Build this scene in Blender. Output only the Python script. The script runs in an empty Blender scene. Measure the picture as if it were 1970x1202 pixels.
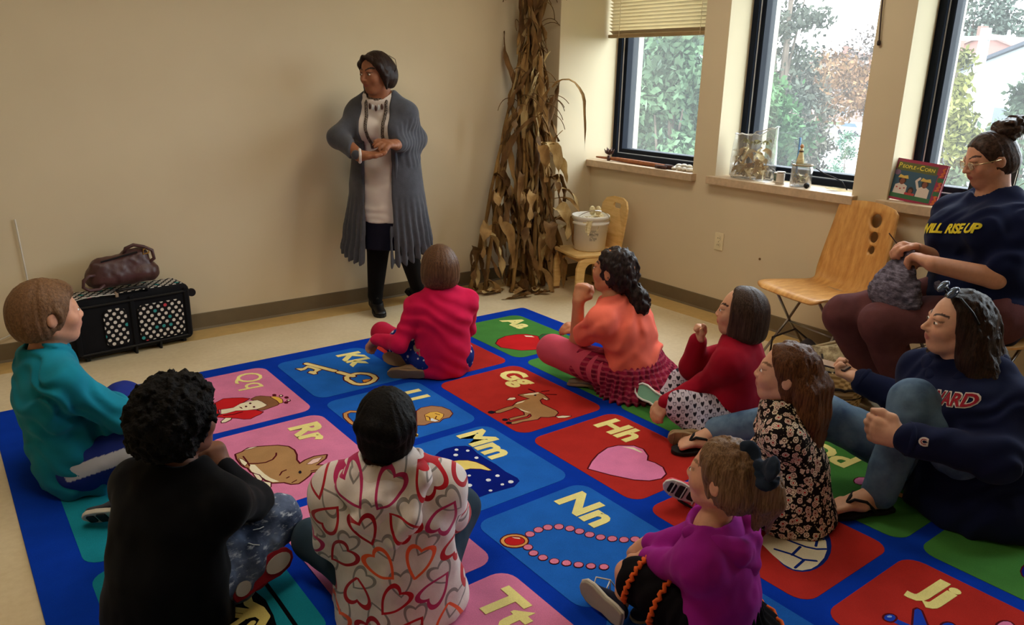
import bpy, bmesh, math, random
import numpy as np
from mathutils import Vector, Matrix
from mathutils.bvhtree import BVHTree

SC = bpy.context.scene
COL = SC.collection

# ---------------------------------------------------------------- camera
cam_data = bpy.data.cameras.new('camera')
cam_data.sensor_width = 36.0
cam_data.lens = 27.13
cam_data.clip_start = 0.05
cam_data.clip_end = 500
cam = bpy.data.objects.new('camera', cam_data)
COL.objects.link(cam)
_pitch, _roll, _yaw = 0.2971, 0.0204, 0.6488
_fw = Vector((math.sin(_yaw) * math.cos(_pitch), math.cos(_yaw) * math.cos(_pitch), -math.sin(_pitch)))
_r = Vector((math.cos(_yaw), -math.sin(_yaw), 0))
_u = _r.cross(_fw)
_r2 = _r * math.cos(_roll) + _u * math.sin(_roll)
_u2 = _u * math.cos(_roll) - _r * math.sin(_roll)
cam.matrix_world = Matrix(((_r2.x, _u2.x, -_fw.x, 0), (_r2.y, _u2.y, -_fw.y, 0), (_r2.z, _u2.z, -_fw.z, 1.5), (0, 0, 0, 1)))
SC.camera = cam

# ---------------------------------------------------------------- world: bright overcast sky
world = bpy.data.worlds.new('overcast_sky')
SC.world = world
world.use_nodes = True
_bg = world.node_tree.nodes['Background']
_bg.inputs[0].default_value = (0.82, 0.93, 1.0, 1)
_bg.inputs[1].default_value = 5.6

# ---------------------------------------------------------------- room dimensions (metres)
BACK_Y, WIN_X = 4.658, 4.10          # wall with the teacher, wall with the windows
LEFT_X, FRONT_Y, CEIL = -2.6, -2.6, 2.75
COL_X, COL_Y = 3.745, 4.44            # boxed column in the corner
WIN = [(3.44, 4.44), (2.30, 3.25), (1.08, 2.10), (-0.15, 0.86)]   # window openings along Y
SILL_Z, HEAD_Z, GLASS_X, OUT_X = 0.905, 2.45, 4.40, 4.52

# daylight portals: guide the sky light through the window openings
for _i, (_a, _b) in enumerate(WIN):
    _l = bpy.data.lights.new('daylight_portal', 'AREA')
    _l.shape = 'RECTANGLE'
    _l.size, _l.size_y = HEAD_Z - SILL_Z, _b - _a
    _l.cycles.is_portal = True
    _o = bpy.data.objects.new('daylight_portal', _l)
    _o.location = (OUT_X + 0.02, (_a + _b) / 2, (SILL_Z + HEAD_Z) / 2)
    _o.rotation_euler = (0, math.pi / 2, 0)     # shines towards -X, into the room
    COL.objects.link(_o)

SC.view_settings.view_transform = 'Standard'
SC.view_settings.look = 'None'
SC.view_settings.gamma = 1.0
SC.view_settings.use_curve_mapping = False
SC.view_settings.exposure = 1.05
try:
    SC.cycles.use_denoising = True
    SC.cycles.max_bounces = 12
    SC.cycles.diffuse_bounces = 8
    SC.cycles.transparent_max_bounces = 24
    SC.cycles.caustics_refractive = False
    SC.cycles.caustics_reflective = False
except Exception:
    pass

# ---------------------------------------------------------------- materials
def lin(c):
    """sRGB 0..255 -> linear"""
    out = []
    for v in c:
        v = v / 255.0
        out.append(v / 12.92 if v <= 0.04045 else ((v + 0.055) / 1.055) ** 2.4)
    return tuple(out)

class X:
    """tiny expression builder over shader math nodes"""
    def __init__(self, nt, sock): self.nt, self.s = nt, sock
    def _m(self, op, *a):
        n = self.nt.nodes.new('ShaderNodeMath'); n.operation = op
        for i, v in enumerate((self,) + a):
            if isinstance(v, X): self.nt.links.new(v.s, n.inputs[i])
            else: n.inputs[i].default_value = v
        return X(self.nt, n.outputs[0])
    def __add__(self, o): return self._m('ADD', o)
    def __radd__(self, o): return self._m('ADD', o)
    def __sub__(self, o): return self._m('SUBTRACT', o)
    def __mul__(self, o): return self._m('MULTIPLY', o)
    def __rmul__(self, o): return self._m('MULTIPLY', o)
    def __truediv__(self, o): return self._m('DIVIDE', o)
    def lt(self, o): return self._m('LESS_THAN', o)
    def gt(self, o): return self._m('GREATER_THAN', o)
    def abs(self): return self._m('ABSOLUTE')
    def floor(self): return self._m('FLOOR')
    def fract(self): return self._m('FRACT')
    def sin(self): return self._m('SINE')
    def sqrt(self): return self._m('SQRT')
    def mx(self, o): return self._m('MAXIMUM', o)
    def mn(self, o): return self._m('MINIMUM', o)
    def mod(self, o): return self._m('MODULO', o)

class Mat:
    """a principled material with helpers for procedural colour"""
    def __init__(self, name, color=(0.5, 0.5, 0.5), rough=0.7, metal=0.0, spec=0.3, sheen=0.0, trans=0.0, alpha=1.0):
        self.m = bpy.data.materials.new(name); self.m.use_nodes = True
        self.nt = self.m.node_tree
        self.b = self.nt.nodes['Principled BSDF']
        i = self.b.inputs
        i['Base Color'].default_value = (*color, 1); i['Roughness'].default_value = rough
        i['Metallic'].default_value = metal; i['Specular IOR Level'].default_value = spec
        i['Sheen Weight'].default_value = sheen; i['Transmission Weight'].default_value = trans
        i['Alpha'].default_value = alpha
        self.m.diffuse_color = (*color, 1)
        self.color = color
    def node(self, t): return self.nt.nodes.new(t)
    def link(self, a, b): self.nt.links.new(a, b)
    def coord(self, out='Object'):
        return self.node('ShaderNodeTexCoord').outputs[out]
    def xyz(self, sock=None):
        s = self.node('ShaderNodeSeparateXYZ'); self.link(sock or self.coord(), s.inputs[0])
        return [X(self.nt, s.outputs[k]) for k in range(3)]
    def mapped(self, scale=(1, 1, 1), rot=(0, 0, 0), loc=(0, 0, 0)):
        m = self.node('ShaderNodeMapping'); self.link(self.coord(), m.inputs[0])
        m.inputs['Scale'].default_value = scale; m.inputs['Rotation'].default_value = rot; m.inputs['Location'].default_value = loc
        return m.outputs[0]
    def noise(self, scale=5, detail=3, rough=0.5, vec=None):
        n = self.node('ShaderNodeTexNoise'); n.inputs['Scale'].default_value = scale
        n.inputs['Detail'].default_value = detail; n.inputs['Roughness'].default_value = rough
        self.link(vec or self.coord(), n.inputs['Vector'])
        return n.outputs['Fac']
    def ramp(self, fac, stops):
        r = self.node('ShaderNodeValToRGB'); self.link(fac, r.inputs[0])
        e = r.color_ramp.elements
        while len(e) < len(stops): e.new(0.5)
        for k, (p, c) in enumerate(stops): e[k].position = p; e[k].color = (*c, 1)
        return r.outputs[0]
    def mix(self, fac, a, b, mode='MIX'):
        n = self.node('ShaderNodeMix'); n.data_type = 'RGBA'; n.blend_type = mode
        f = n.inputs['Factor']
        if isinstance(fac, X): fac = fac.s
        if hasattr(fac, 'is_output'): self.link(fac, f)
        else: f.default_value = fac
        for v, k in ((a, 'A'), (b, 'B')):
            s = [q for q in n.inputs if q.name == k and q.type == 'RGBA'][0]
            if hasattr(v, 'is_output'): self.link(v, s)
            else: s.default_value = (*v, 1)
        return [q for q in n.outputs if q.type == 'RGBA'][0]
    def base(self, sock): self.link(sock, self.b.inputs['Base Color']); return self
    def bump(self, fac, strength=0.3, dist=0.01):
        n = self.node('ShaderNodeBump'); n.inputs['Strength'].default_value = strength; n.inputs['Distance'].default_value = dist
        if isinstance(fac, X): fac = fac.s
        self.link(fac, n.inputs['Height']); self.link(n.outputs[0], self.b.inputs['Normal']); return self
    def mottle(self, amount=0.15, scale=8, detail=4, vec=None):
        c = self.color
        d = tuple(max(0, v * (1 - amount)) for v in c); l = tuple(min(1, v * (1 + amount)) for v in c)
        self.base(self.ramp(self.noise(scale, detail, 0.55, vec), [(0.3, d), (0.7, l)])); return self

def cloth(name, rgb, amount=0.12, rough=0.9, weave=260):
    m = Mat(name, lin(rgb), rough, spec=0.08, sheen=0.04)
    m.mottle(amount, 9, 5)
    m.bump(m.noise(weave, 2), 0.12, 0.002)
    return m.m
def plain(name, rgb, rough=0.6, metal=0.0, spec=0.3, amount=0.08, scale=12):
    m = Mat(name, lin(rgb), rough, metal, spec)
    if amount: m.mottle(amount, scale, 4)
    return m.m

# ---------------------------------------------------------------- object helpers
def tag(o, label=None, cat=None, group=None, kind=None):
    if label: o['label'] = label
    if cat: o['category'] = cat
    if group: o['group'] = group
    if kind: o['kind'] = kind
    return o
def thing(name, label, cat, loc=(0, 0, 0), group=None):
    o = bpy.data.objects.new(name, None); COL.objects.link(o)
    o.empty_display_size = 0.05
    o.location = loc
    return tag(o, label, cat, group)
def put(name, me, mat, parent=None, smooth=False):
    """link a mesh (world coordinates) as one object, optionally as a part"""
    o = bpy.data.objects.new(name, me); COL.objects.link(o)
    if mat is not None:
        me.materials.clear()
        for m in (mat if isinstance(mat, (list, tuple)) else (mat,)): me.materials.append(m)
    if smooth:
        me.polygons.foreach_set('use_smooth', [True] * len(me.polygons))
    if parent is not None:
        o.parent = parent
        if parent.type == 'EMPTY': o.matrix_parent_inverse = Matrix.Translation(-parent.location)
    return o
def mesh_from(verts, faces, name='mesh'):
    me = bpy.data.meshes.new(name); me.from_pydata([tuple(v) for v in verts], [], [tuple(f) for f in faces]); me.update(); return me
def from_bm(bm, name='mesh'):
    bmesh.ops.recalc_face_normals(bm, faces=bm.faces)
    me = bpy.data.meshes.new(name); bm.to_mesh(me); bm.free(); return me

class MB:
    """mesh builder: collects shapes, builds one mesh"""
    def __init__(self): self.v, self.f = [], []
    def add(self, v, f):
        n = len(self.v); self.v += [tuple(p) for p in v]; self.f += [tuple(n + i for i in q) for q in f]; return self
    def box(self, lo, hi, M=None):
        x0, y0, z0 = lo; x1, y1, z1 = hi
        v = [(x0, y0, z0), (x1, y0, z0), (x1, y1, z0), (x0, y1, z0), (x0, y0, z1), (x1, y0, z1), (x1, y1, z1), (x0, y1, z1)]
        if M is not None: v = [M @ Vector(p) for p in v]
        return self.add(v, [(0, 3, 2, 1), (4, 5, 6, 7), (0, 1, 5, 4), (1, 2, 6, 5), (2, 3, 7, 6), (3, 0, 4, 7)])
    def tube(self, pts, r, seg=8, closed=False):
        pts = [Vector(p) for p in pts]; n = len(pts)
        rs = r if isinstance(r, (list, tuple)) else [r] * n
        V, F = [], []; up = None
        for i, p in enumerate(pts):
            t = (pts[(i + 1) % n] - pts[i - 1]) if closed else (pts[min(i + 1, n - 1)] - pts[max(i - 1, 0)])
            t = t.normalized() if t.length > 1e-9 else Vector((0, 0, 1))
            if up is None: up = t.orthogonal().normalized()
            up = (up - t * up.dot(t)); up = up.normalized() if up.length > 1e-6 else t.orthogonal().normalized()
            w = t.cross(up)
            for k in range(seg):
                a = 2 * math.pi * k / seg
                V.append(p + (up * math.cos(a) + w * math.sin(a)) * rs[i])
        m = n if closed else n - 1
        for i in range(m):
            j = (i + 1) % n
            for k in range(seg):
                q = (k + 1) % seg
                F.append((i * seg + k, i * seg + q, j * seg + q, j * seg + k))
        if not closed:
            F.append(tuple(range(seg - 1, -1, -1))); F.append(tuple((n - 1) * seg + k for k in range(seg)))
        return self.add(V, F)
    def lathe(self, prof, seg=24, c=(0, 0, 0), M=None):
        V, F = [], []
        for (r, z) in prof:
            for k in range(seg):
                a = 2 * math.pi * k / seg; p = Vector((r * math.cos(a), r * math.sin(a), z))
                V.append((M @ p if M is not None else p) + Vector(c))
        for i in range(len(prof) - 1):
            for k in range(seg):
                q = (k + 1) % seg
                F.append((i * seg + k, i * seg + q, (i + 1) * seg + q, (i + 1) * seg + k))
        F.append(tuple(range(seg - 1, -1, -1))); F.append(tuple((len(prof) - 1) * seg + k for k in range(seg)))
        return self.add(V, F)
    def ball(self, c, r, seg=12, rings=8, M=None):
        rr = r if isinstance(r, (list, tuple)) else (r, r, r)
        prof = [(math.sin(math.pi * i / rings), -math.cos(math.pi * i / rings)) for i in range(rings + 1)]
        V, F = [], []
        for (q, z) in prof:
            for k in range(seg):
                a = 2 * math.pi * k / seg; p = Vector((q * math.cos(a) * rr[0], q * math.sin(a) * rr[1], z * rr[2]))
                V.append((M @ p if M is not None else p) + Vector(c))
        for i in range(rings):
            for k in range(seg):
                j = (k + 1) % seg; F.append((i * seg + k, i * seg + j, (i + 1) * seg + j, (i + 1) * seg + k))
        return self.add(V, F)
    def mesh(self, name='mesh', bevel=0.0, segs=2, merge=True):
        me = mesh_from(self.v, self.f, name)
        bm = bmesh.new(); bm.from_mesh(me); bpy.data.meshes.remove(me)
        if merge: bmesh.ops.remove_doubles(bm, verts=bm.verts, dist=1e-5)
        if bevel > 0:
            es = [e for e in bm.edges if len(e.link_faces) == 2 and e.calc_face_angle(0) > 0.5]
            bmesh.ops.bevel(bm, geom=es, offset=bevel, segments=segs, affect='EDGES', profile=0.5)
        return from_bm(bm, name)
def box_mesh(lo, hi, bevel=0.0, M=None, segs=2): return MB().box(lo, hi, M).mesh('box', bevel, segs)
def prism(poly, z0, z1, M=None):
    """closed 2-D outline (x, y) extruded from z0 to z1"""
    n = len(poly); v = [Vector((x, y, z0)) for x, y in poly] + [Vector((x, y, z1)) for x, y in poly]
    if M is not None: v = [M @ p for p in v]
    f = [tuple(range(n - 1, -1, -1)), tuple(range(n, 2 * n))] + [(i, (i + 1) % n, n + (i + 1) % n, n + i) for i in range(n)]
    return v, f
def rounded_rect(x0, y0, x1, y1, r, n=6):
    P = []
    for cx, cy, a0 in ((x1 - r, y1 - r, 0), (x0 + r, y1 - r, 90), (x0 + r, y0 + r, 180), (x1 - r, y0 + r, 270)):
        for k in range(n + 1):
            a = math.radians(a0 + 90 * k / n); P.append((cx + r * math.cos(a), cy + r * math.sin(a)))
    return P
def stroke_outline(pts, w, closed_caps=6):
    """outline polygon faces of a thick rounded 2-D polyline, returned as list of polygons"""
    polys = []
    for (ax, ay), (bx, by) in zip(pts[:-1], pts[1:]):
        a = math.atan2(by - ay, bx - ax); P = []
        for (cx, cy, s) in ((bx, by, a - math.pi / 2), (ax, ay, a + math.pi / 2)):
            for k in range(closed_caps + 1):
                q = s + math.pi * k / closed_caps; P.append((cx + w / 2 * math.cos(q), cy + w / 2 * math.sin(q)))
        polys.append(P)
    return polys
def text_mesh(body, size=1.0, bold=0.0, shear=0.0, extrude=0.0, align='CENTER', res=3, spacing=1.0):
    cu = bpy.data.curves.new('lettering', 'FONT'); cu.body = body; cu.size = size; cu.offset = bold; cu.shear = shear
    cu.extrude = extrude; cu.align_x = align; cu.align_y = 'CENTER'; cu.resolution_u = res; cu.space_character = spacing
    o = bpy.data.objects.new('lettering_tmp', cu); COL.objects.link(o)
    dg = bpy.context.evaluated_depsgraph_get(); me = bpy.data.meshes.new_from_object(o.evaluated_get(dg))
    bpy.data.objects.remove(o); bpy.data.curves.remove(cu)
    return me
def vnoise(P, scale, seed=0):
    """value noise in numpy, P (n,3) -> -1..1"""
    q = P * scale + seed * 17.13; i = np.floor(q).astype(np.int64); f = q - i; f = f * f * (3 - 2 * f)
    def h(a, b, c):
        n = (a * 374761393 + b * 668265263 + c * 2147483647 + seed * 1274126177) & 0xffffffff
        n = ((n ^ (n >> 13)) * 1274126177) & 0xffffffff
        return ((n ^ (n >> 16)) & 0xffff) / 32767.5 - 1
    r = 0
    for dx in (0, 1):
        for dy in (0, 1):
            for dz in (0, 1):
                w = (f[:, 0] if dx else 1 - f[:, 0]) * (f[:, 1] if dy else 1 - f[:, 1]) * (f[:, 2] if dz else 1 - f[:, 2])
                r = r + w * h(i[:, 0] + dx, i[:, 1] + dy, i[:, 2] + dz)
    return r
# ================================================================ the room
_m = Mat('wall_paint', lin((214, 199, 168)), 0.75, spec=0.25); _m.mottle(0.035, 1.6, 3); _m.bump(_m.noise(300, 2), 0.06, 0.002)
M_WALL = _m.m
_m = Mat('floor_vinyl', lin((214, 196, 160)), 0.5, spec=0.3)
_t = _m.ramp(_m.noise(40, 5, 0.6), [(0.3, lin((204, 184, 148))), (0.7, lin((222, 206, 172)))])
_m.base(_m.mix(0.5, _t, _m.ramp(_m.noise(2.2, 3), [(0.35, lin((202, 184, 146))), (0.65, lin((226, 210, 178)))])))
M_FLOOR = _m.m
M_FLOOR_EDGE = plain('floor_border_vinyl', (198, 166, 108), 0.4, spec=0.35, amount=0.08, scale=20)
M_BASE = plain('rubber_baseboard', (112, 98, 74), 0.55, amount=0.06)
M_CEIL = plain('ceiling_tile', (225, 222, 212), 0.9, amount=0.03)
_m = Mat('sill_stone', lin((196, 172, 142)), 0.45, spec=0.35); _m.mottle(0.14, 30, 6); M_SILL = _m.m
M_FRAME = plain('dark_aluminium', (16, 22, 34), 0.6, 0.0, 0.12, 0.05)
M_BEAD = plain('pale_glazing_bead', (205, 212, 220), 0.4, amount=0.03)
M_OUTWALL = plain('pale_outer_brick', (196, 186, 172), 0.9, amount=0.1, scale=30)
_m = Mat('window_glass', (1, 1, 1), 0.05)
_nt = _m.nt; _tr = _m.node('ShaderNodeBsdfTransparent'); _tl = _m.node('ShaderNodeBsdfTranslucent'); _gl = _m.node('ShaderNodeBsdfGlossy')
_gl.inputs['Roughness'].default_value = 0.03
_mx = _m.node('ShaderNodeMixShader'); _mx.inputs[0].default_value = 0.03
_mx2 = _m.node('ShaderNodeMixShader'); _mx2.inputs[0].default_value = 0.04
_m.link(_tr.outputs[0], _mx.inputs[1]); _m.link(_tl.outputs[0], _mx.inputs[2]); _m.link(_mx.outputs[0], _mx2.inputs[1]); _m.link(_gl.outputs[0], _mx2.inputs[2])
_m.link(_mx2.outputs[0], _nt.nodes['Material Output'].inputs[0])
M_GLASS = _m.m

def struct(name, me, mat, parent=None): return tag(put(name, me, mat, parent), kind='structure')

# floor with a darker vinyl border along the two walls
struct('floor', box_mesh((LEFT_X - .2, FRONT_Y - .2, -0.12), (OUT_X, BACK_Y + .2, 0.0)), M_FLOOR)
struct('trim_1', box_mesh((LEFT_X, BACK_Y - 0.19, 0.0), (COL_X, BACK_Y - 0.006, 0.0015)), M_FLOOR_EDGE)
struct('trim_2', box_mesh((WIN_X - 0.20, FRONT_Y, 0.0), (WIN_X - 0.006, COL_Y - 0.006, 0.0015)), M_FLOOR_EDGE)
struct('ceiling', box_mesh((LEFT_X - .2, FRONT_Y - .2, CEIL), (OUT_X, BACK_Y + .2, CEIL + 0.1)), M_CEIL)
struct('wall_back', box_mesh((LEFT_X - .2, BACK_Y, 0), (OUT_X, BACK_Y + 0.2, CEIL)), M_WALL)
struct('wall_left', box_mesh((LEFT_X - 0.2, FRONT_Y, 0), (LEFT_X, BACK_Y, CEIL)), M_WALL)
struct('wall_front', box_mesh((LEFT_X - .2, FRONT_Y - 0.2, 0), (OUT_X, FRONT_Y, CEIL)), M_WALL)
struct('wall_corner', box_mesh((COL_X, COL_Y, 0), (OUT_X, BACK_Y, CEIL), 0.004), M_WALL)
# window wall: apron below, lintel above, a pier between every two windows
mb = MB()
mb.box((WIN_X, FRONT_Y, 0), (OUT_X, COL_Y, SILL_Z - 0.05))
mb.box((WIN_X, FRONT_Y, HEAD_Z), (OUT_X, COL_Y, CEIL))
ys = [COL_Y] + [y for a, b in WIN for y in (b, a)] + [FRONT_Y]
for k in range(1, len(WIN) + 1):
    lo, hi = (WIN[k][1] if k < len(WIN) else FRONT_Y), WIN[k - 1][0]
    mb.box((WIN_X, lo, SILL_Z - 0.05), (OUT_X, hi, HEAD_Z))
struct('wall_right', mb.mesh('wall'), M_WALL)
# baseboards: a rubber cove strip with a small toe
def baseboard(name, a, b, n):
    a, b, n = Vector((*a, 0)), Vector((*b, 0)), Vector((*n, 0))
    prof = [(0.0, 0.0), (0.016, 0.0), (0.012, 0.006), (0.007, 0.014), (0.006, 0.098), (0.003, 0.101), (0.0, 0.101)]
    v = [a + n * q + Vector((0, 0, z)) for q, z in prof] + [b + n * q + Vector((0, 0, z)) for q, z in prof]
    k = len(prof); f = [(i, (i + 1) % k, k + (i + 1) % k, k + i) for i in range(k)] + [tuple(range(k)), tuple(range(2 * k - 1, k - 1, -1))]
    me = mesh_from(v, f); bm = bmesh.new(); bm.from_mesh(me); bpy.data.meshes.remove(me)
    struct(name, from_bm(bm), M_BASE)
baseboard('baseboard_back', (LEFT_X, BACK_Y), (COL_X, BACK_Y), (0, -1))
baseboard('baseboard_corner_side', (COL_X, BACK_Y), (COL_X, COL_Y - .006), (-1, 0))
baseboard('baseboard_corner_front', (COL_X - .006, COL_Y), (WIN_X, COL_Y), (0, -1))
baseboard('baseboard_right', (WIN_X, COL_Y), (WIN_X, FRONT_Y), (-1, 0))
baseboard('baseboard_left', (LEFT_X, FRONT_Y), (LEFT_X, BACK_Y), (1, 0))
baseboard('baseboard_front', (LEFT_X, FRONT_Y), (WIN_X, FRONT_Y), (0, 1))

# windows: dark frame, sash, pale bead, pane, stone sill
for i, (a, b) in enumerate(WIN):
    w = thing('window_%d' % (i + 1), None, None, (GLASS_X, (a + b) / 2, SILL_Z)); tag(w, kind='structure')
    def ring(x0, x1, inset, wd, mat, nm):
        y0, y1, z0, z1 = a + inset, b - inset, SILL_Z + inset, HEAD_Z - inset
        m = MB()
        m.box((x0, y0, z0), (x1, y0 + wd, z1)); m.box((x0, y1 - wd, z0), (x1, y1, z1))
        m.box((x0, y0 + wd, z0), (x1, y1 - wd, z0 + wd)); m.box((x0, y0 + wd, z1 - wd), (x1, y1 - wd, z1))
        return put(nm, m.mesh('frame', 0.003, 1, merge=False), mat, w)
    ring(4.315, 4.50, 0.0, 0.042, M_FRAME, 'window_frame')
    ring(4.345, 4.44, 0.042, 0.034, M_FRAME, 'window_sash')
    ring(4.337, 4.35, 0.038, 0.008, M_BEAD, 'glazing_bead')
    put('pane', box_mesh((GLASS_X, a + 0.06, SILL_Z + 0.06), (GLASS_X + 0.006, b - 0.06, HEAD_Z - 0.06)), M_GLASS, w)
    hi = b if i == 0 else b + 0.035
    s = MB().box((4.048, a - 0.035, SILL_Z - 0.05), (4.102, hi, SILL_Z)).box((4.10, a + .001, SILL_Z - 0.05), (4.318, b - .001, SILL_Z))
    put('sill', s.mesh('sill', 0.004, 2, merge=False), M_SILL, w)
    put('outer_reveal', MB().box((4.50, b - 0.03, SILL_Z), (4.56, b + 0.05, HEAD_Z)).box((4.50, a - 0.05, SILL_Z), (4.56, a + .03, HEAD_Z)).mesh('rv', merge=False), M_OUTWALL, w)
    put('window_catch', MB().box((4.335, b - 0.036, 1.93), (4.346, b - 0.016, 2.05)).box((4.322, b - 0.032, 1.97), (4.338, b - 0.02, 1.99)).mesh('c', .002, merge=False), M_BEAD, w)

# ================================================================ outdoors
def leaf_tree(name, label, x, y, z0, h, rx, rgb, n, leaf, seed, group, trunk=0.12, cone=False, gap=0.35, z1=None):
    rnd = np.random.RandomState(seed); leaf *= 0.52; n = n * 2.2
    t = thing(name, label, 'tree', (x, y, z0), group)
    k = int(n)
    # leaf clumps around random branch tips
    nb = 46
    d = rnd.normal(size=(nb, 3)); d /= np.linalg.norm(d, axis=1)[:, None]
    rad = rnd.uniform(0.35, 1.0, nb) ** 0.6
    tips = d * rad[:, None]
    tips[:, 2] = tips[:, 2] * 0.5 + 0.5
    c = np.empty((nb, 3))
    base = h * (0.06 if cone else 0.22)
    c[:, 2] = z0 + base + tips[:, 2] * (h - base)
    wid = rx * ((1.02 - tips[:, 2]) if cone else np.sqrt(np.clip(1 - (2 * tips[:, 2] - 1) ** 2, 0.05, 1)))
    c[:, 0] = x + tips[:, 0] * wid; c[:, 1] = y + tips[:, 1] * wid
    idx = rnd.randint(0, nb, k)
    P = c[idx] + rnd.normal(size=(k, 3)) * np.array([rx, rx, rx * 0.8]) * gap * 0.55
    a = rnd.normal(size=(k, 3)); a /= np.linalg.norm(a, axis=1)[:, None]
    b = np.cross(a, rnd.normal(size=(k, 3))); b /= np.linalg.norm(b, axis=1)[:, None]
    s = leaf * rnd.uniform(0.6, 1.4, k)[:, None]
    V = np.concatenate([P - a * s, P + b * s * 0.5, P + a * s, P - b * s * 0.5], 1).reshape(-1, 3)
    me = bpy.data.meshes.new('leaves'); me.from_pydata(V.tolist(), [], np.arange(4 * k).reshape(-1, 4).tolist())
    m = Mat(name + '_leaves', lin(rgb), 0.8, spec=0.2)
    r = [tuple(v * 0.20 for v in lin(tuple(min(255, max(0, q * f + o)) for q in rgb))) for f, o in ((0.62, -8), (1.0, 0), (1.28, 14))]
    m.base(m.ramp(m.noise(0.9, 4), [(0.33, r[0]), (0.5, r[1]), (0.68, r[2])]))
    tag(put('foliage', me, m.m, t), kind='stuff')
    tb = MB().tube([(x, y, z0 - 0.2), (x + .1, y - .1, z0 + h * .4), (x, y, z0 + h * .85)], [trunk, trunk * .7, trunk * .15], 8)
    for q in range(0, nb, 4):
        tb.tube([(x, y, z0 + h * 0.25 + (c[q, 2] - z0) * .3), tuple(c[q])], [trunk * .35, trunk * .08], 5)
    put('trunk', tb.mesh('t', merge=False), M_BARK, t)
    return t
M_BARK = plain('grey_bark', (92, 80, 70), 0.9, amount=0.25, scale=6)
GZ = -4.2
M_GRASS = plain('lawn', (74, 84, 54), 0.95, amount=0.2, scale=1.5)
M_LOT = plain('pale_concrete', (148, 149, 148), 0.85, amount=0.03, scale=.5)
M_ASPH = plain('asphalt', (92, 92, 92), 0.9, amount=0.08, scale=1)
struct('ground_outdoors', box_mesh((OUT_X + 0.3, -160, GZ - 0.3), (260, 260, GZ)), M_GRASS)
struct('pavement_outdoors', box_mesh((26, -20, GZ), (92, 60, GZ + 0.06)), M_LOT)
struct('road_outdoors', box_mesh((92, -60, GZ), (104, 140, GZ + 0.05)), M_ASPH)

# ---------------------------------------------------------------- added ceiling lights, out of view, to brighten a room too dark by daylight
M_TROFFER = plain('white_enamel', (226, 226, 222), 0.5, amount=0.0)
_d = Mat('lit_fill_diffuser', (0.9, 0.88, 0.82), 0.6); _d.b.inputs['Emission Color'].default_value = (1.0, 0.88, 0.70, 1); _d.b.inputs['Emission Strength'].default_value = 5.2; M_FILL_LIT = _d.m
for _x, _y, _w in ((0.4, 2.3, 'on the left, above the suitcase side'), (2.75, 2.7, 'on the right, above the goat panel')):
    _t = thing('added_ceiling_light', 'added recessed rectangular ceiling light ' + _w, 'ceiling light', (_x, _y, CEIL), 'added fill lights in the ceiling')
    _f = MB().box((_x - .32, _y - .62, CEIL - .02), (_x - .29, _y + .62, CEIL)).box((_x + .29, _y - .62, CEIL - .02), (_x + .32, _y + .62, CEIL)).box((_x - .29, _y - .62, CEIL - .02), (_x + .29, _y - .59, CEIL)).box((_x - .29, _y + .59, CEIL - .02), (_x + .29, _y + .62, CEIL))
    put('fill_light_frame', _f.mesh('f', merge=False), M_TROFFER, _t)
    put('fill_diffuser', box_mesh((_x - .29, _y - .59, CEIL - .012), (_x + .29, _y + .59, CEIL - .004)), M_FILL_LIT, _t)
# ================================================================ soft bodies: smooth-union solids turned into one continuous surface
def _v(p): return np.asarray(p, np.float64)
def unit(a): a = _v(a); return a / max(np.linalg.norm(a), 1e-9)
class Cone:
    """round cone from a to b, optionally flattened: wide along 'side' (factor sx), thin along the third axis (factor sy)"""
    def __init__(self, a, b, ra, rb=None, side=None, sx=1.0, sy=1.0):
        self.a, self.b, self.ra, self.rb = _v(a), _v(b), ra, ra if rb is None else rb
        self.side = None
        if side is not None:
            ax = unit(self.b - self.a) if np.linalg.norm(self.b - self.a) > 1e-6 else np.array([0, 0, 1.])
            s = _v(side); s = unit(s - ax * (s @ ax)); self.side, self.third, self.sx, self.sy = s, np.cross(ax, s), sx, sy
        self.R = max(self.ra, self.rb) * (max(sx, sy) if side is not None else 1)
    def box(self): return np.minimum(self.a, self.b) - self.R, np.maximum(self.a, self.b) + self.R
    def d(self, P):
        ab = self.b - self.a; L = ab @ ab
        q = P - self.a
        t = np.clip(q @ ab / L, 0, 1) if L > 1e-12 else np.zeros(len(P))
        r = q - t[:, None] * ab; rad = self.ra + (self.rb - self.ra) * t
        if self.side is None: return np.sqrt((r * r).sum(1)) - rad
        x = r @ self.side; y = r @ self.third; rest = r - x[:, None] * self.side - y[:, None] * self.third
        ln = np.sqrt((x / self.sx) ** 2 + (y / self.sy) ** 2 + (rest * rest).sum(1))
        return (ln - rad) * min(self.sx, self.sy, 1.0)
class Ell:
    def __init__(self, c, r, axes=None):
        self.c, self.r = _v(c), _v(r); self.A = np.eye(3) if axes is None else np.array(axes, float)   # rows = local axes
    def box(self): R = self.r.max(); return self.c - R, self.c + R
    def d(self, P):
        q = (P - self.c) @ self.A.T
        k0 = np.sqrt(((q / self.r) ** 2).sum(1)); k1 = np.sqrt(((q / self.r ** 2) ** 2).sum(1))
        return np.where(k0 < 1e-6, -self.r.min(), k0 * (k0 - 1) / np.maximum(k1, 1e-9))
class Box:
    def __init__(self, c, h, rnd=0.01, axes=None):
        self.c, self.h, self.rnd = _v(c), _v(h), rnd; self.A = np.eye(3) if axes is None else np.array(axes, float)
    def box(self): R = np.linalg.norm(self.h); return self.c - R, self.c + R
    def d(self, P):
        q = np.abs((P - self.c) @ self.A.T) - (self.h - self.rnd)
        return np.sqrt((np.maximum(q, 0) ** 2).sum(1)) + np.minimum(q.max(1), 0) - self.rnd
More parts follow.
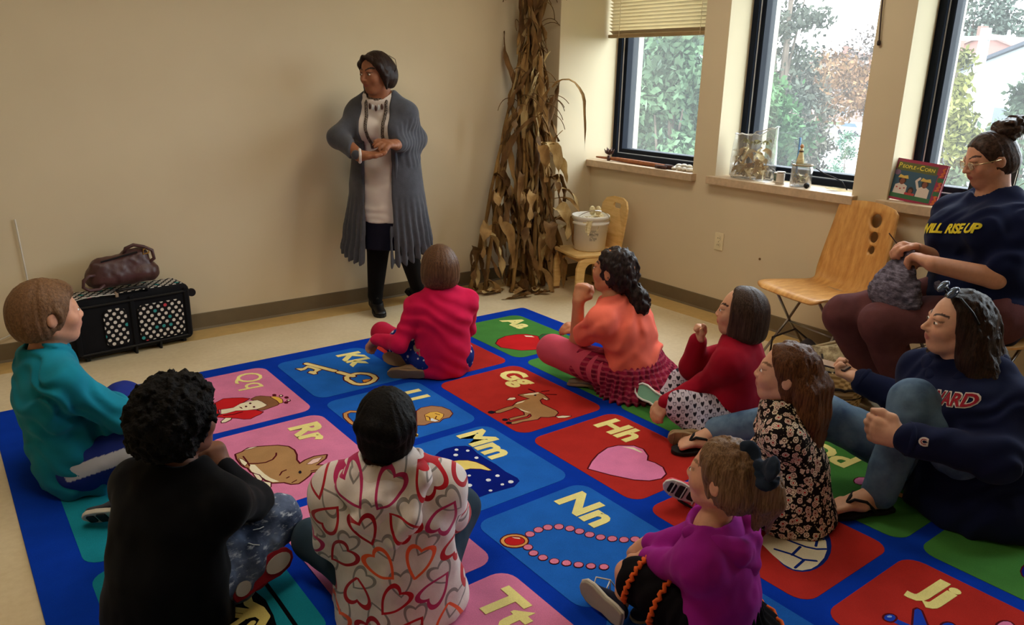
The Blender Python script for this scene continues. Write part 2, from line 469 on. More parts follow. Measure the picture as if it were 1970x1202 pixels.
class Half:
    """half space: negative on the side opposite to n"""
    def __init__(self, p, n): self.p, self.n = _v(p), unit(n)
    def box(self): return None
    def d(self, P): return (P - self.p) @ self.n
def chain(pts, rs, **kw):
    return [Cone(pts[i], pts[i + 1], rs[i], rs[i + 1], **kw) for i in range(len(pts) - 1)]

class Solid:
    """ordered list of (op, primitive, blend)"""
    def __init__(self): self.ops = []
    def add(self, prims, k=0.02):
        for p in (prims if isinstance(prims, (list, tuple)) else (prims,)): self.ops.append(('u', p, k))
        return self
    def cut(self, prim, k=0.004):
        for p in (prim if isinstance(prim, (list, tuple)) else (prim,)): self.ops.append(('s', p, k))
        return self
    def keep(self, prim, k=0.004): self.ops.append(('i', prim, k)); return self
    def bounds(self):
        lo, hi = np.full(3, 1e9), np.full(3, -1e9)
        for op, p, k in self.ops:
            if op == 'u':
                a, b = p.box(); lo = np.minimum(lo, a); hi = np.maximum(hi, b)
        return lo, hi
    def field(self, P, blocks=None):
        """distance at P (n,3); blocks = (centres, index per block slice, half diag) allows local culling"""
        D = np.full(len(P), 1.0, P.dtype)
        if blocks is None:
            for op, p, k in self.ops: D = self._mix(op, D, p.d(P), k)
            return D
        cent, per, hd = blocks
        P3 = P.reshape(len(cent), per, 3); D2 = D.reshape(len(cent), per)
        for op, p, k in self.ops:
            dc = p.d(cent)
            sel = dc < hd * 1.15 + k + 0.012 if op != 'i' else np.ones(len(cent), bool)
            if op == 's': sel = dc < hd * 1.2 + k
            if not sel.any(): continue
            q = P3[sel].reshape(-1, 3); v = p.d(q)
            D2[sel] = self._mix(op, D2[sel].reshape(-1), v, k).reshape(-1, per)
        return D2.reshape(-1)
    @staticmethod
    def _mix(op, D, d, k):
        if op == 'u':
            h = np.maximum(k - np.abs(D - d), 0) / k; return np.minimum(D, d) - h * h * k * 0.25
        if op == 's': d = -d
        h = np.maximum(k - np.abs(D - d), 0) / k; return np.maximum(D, d) + h * h * k * 0.25
    def surface(self, vox=0.006, disp=None, margin=0.02):
        lo, hi = self.bounds(); lo = lo - margin; hi = hi + margin
        B = 8
        nb = np.ceil((hi - lo) / (vox * B)).astype(int) + 1
        g = np.stack(np.meshgrid(*[np.arange(n) for n in nb], indexing='ij'), -1).reshape(-1, 3)
        cent = lo + (g + 0.5) * B * vox - 0.5 * vox
        hd = B * vox * math.sqrt(3) / 2
        Dc = self.field(cent)
        act = np.abs(Dc) < hd * 1.12 + 0.012
        N = nb * B
        F = np.empty(tuple(N), np.float32)
        F6 = F.reshape(nb[0], B, nb[1], B, nb[2], B)
        F6[:] = np.sign(Dc).reshape(nb[0], 1, nb[1], 1, nb[2], 1)
        ga, ca = g[act], cent[act]
        off = np.stack(np.meshgrid(*[np.arange(B)] * 3, indexing='ij'), -1).reshape(-1, 3)
        P = (lo + (ga[:, None, :] * B + off[None]) * vox).reshape(-1, 3).astype(np.float32)
        D = self.field(P, (ca, B ** 3, hd))
        if disp is not None:
            near = np.abs(D) < 0.04
            D[near] += disp(P[near])
        F6[ga[:, 0], :, ga[:, 1], :, ga[:, 2], :] = D.reshape(-1, B, B, B)
        return surface_nets(F, lo, vox)

def surface_nets(F, lo, vox):
    S = F < 0
    nx, ny, nz = F.shape
    c = S[:-1, :-1, :-1].astype(np.int8)
    cnt = np.zeros((nx - 1, ny - 1, nz - 1), np.int8)
    for dx in (0, 1):
        for dy in (0, 1):
            for dz in (0, 1):
                cnt += S[dx:nx - 1 + dx, dy:ny - 1 + dy, dz:nz - 1 + dz]
    cells = np.argwhere((cnt > 0) & (cnt < 8))
    idx = np.full((nx - 1, ny - 1, nz - 1), -1, np.int32)
    idx[cells[:, 0], cells[:, 1], cells[:, 2]] = np.arange(len(cells))
    acc = np.zeros((len(cells), 3)); w = np.zeros(len(cells))
    corners = [(dx, dy, dz) for dx in (0, 1) for dy in (0, 1) for dz in (0, 1)]
    val = [F[cells[:, 0] + a, cells[:, 1] + b, cells[:, 2] + e] for a, b, e in corners]
    for i, ci in enumerate(corners):
        for j in range(i + 1, 8):
            cj = corners[j]
            if sum(abs(p - q) for p, q in zip(ci, cj)) != 1: continue
            a, b = val[i], val[j]; m = (a < 0) != (b < 0)
            t = np.where(m, a / np.where(np.abs(a - b) < 1e-12, 1, a - b), 0)
            for k in range(3): acc[:, k] += np.where(m, ci[k] + t * (cj[k] - ci[k]), 0)
            w += m
    V = lo + (cells + acc / w[:, None]) * vox
    quads = []
    for ax in range(3):
        sl0 = [slice(1, -1)] * 3; sl1 = [slice(1, -1)] * 3
        sl0[ax] = slice(0, -1); sl1[ax] = slice(1, None)
        a = S[tuple(sl0)]; b = S[tuple(sl1)]
        e = np.argwhere(a != b); flip = a[e[:, 0], e[:, 1], e[:, 2]]
        o = [q for q in range(3) if q != ax]
        e = e.copy(); e[:, o[0]] += 1; e[:, o[1]] += 1
        def cell(d0, d1):
            q = e.copy(); q[:, o[0]] += d0; q[:, o[1]] += d1; return idx[q[:, 0], q[:, 1], q[:, 2]]
        Q = np.stack([cell(-1, -1), cell(0, -1), cell(0, 0), cell(-1, 0)], 1)
        if ax == 1: flip = ~flip
        Q[~flip] = Q[~flip][:, ::-1]
        quads.append(Q)
    Q = np.concatenate(quads); Q = Q[(Q >= 0).all(1)]
    return V, Q
def surf_mesh(V, Q, name='surface', smooth_iter=0, color=None):
    me = bpy.data.meshes.new(name)
    me.vertices.add(len(V)); me.vertices.foreach_set('co', V.astype(np.float32).ravel())
    me.loops.add(Q.size); me.loops.foreach_set('vertex_index', Q.astype(np.int32).ravel())
    me.polygons.add(len(Q)); me.polygons.foreach_set('loop_start', np.arange(0, Q.size, 4, dtype=np.int32))
    me.update(calc_edges=True)
    me.polygons.foreach_set('use_smooth', np.ones(len(Q), bool))
    if color is not None:
        at = me.color_attributes.new('tint', 'FLOAT_COLOR', 'POINT')
        at.data.foreach_set('color', np.concatenate([color, np.ones((len(V), 1))], 1).astype(np.float32).ravel())
    me.update()
    return me
def relax(V, Q, it=2, f=0.5):
    n = len(V); E = np.concatenate([Q[:, [0, 1]], Q[:, [1, 2]], Q[:, [2, 3]], Q[:, [3, 0]]])
    for _ in range(it):
        s = np.zeros_like(V); c = np.zeros(n)
        for k in range(3):
            s[:, k] = np.bincount(E[:, 0], V[E[:, 1], k], n) + np.bincount(E[:, 1], V[E[:, 0], k], n)
        c = np.bincount(E[:, 0], minlength=n) + np.bincount(E[:, 1], minlength=n)
        V = V + f * (s / np.maximum(c, 1)[:, None] - V)
    return V
def soft(name, solid, mat, parent=None, vox=0.006, disp=None, rl=1, color=None):
    V, Q = solid.surface(vox, disp)
    if rl: V = relax(V, Q, rl)
    o = put(name, surf_mesh(V, Q, name, color=None if color is None else color(V)), mat, parent)
    return o
def tint_mat(name, rough=0.6, spec=0.3, amount=0.08, scale=40, bump=0.0, bscale=200, sss=0.0):
    """material coloured by the painted vertex tint"""
    m = Mat(name, (1, 1, 1), rough, spec=spec)
    a = m.node('ShaderNodeAttribute'); a.attribute_name = 'tint'
    n = m.ramp(m.noise(scale, 4), [(0.3, (1 - amount,) * 3), (0.7, (1 + amount * .5,) * 3)])
    m.base(m.mix(1.0, a.outputs['Color'], n, 'MULTIPLY'))
    if bump: m.bump(m.noise(bscale, 3), bump, 0.002)
    if sss:
        m.b.inputs['Subsurface Weight'].default_value = sss; m.b.inputs['Subsurface Radius'].default_value = (0.012, 0.005, 0.003)
        m.b.inputs['Subsurface Scale'].default_value = 0.6
    return m.m
# ================================================================ the alphabet rug
RUG_PICTURES={
'goat':[('p','brown',8,[1253,1026,1240,1001,1239,964,1240,923,1201,935,1174,940,1176,919,1186,887,1204,838,1244,838,1297,852,1297,868,1270,869,1281,897,1321,917,1368,913,1421,910,1443,919,1462,954,1454,985,1431,1013,1443,1041,1435,1072,1424,1108,1423,1147,1417,1166,1401,1160,1406,1110,1412,1066,1402,1040,1381,1029,1376,1037,1389,1060,1385,1105,1383,1147,1366,1143,1367,1110,1375,1059,1351,1043,1304,1037,1278,1043,1286,1074,1287,1104,1289,1137,1281,1155,1265,1146,1261,1110,1259,1071,1263,1043]),('p','cream',0,[1249,1020,1241,995,1244,956,1255,980,1255,1012]),('p','cream',0,[1184,919,1187,888,1202,840,1215,847,1213,882,1192,922]),('p','cream',0,[1294,1036,1329,1032,1370,1020,1358,1032,1326,1042]),('p','cream',5,[1190,1023,1177,998,1188,977,1201,980,1205,1002]),('p','cream',5,[1470,952,1480,922,1505,892,1503,925,1487,953]),('p','cream',0,[1266,862,1290,856,1300,864,1284,870]),('s','maroon',9,[1144,854,1184,849]),('s','maroon',7,[1203,821,1216,784]),('s','maroon',7,[1241,825,1275,786]),('p','dark',0,[1272,1155,1279,1165,1276,1178,1265,1185,1253,1183,1246,1172,1249,1159,1260,1152]),('p','dark',0,[1372,1153,1378,1163,1375,1173,1366,1179,1356,1177,1350,1167,1353,1157,1362,1151]),('p','dark',0,[1408,1160,1414,1169,1411,1180,1402,1185,1392,1183,1387,1174,1389,1163,1398,1157]),('p','dark',0,[1225,871,1229,876,1228,881,1223,883,1218,881,1215,876,1216,871,1220,869])],
'rabbit':[('p','brown',10,[1006,2259,1000,2231,982,2203,993,2161,1026,2095,1061,2063,1104,2056,1148,2064,1190,2081,1231,2083,1213,2049,1205,2009,1218,1964,1243,1980,1276,2035,1302,1997,1323,1967,1327,2020,1319,2072,1336,2087,1357,2119,1371,2145,1360,2168,1332,2185,1312,2222,1275,2235,1232,2242,1182,2258,1144,2257,1132,2264,1106,2269,1048,2268]),('p','cream',0,[1124,2243,1135,2228,1182,2226,1229,2223,1272,2216,1317,2199,1307,2220,1275,2235,1232,2242,1183,2257,1155,2256]),('p','cream',4,[1049,2261,1064,2253,1104,2247,1122,2263,1091,2266]),('p','cream',6,[1203,2257,1225,2244,1263,2245,1277,2256,1248,2259]),('p','cream',6,[1283,2247,1307,2229,1336,2240,1341,2255,1310,2255]),('p','cream',4,[989,2220,982,2194,986,2166,992,2190]),('p','pinkish',3,[1248,2059,1224,2024,1227,1986,1254,2015,1258,2044]),('s','maroon',7,[1114,2242,1132,2215,1141,2186,1133,2155,1107,2131,1088,2123]),('s','maroon',6,[1271,2179,1250,2162,1246,2144]),('s','maroon',5,[1308,2166,1304,2155]),('s','maroon',6,[1310,2068,1318,2029,1324,1983]),('s','maroon',6,[1041,2242,1094,2244,1132,2248]),('s','maroon',4,[1353,2163,1344,2141]),('p','dark',0,[1298,2102,1304,2106,1305,2111,1299,2114,1290,2112,1284,2107,1283,2102,1289,2100])],
'queen':[('p','crimson',7,[465,2215,444,2169,416,2123,431,2088,456,2047,483,2025,510,2065,552,2106,538,2142,525,2186,591,2197,582,2128,606,2078,627,2046,665,2025,683,2047,690,2069,704,2096,693,2119,663,2143,633,2182,603,2210,595,2254,510,2257]),('p','hair',6,[493,2019,477,1989,481,1970,515,1935,554,1923,615,1930,629,1944,638,1981,647,2018,628,2037,603,1998,543,2000,517,2011]),('p','cream',4,[535,2172,545,2120,518,2079,512,2036,522,1999,550,1989,601,1983,612,2001,619,2034,606,2078,582,2120,588,2168,581,2186]),('p','gold',5,[522,1934,523,1918,548,1904,581,1901,615,1912,617,1927,576,1925]),('p','maroon',0,[515,1903,523,1909,522,1917,514,1922,502,1921,494,1915,495,1907,503,1902]),('p','maroon',0,[540,1879,548,1886,548,1894,539,1899,528,1898,520,1891,520,1883,529,1878]),('p','maroon',0,[575,1866,582,1872,582,1880,574,1885,562,1884,554,1877,555,1869,563,1865]),('p','maroon',0,[614,1871,621,1877,621,1885,613,1890,601,1889,594,1882,594,1875,602,1870]),('p','maroon',0,[630,1890,638,1896,637,1904,629,1909,618,1908,611,1902,611,1894,619,1889]),('p','cream',0,[536,1884,540,1887,540,1891,536,1893,530,1893,526,1890,526,1885,531,1883]),('p','cream',0,[610,1875,613,1878,613,1882,609,1885,603,1884,600,1881,600,1877,604,1874]),('p','maroon',0,[543,2034,548,2038,548,2042,543,2045,536,2044,531,2041,531,2036,536,2033]),('p','maroon',0,[593,2034,598,2037,598,2042,593,2045,586,2044,581,2040,581,2036,586,2033]),('p','maroon',0,[568,2062,572,2066,572,2070,568,2073,561,2072,556,2069,556,2064,561,2062]),('p','maroon',0,[549,2094,565,2087,581,2089,569,2094]),('p','cream',6,[663,2210,638,2184,652,2164,667,2172,681,2199,677,2213]),('s','maroon',5,[613,2100,619,2140,606,2183])],
'key':[('s','maroon',44,[195,1618,376,1540]),('s','maroon',44,[406,1529,497,1494]),('s','maroon',40,[560,1535,524,1540,491,1527,478,1498,474,1466,484,1442,512,1416,549,1406,587,1412,616,1441,629,1481,618,1514,594,1532,558,1537]),('p','gold2',9,[234,1692,247,1659,228,1629,240,1617,291,1595,322,1588,328,1605,339,1626,362,1631,363,1648,323,1663,308,1646,320,1629,303,1616,271,1625,255,1635,274,1659,276,1682]),('s','gold2',28,[195,1618,376,1540]),('s','gold2',28,[406,1529,497,1494]),('s','gold2',24,[560,1535,524,1540,491,1527,478,1498,474,1466,484,1442,512,1416,549,1406,587,1412,616,1441,629,1481,618,1514,594,1532,558,1537]),('p','orange',5,[574,1478,575,1459,589,1438,605,1469,601,1486])],
'lion':[('p','brown',8,[970,1605,962,1518,1016,1465,1063,1445,1190,1523,1178,1564,1122,1622,1058,1644]),('s','maroon',26,[1039,1740,995,1746,934,1742,895,1726,886,1696,910,1670,983,1611]),('s','tan',16,[1039,1740,995,1746,934,1742,895,1726,886,1696,910,1670,983,1611]),('p','mane',7,[1056,1444,1037,1409,1045,1359,1081,1326,1133,1314,1172,1325,1199,1359,1194,1390,1213,1422,1199,1453,1204,1492,1186,1518]),('p','gold',4,[1113,1435,1103,1401,1115,1371,1155,1362,1177,1379,1201,1415,1191,1442,1169,1461]),('p','white',0,[1168,1445,1161,1426,1181,1426,1200,1417,1200,1434,1185,1445]),('s','maroon',5,[1128,1389,1151,1380]),('s','maroon',5,[1155,1399,1174,1418,1201,1415]),('s','maroon',5,[1128,1437,1148,1432,1173,1444])],
'moon':[('p','navy',0,[1456,1571,1448,1542,1453,1494,1475,1454,1501,1441,1556,1452,1617,1451,1681,1445,1750,1449,1816,1441,1840,1449,1862,1492,1849,1603,1849,1673,1869,1732,1869,1820,1767,1844,1616,1800,1509,1667]),('p','gold3',5,[1707,1489,1658,1492,1620,1501,1588,1520,1567,1549,1555,1586,1556,1623,1581,1668,1632,1709,1692,1734,1735,1738,1773,1730,1769,1716,1731,1705,1690,1668,1659,1629,1643,1587,1649,1549,1675,1516,1703,1499]),('p','white',0,[1488,1498,1492,1503,1492,1508,1490,1512,1484,1514,1479,1512,1475,1507,1474,1502,1477,1498,1482,1497]),('p','white',0,[1522,1466,1525,1470,1526,1475,1523,1479,1518,1480,1513,1478,1509,1474,1508,1469,1511,1465,1516,1464]),('p','white',0,[1527,1526,1531,1531,1532,1537,1528,1542,1522,1544,1515,1542,1511,1536,1510,1530,1514,1525,1520,1523]),('p','white',0,[1594,1471,1598,1475,1599,1481,1596,1485,1590,1486,1584,1485,1581,1480,1580,1474,1583,1470,1588,1469]),('p','white',0,[1698,1578,1700,1582,1701,1586,1698,1590,1694,1591,1690,1589,1687,1586,1686,1582,1689,1578,1693,1577]),('p','white',0,[1771,1535,1775,1540,1775,1547,1772,1552,1766,1553,1759,1551,1755,1546,1755,1540,1758,1535,1765,1533]),('p','white',0,[1763,1488,1767,1492,1767,1498,1764,1502,1759,1504,1753,1502,1750,1497,1749,1492,1752,1487,1758,1486]),('p','white',0,[1832,1472,1836,1478,1836,1485,1832,1490,1826,1492,1820,1489,1815,1484,1815,1477,1819,1472,1825,1470]),('p','white',0,[1827,1514,1830,1517,1830,1522,1828,1526,1823,1527,1819,1525,1816,1521,1816,1517,1818,1513,1823,1512]),('p','white',0,[1763,1617,1767,1623,1768,1630,1764,1635,1757,1637,1750,1635,1745,1629,1745,1622,1749,1617,1756,1615]),('p','white',0,[1839,1577,1841,1581,1842,1585,1839,1589,1835,1590,1830,1589,1827,1585,1827,1580,1829,1577,1834,1575]),('p','white',0,[1816,1653,1819,1657,1819,1662,1816,1666,1811,1668,1806,1666,1803,1662,1803,1657,1806,1653,1811,1651])],
'necklace':[('p','maroon',0,[2176,1667,2186,1679,2191,1694,2191,1711,2185,1727,2175,1741,2162,1751,2147,1756,2131,1755,2118,1749,2107,1737,2102,1722,2101,1705,2107,1689,2117,1674,2131,1664,2146,1659,2162,1660]),('p','orange2',0,[2173,1671,2181,1681,2186,1695,2185,1709,2180,1724,2171,1736,2159,1746,2146,1750,2132,1750,2120,1745,2112,1735,2107,1722,2107,1707,2112,1692,2121,1679,2134,1669,2147,1665,2161,1665]),('p','maroon',0,[2168,1678,2175,1687,2177,1699,2175,1712,2169,1724,2160,1734,2148,1740,2137,1740,2126,1736,2119,1728,2117,1716,2118,1703,2125,1690,2134,1680,2146,1674,2158,1674]),('p','crimson',0,[2167,1681,2173,1689,2175,1699,2173,1711,2167,1723,2159,1732,2148,1737,2138,1738,2129,1735,2122,1727,2120,1716,2122,1704,2128,1692,2137,1683,2147,1678,2158,1677]),('p','cream',0,[2124,1702,2142,1683,2150,1685,2135,1699]),('p','bead',4,[2154,1628,2160,1636,2160,1646,2154,1654,2146,1656,2137,1653,2131,1645,2131,1635,2137,1628,2145,1625]),('p','bead',4,[2151,1588,2156,1597,2156,1606,2151,1614,2142,1617,2133,1613,2128,1605,2128,1595,2133,1587,2142,1585]),('p','bead',4,[2158,1552,2164,1561,2164,1570,2158,1578,2149,1581,2140,1577,2135,1569,2135,1559,2140,1551,2149,1548]),('p','bead',4,[2177,1518,2183,1527,2183,1537,2177,1545,2168,1547,2159,1543,2154,1535,2154,1525,2159,1517,2168,1514]),('p','bead',4,[2208,1495,2213,1503,2213,1513,2208,1521,2199,1523,2190,1519,2185,1511,2185,1501,2190,1493,2199,1491]),('p','bead',4,[2240,1479,2245,1488,2245,1498,2240,1505,2231,1508,2223,1504,2217,1495,2217,1485,2223,1478,2232,1475]),('p','bead',4,[2275,1464,2280,1473,2280,1483,2274,1490,2266,1493,2257,1489,2252,1480,2252,1470,2258,1463,2266,1460]),('p','bead',4,[2309,1445,2313,1453,2313,1463,2308,1471,2299,1473,2291,1469,2286,1461,2286,1451,2292,1443,2300,1441]),('p','bead',4,[2338,1418,2343,1427,2342,1437,2337,1445,2329,1447,2320,1443,2315,1434,2316,1424,2321,1417,2330,1414]),('p','bead',4,[2365,1390,2370,1399,2369,1409,2364,1417,2356,1419,2348,1415,2343,1406,2343,1396,2349,1388,2357,1386]),('p','bead',4,[2385,1358,2389,1367,2389,1377,2384,1384,2375,1386,2367,1382,2363,1373,2363,1363,2368,1356,2377,1353]),('p','bead',4,[2413,1331,2418,1340,2417,1350,2412,1358,2404,1360,2396,1355,2391,1346,2391,1336,2397,1329,2405,1327]),('p','bead',4,[2211,1682,2216,1690,2216,1699,2211,1706,2202,1709,2194,1706,2189,1698,2189,1689,2194,1681,2202,1679]),('p','bead',4,[2247,1688,2252,1696,2252,1705,2247,1712,2239,1715,2231,1712,2226,1704,2226,1695,2231,1688,2239,1685]),('p','bead',4,[2285,1679,2289,1686,2289,1695,2284,1703,2276,1705,2268,1702,2263,1695,2263,1686,2268,1678,2277,1676]),('p','bead',4,[2321,1661,2326,1669,2325,1678,2320,1685,2312,1688,2304,1685,2300,1677,2300,1668,2305,1661,2313,1658]),('p','bead',4,[2351,1636,2356,1643,2355,1652,2350,1660,2342,1662,2335,1659,2330,1651,2330,1642,2335,1635,2343,1633]),('p','bead',4,[2380,1610,2385,1618,2384,1627,2379,1634,2372,1637,2364,1633,2359,1626,2360,1617,2365,1610,2373,1607]),('p','bead',4,[2408,1583,2413,1591,2412,1600,2407,1607,2399,1609,2392,1606,2388,1598,2388,1589,2393,1582,2401,1580]),('p','bead',4,[2436,1552,2440,1560,2440,1569,2435,1576,2427,1579,2420,1575,2415,1568,2416,1558,2421,1551,2429,1549])],
'heart':[('p','rose',9,[1920,1164,1885,1111,1854,1047,1834,975,1844,924,1884,871,1927,862,1979,889,2006,922,2039,911,2083,913,2127,943,2141,985,2126,1034,2086,1078,2005,1126]),('p','cream',0,[1860,917,1894,882,1948,883,1941,892,1902,898])],
'apple':[('p','crimson',9,[498,586,448,532,425,462,436,385,463,337,520,305,598,300,665,295,718,322,735,387,706,463,672,534,615,571,568,600]),('p','leaf',6,[545,305,516,250,543,210,594,240,622,302,599,335]),('p','cream',0,[473,360,505,328,534,329,499,366])],
'igloo':[('p','navy2',0,[2789,857,2809,895,2823,935,2830,974,2831,1010,2826,1041,2814,1065,2798,1080,2776,1087,2752,1083,2726,1070,2699,1048,2674,1018,2653,981,2636,940,2625,898,2622,857,2627,822,2639,795,2658,778,2682,772,2709,779,2738,796,2765,823]),('p','cream',0,[2643,815,2661,799,2690,798,2730,819,2763,847,2792,889,2812,939,2822,993,2821,1027,2809,1059,2788,1077,2755,1078,2705,1064,2630,1034,2607,944,2612,878]),('s','navy2',9,[2649,835,2683,832,2708,816]),('s','navy2',9,[2701,827,2710,852]),('s','navy2',9,[2701,881,2731,864,2751,841]),('s','navy2',9,[2738,859,2758,901]),('s','navy2',9,[2630,888,2684,883]),('s','navy2',9,[2681,888,2682,943]),('s','navy2',9,[2649,952,2694,945,2741,933,2770,915,2789,887]),('s','navy2',9,[2730,948,2741,1012]),('s','navy2',9,[2688,1030,2737,1010,2777,1005,2807,976]),('s','navy2',9,[2781,1008,2788,1065])],
'jacks':[('p','blue2',8,[3117,956,3119,943,3130,943,3180,1004,3233,1037,3170,1124,3154,1040]),('s','blue2',22,[3094,1051,3116,1049,3144,1043,3185,1051]),('p','blue2',8,[3102,1037,3104,1046,3104,1057,3100,1066,3094,1070,3087,1070,3082,1065,3079,1055,3080,1045,3084,1036,3090,1031,3097,1031]),('p','blue2',8,[3223,934,3225,945,3223,957,3218,967,3211,973,3204,973,3199,967,3197,956,3198,944,3203,933,3210,927,3217,928]),('p','rose',8,[3325,797,3328,812,3328,827,3324,841,3318,849,3310,852,3302,848,3296,837,3292,823,3293,807,3296,794,3303,785,3311,782,3319,787]),('p','sky',0,[3093,1040,3094,1045,3091,1051,3087,1055,3084,1053,3084,1048,3086,1042,3090,1039])],
'elephant':[('p','navy',6,[3298,385,3303,414,3303,445,3296,474,3285,497,3270,511,3254,513,3239,504,3227,483,3221,455,3221,423,3227,393,3239,368,3255,354,3271,353,3286,363])],
'banana':[('p','gold3',7,[1175,603,1213,559,1275,523,1342,493,1421,507,1349,561,1278,602])],
'stripes':[('p','black',0,[1916,2638,1871,2569,1899,2500,1962,2488,2040,2494,2125,2510,2158,2591,2084,2717]),('s','cream2',22,[1897,2578,1946,2582,1979,2550,1993,2516]),('s','cream2',26,[1892,2525,1949,2534,1993,2516,2035,2515,2064,2542]),('s','cream2',18,[1945,2625,1974,2586,2004,2558]),('s','cream2',30,[1996,2555,2006,2526,2032,2519]),('s','cream2',18,[2018,2606,2005,2570]),('s','cream2',18,[2055,2581,2037,2553]),('s','black',12,[1871,2460,1993,2459,2123,2460])],
'dog':[('p','rose',6,[2627,329,2633,350,2630,371,2620,386,2606,388,2594,376,2588,356,2590,334,2601,319,2615,317]),('p','tan',4,[2715,319,2758,315,2768,346,2732,352])]}
RUG_U, RUG_V, RUG_BU, RUG_BV, RUG_PV = 3.74, 3.02, 0.080, 0.104, 0.5619
RUG_O, RUG_TH, RUG_H = Vector((3.075, 3.933)), 0.005, 0.010
_eu = Vector((math.sin(RUG_TH), -math.cos(RUG_TH))); _ev = Vector((-math.cos(RUG_TH), -math.sin(RUG_TH)))
def rug_xy(u, v): p = RUG_O + _eu * u + _ev * v; return p.x, p.y
RUG_COL = dict(border=(12, 56, 172), green=(72, 132, 62), red=(178, 46, 40), blue=(34, 102, 196), pink=(216, 126, 164), teal=(26, 132, 150),
  brown=(172, 132, 88), cream=(236, 226, 196), maroon=(84, 18, 28), dark=(30, 26, 40), pinkish=(232, 196, 188), crimson=(200, 36, 40), hair=(140, 96, 66),
  gold=(226, 180, 80), gold2=(240, 218, 150), gold3=(238, 214, 120), orange=(214, 146, 62), orange2=(226, 164, 92), tan=(204, 150, 90), mane=(170, 126, 92),
  white=(228, 234, 246), navy=(10, 28, 122), navy2=(22, 46, 130), bead=(224, 128, 158), rose=(226, 130, 176), leaf=(50, 96, 58), blue2=(32, 66, 184),
  sky=(150, 180, 230), black=(14, 14, 18), cream2=(232, 216, 130), letter=(246, 232, 150))
_rm = {}
def rug_mat(k):
    if k not in _rm:
        m = Mat('carpet_' + k, lin(RUG_COL[k]), 0.95, spec=0.03, sheen=0.0)
        c = m.color
        a = m.ramp(m.noise(420, 3, 0.7), [(0.3, tuple(v * .72 for v in c)), (0.7, tuple(min(1, v * 1.2) for v in c))])
        b = m.ramp(m.noise(9, 4), [(0.35, tuple(v * .84 for v in c)), (0.65, tuple(min(1, v * 1.1) for v in c))])
        m.base(m.mix(0.5, a, b)); m.bump(m.noise(520, 2), 0.35, 0.004)
        _rm[k] = m.m
    return _rm[k]
rug = thing('alphabet_rug', 'large blue-bordered alphabet picture rug covering the floor', 'rug', (*rug_xy(RUG_U / 2, RUG_V / 2), 0))
def rug_flat(polys, z0, z1):
    mb = MB()
    for P in polys:
        P = [rug_xy(u, v) for u, v in P]
        area = sum(P[i][0] * P[(i + 1) % len(P)][1] - P[(i + 1) % len(P)][0] * P[i][1] for i in range(len(P)))
        if area < 0: P = P[::-1]
        mb.add(*prism(P, z0, z1))
    return mb.mesh('rug', merge=False)
put('pile_border', rug_flat([rounded_rect(0, 0, RUG_U, RUG_V, 0.03)], 0.0, RUG_H), rug_mat('border'), rug)
_five = [0, .7148, 1.4296, 2.1444, 2.8592, 3.574]; _six = [0, .62, 1.245, 1.875, 2.5, 3.04, 3.574]
RUG_COLS = [('green', 'ABCDE', _five), ('red', 'FGHIJ', [0, .725, 1.475, 2.155, 2.8592, 3.574]), ('blue', 'KLMNOP', _six), ('pink', 'QRSTU', _five), ('teal', 'VWXYZ', _five)]
RUG_CELL = {}
for j, (cname, letters, cuts) in enumerate(RUG_COLS):
    for i, ch in enumerate(letters):
        u0, u1 = RUG_BU + cuts[i] + 0.027, RUG_BU + cuts[i + 1] - 0.027
        v0, v1 = RUG_BV + j * RUG_PV + 0.032, RUG_BV + (j + 1) * RUG_PV - 0.030
        pan = put('letter_panel', rug_flat([rounded_rect(u0, v0, u1, v1, 0.06, 5)], RUG_H - .001, RUG_H + 0.0012), rug_mat(cname), rug)
        RUG_CELL[ch] = pan
        # the pair of letters reads along u, its top points to -v
        me = text_mesh(ch + ch.lower(), 0.175, 0.0 if ch == 'Q' else 0.0075, 0.05, 0.0008, 'CENTER', 3, 1.0)
        cu, cv = u0 + 0.155, v0 + 0.118
        for vtx in me.vertices:
            x, y = rug_xy(cu + vtx.co.x, cv - vtx.co.y); vtx.co = (x, y, RUG_H + 0.0022 + vtx.co.z)
        me.update()
        put('letter_pair', me, rug_mat('letter'), pan)
def rug_picture(key, ch):
    groups = {}; layer = 0
    for kind, colour, w, flat in RUG_PICTURES[key]:
        pts = [(flat[i] / 1000, flat[i + 1] / 1000) for i in range(0, len(flat), 2)]
        layer += 1; z = RUG_H + 0.0014 + layer * 0.00008
        if kind == 'p':
            if w: groups.setdefault('maroon', []).append((stroke_outline(pts + pts[:1], w / 1000 * 1.5, 4), z - .00006))
            groups.setdefault(colour, []).append(([pts], z))
        else:
            groups.setdefault(colour, []).append((stroke_outline(pts, w / 1000, 5), z))
    for colour, items in groups.items():
        for polys, z in items:
            mb = MB()
            for q, P in enumerate(polys):
                P = [rug_xy(u, v) for u, v in P]
                area = sum(P[i][0] * P[(i + 1) % len(P)][1] - P[(i + 1) % len(P)][0] * P[i][1] for i in range(len(P)))
                if area < 0: P = P[::-1]
                mb.add(*prism(P, RUG_H, z + (q % 7) * 0.000002))
            put(key + '_print', mb.mesh('print', merge=False), rug_mat(colour), RUG_CELL[ch])
for key, ch in dict(apple='A', banana='B', dog='D', elephant='E', goat='G', heart='H', igloo='I', jacks='J', key='K', lion='L', moon='M', necklace='N', queen='Q', rabbit='R', stripes='X').items():
    rug_picture(key, ch)
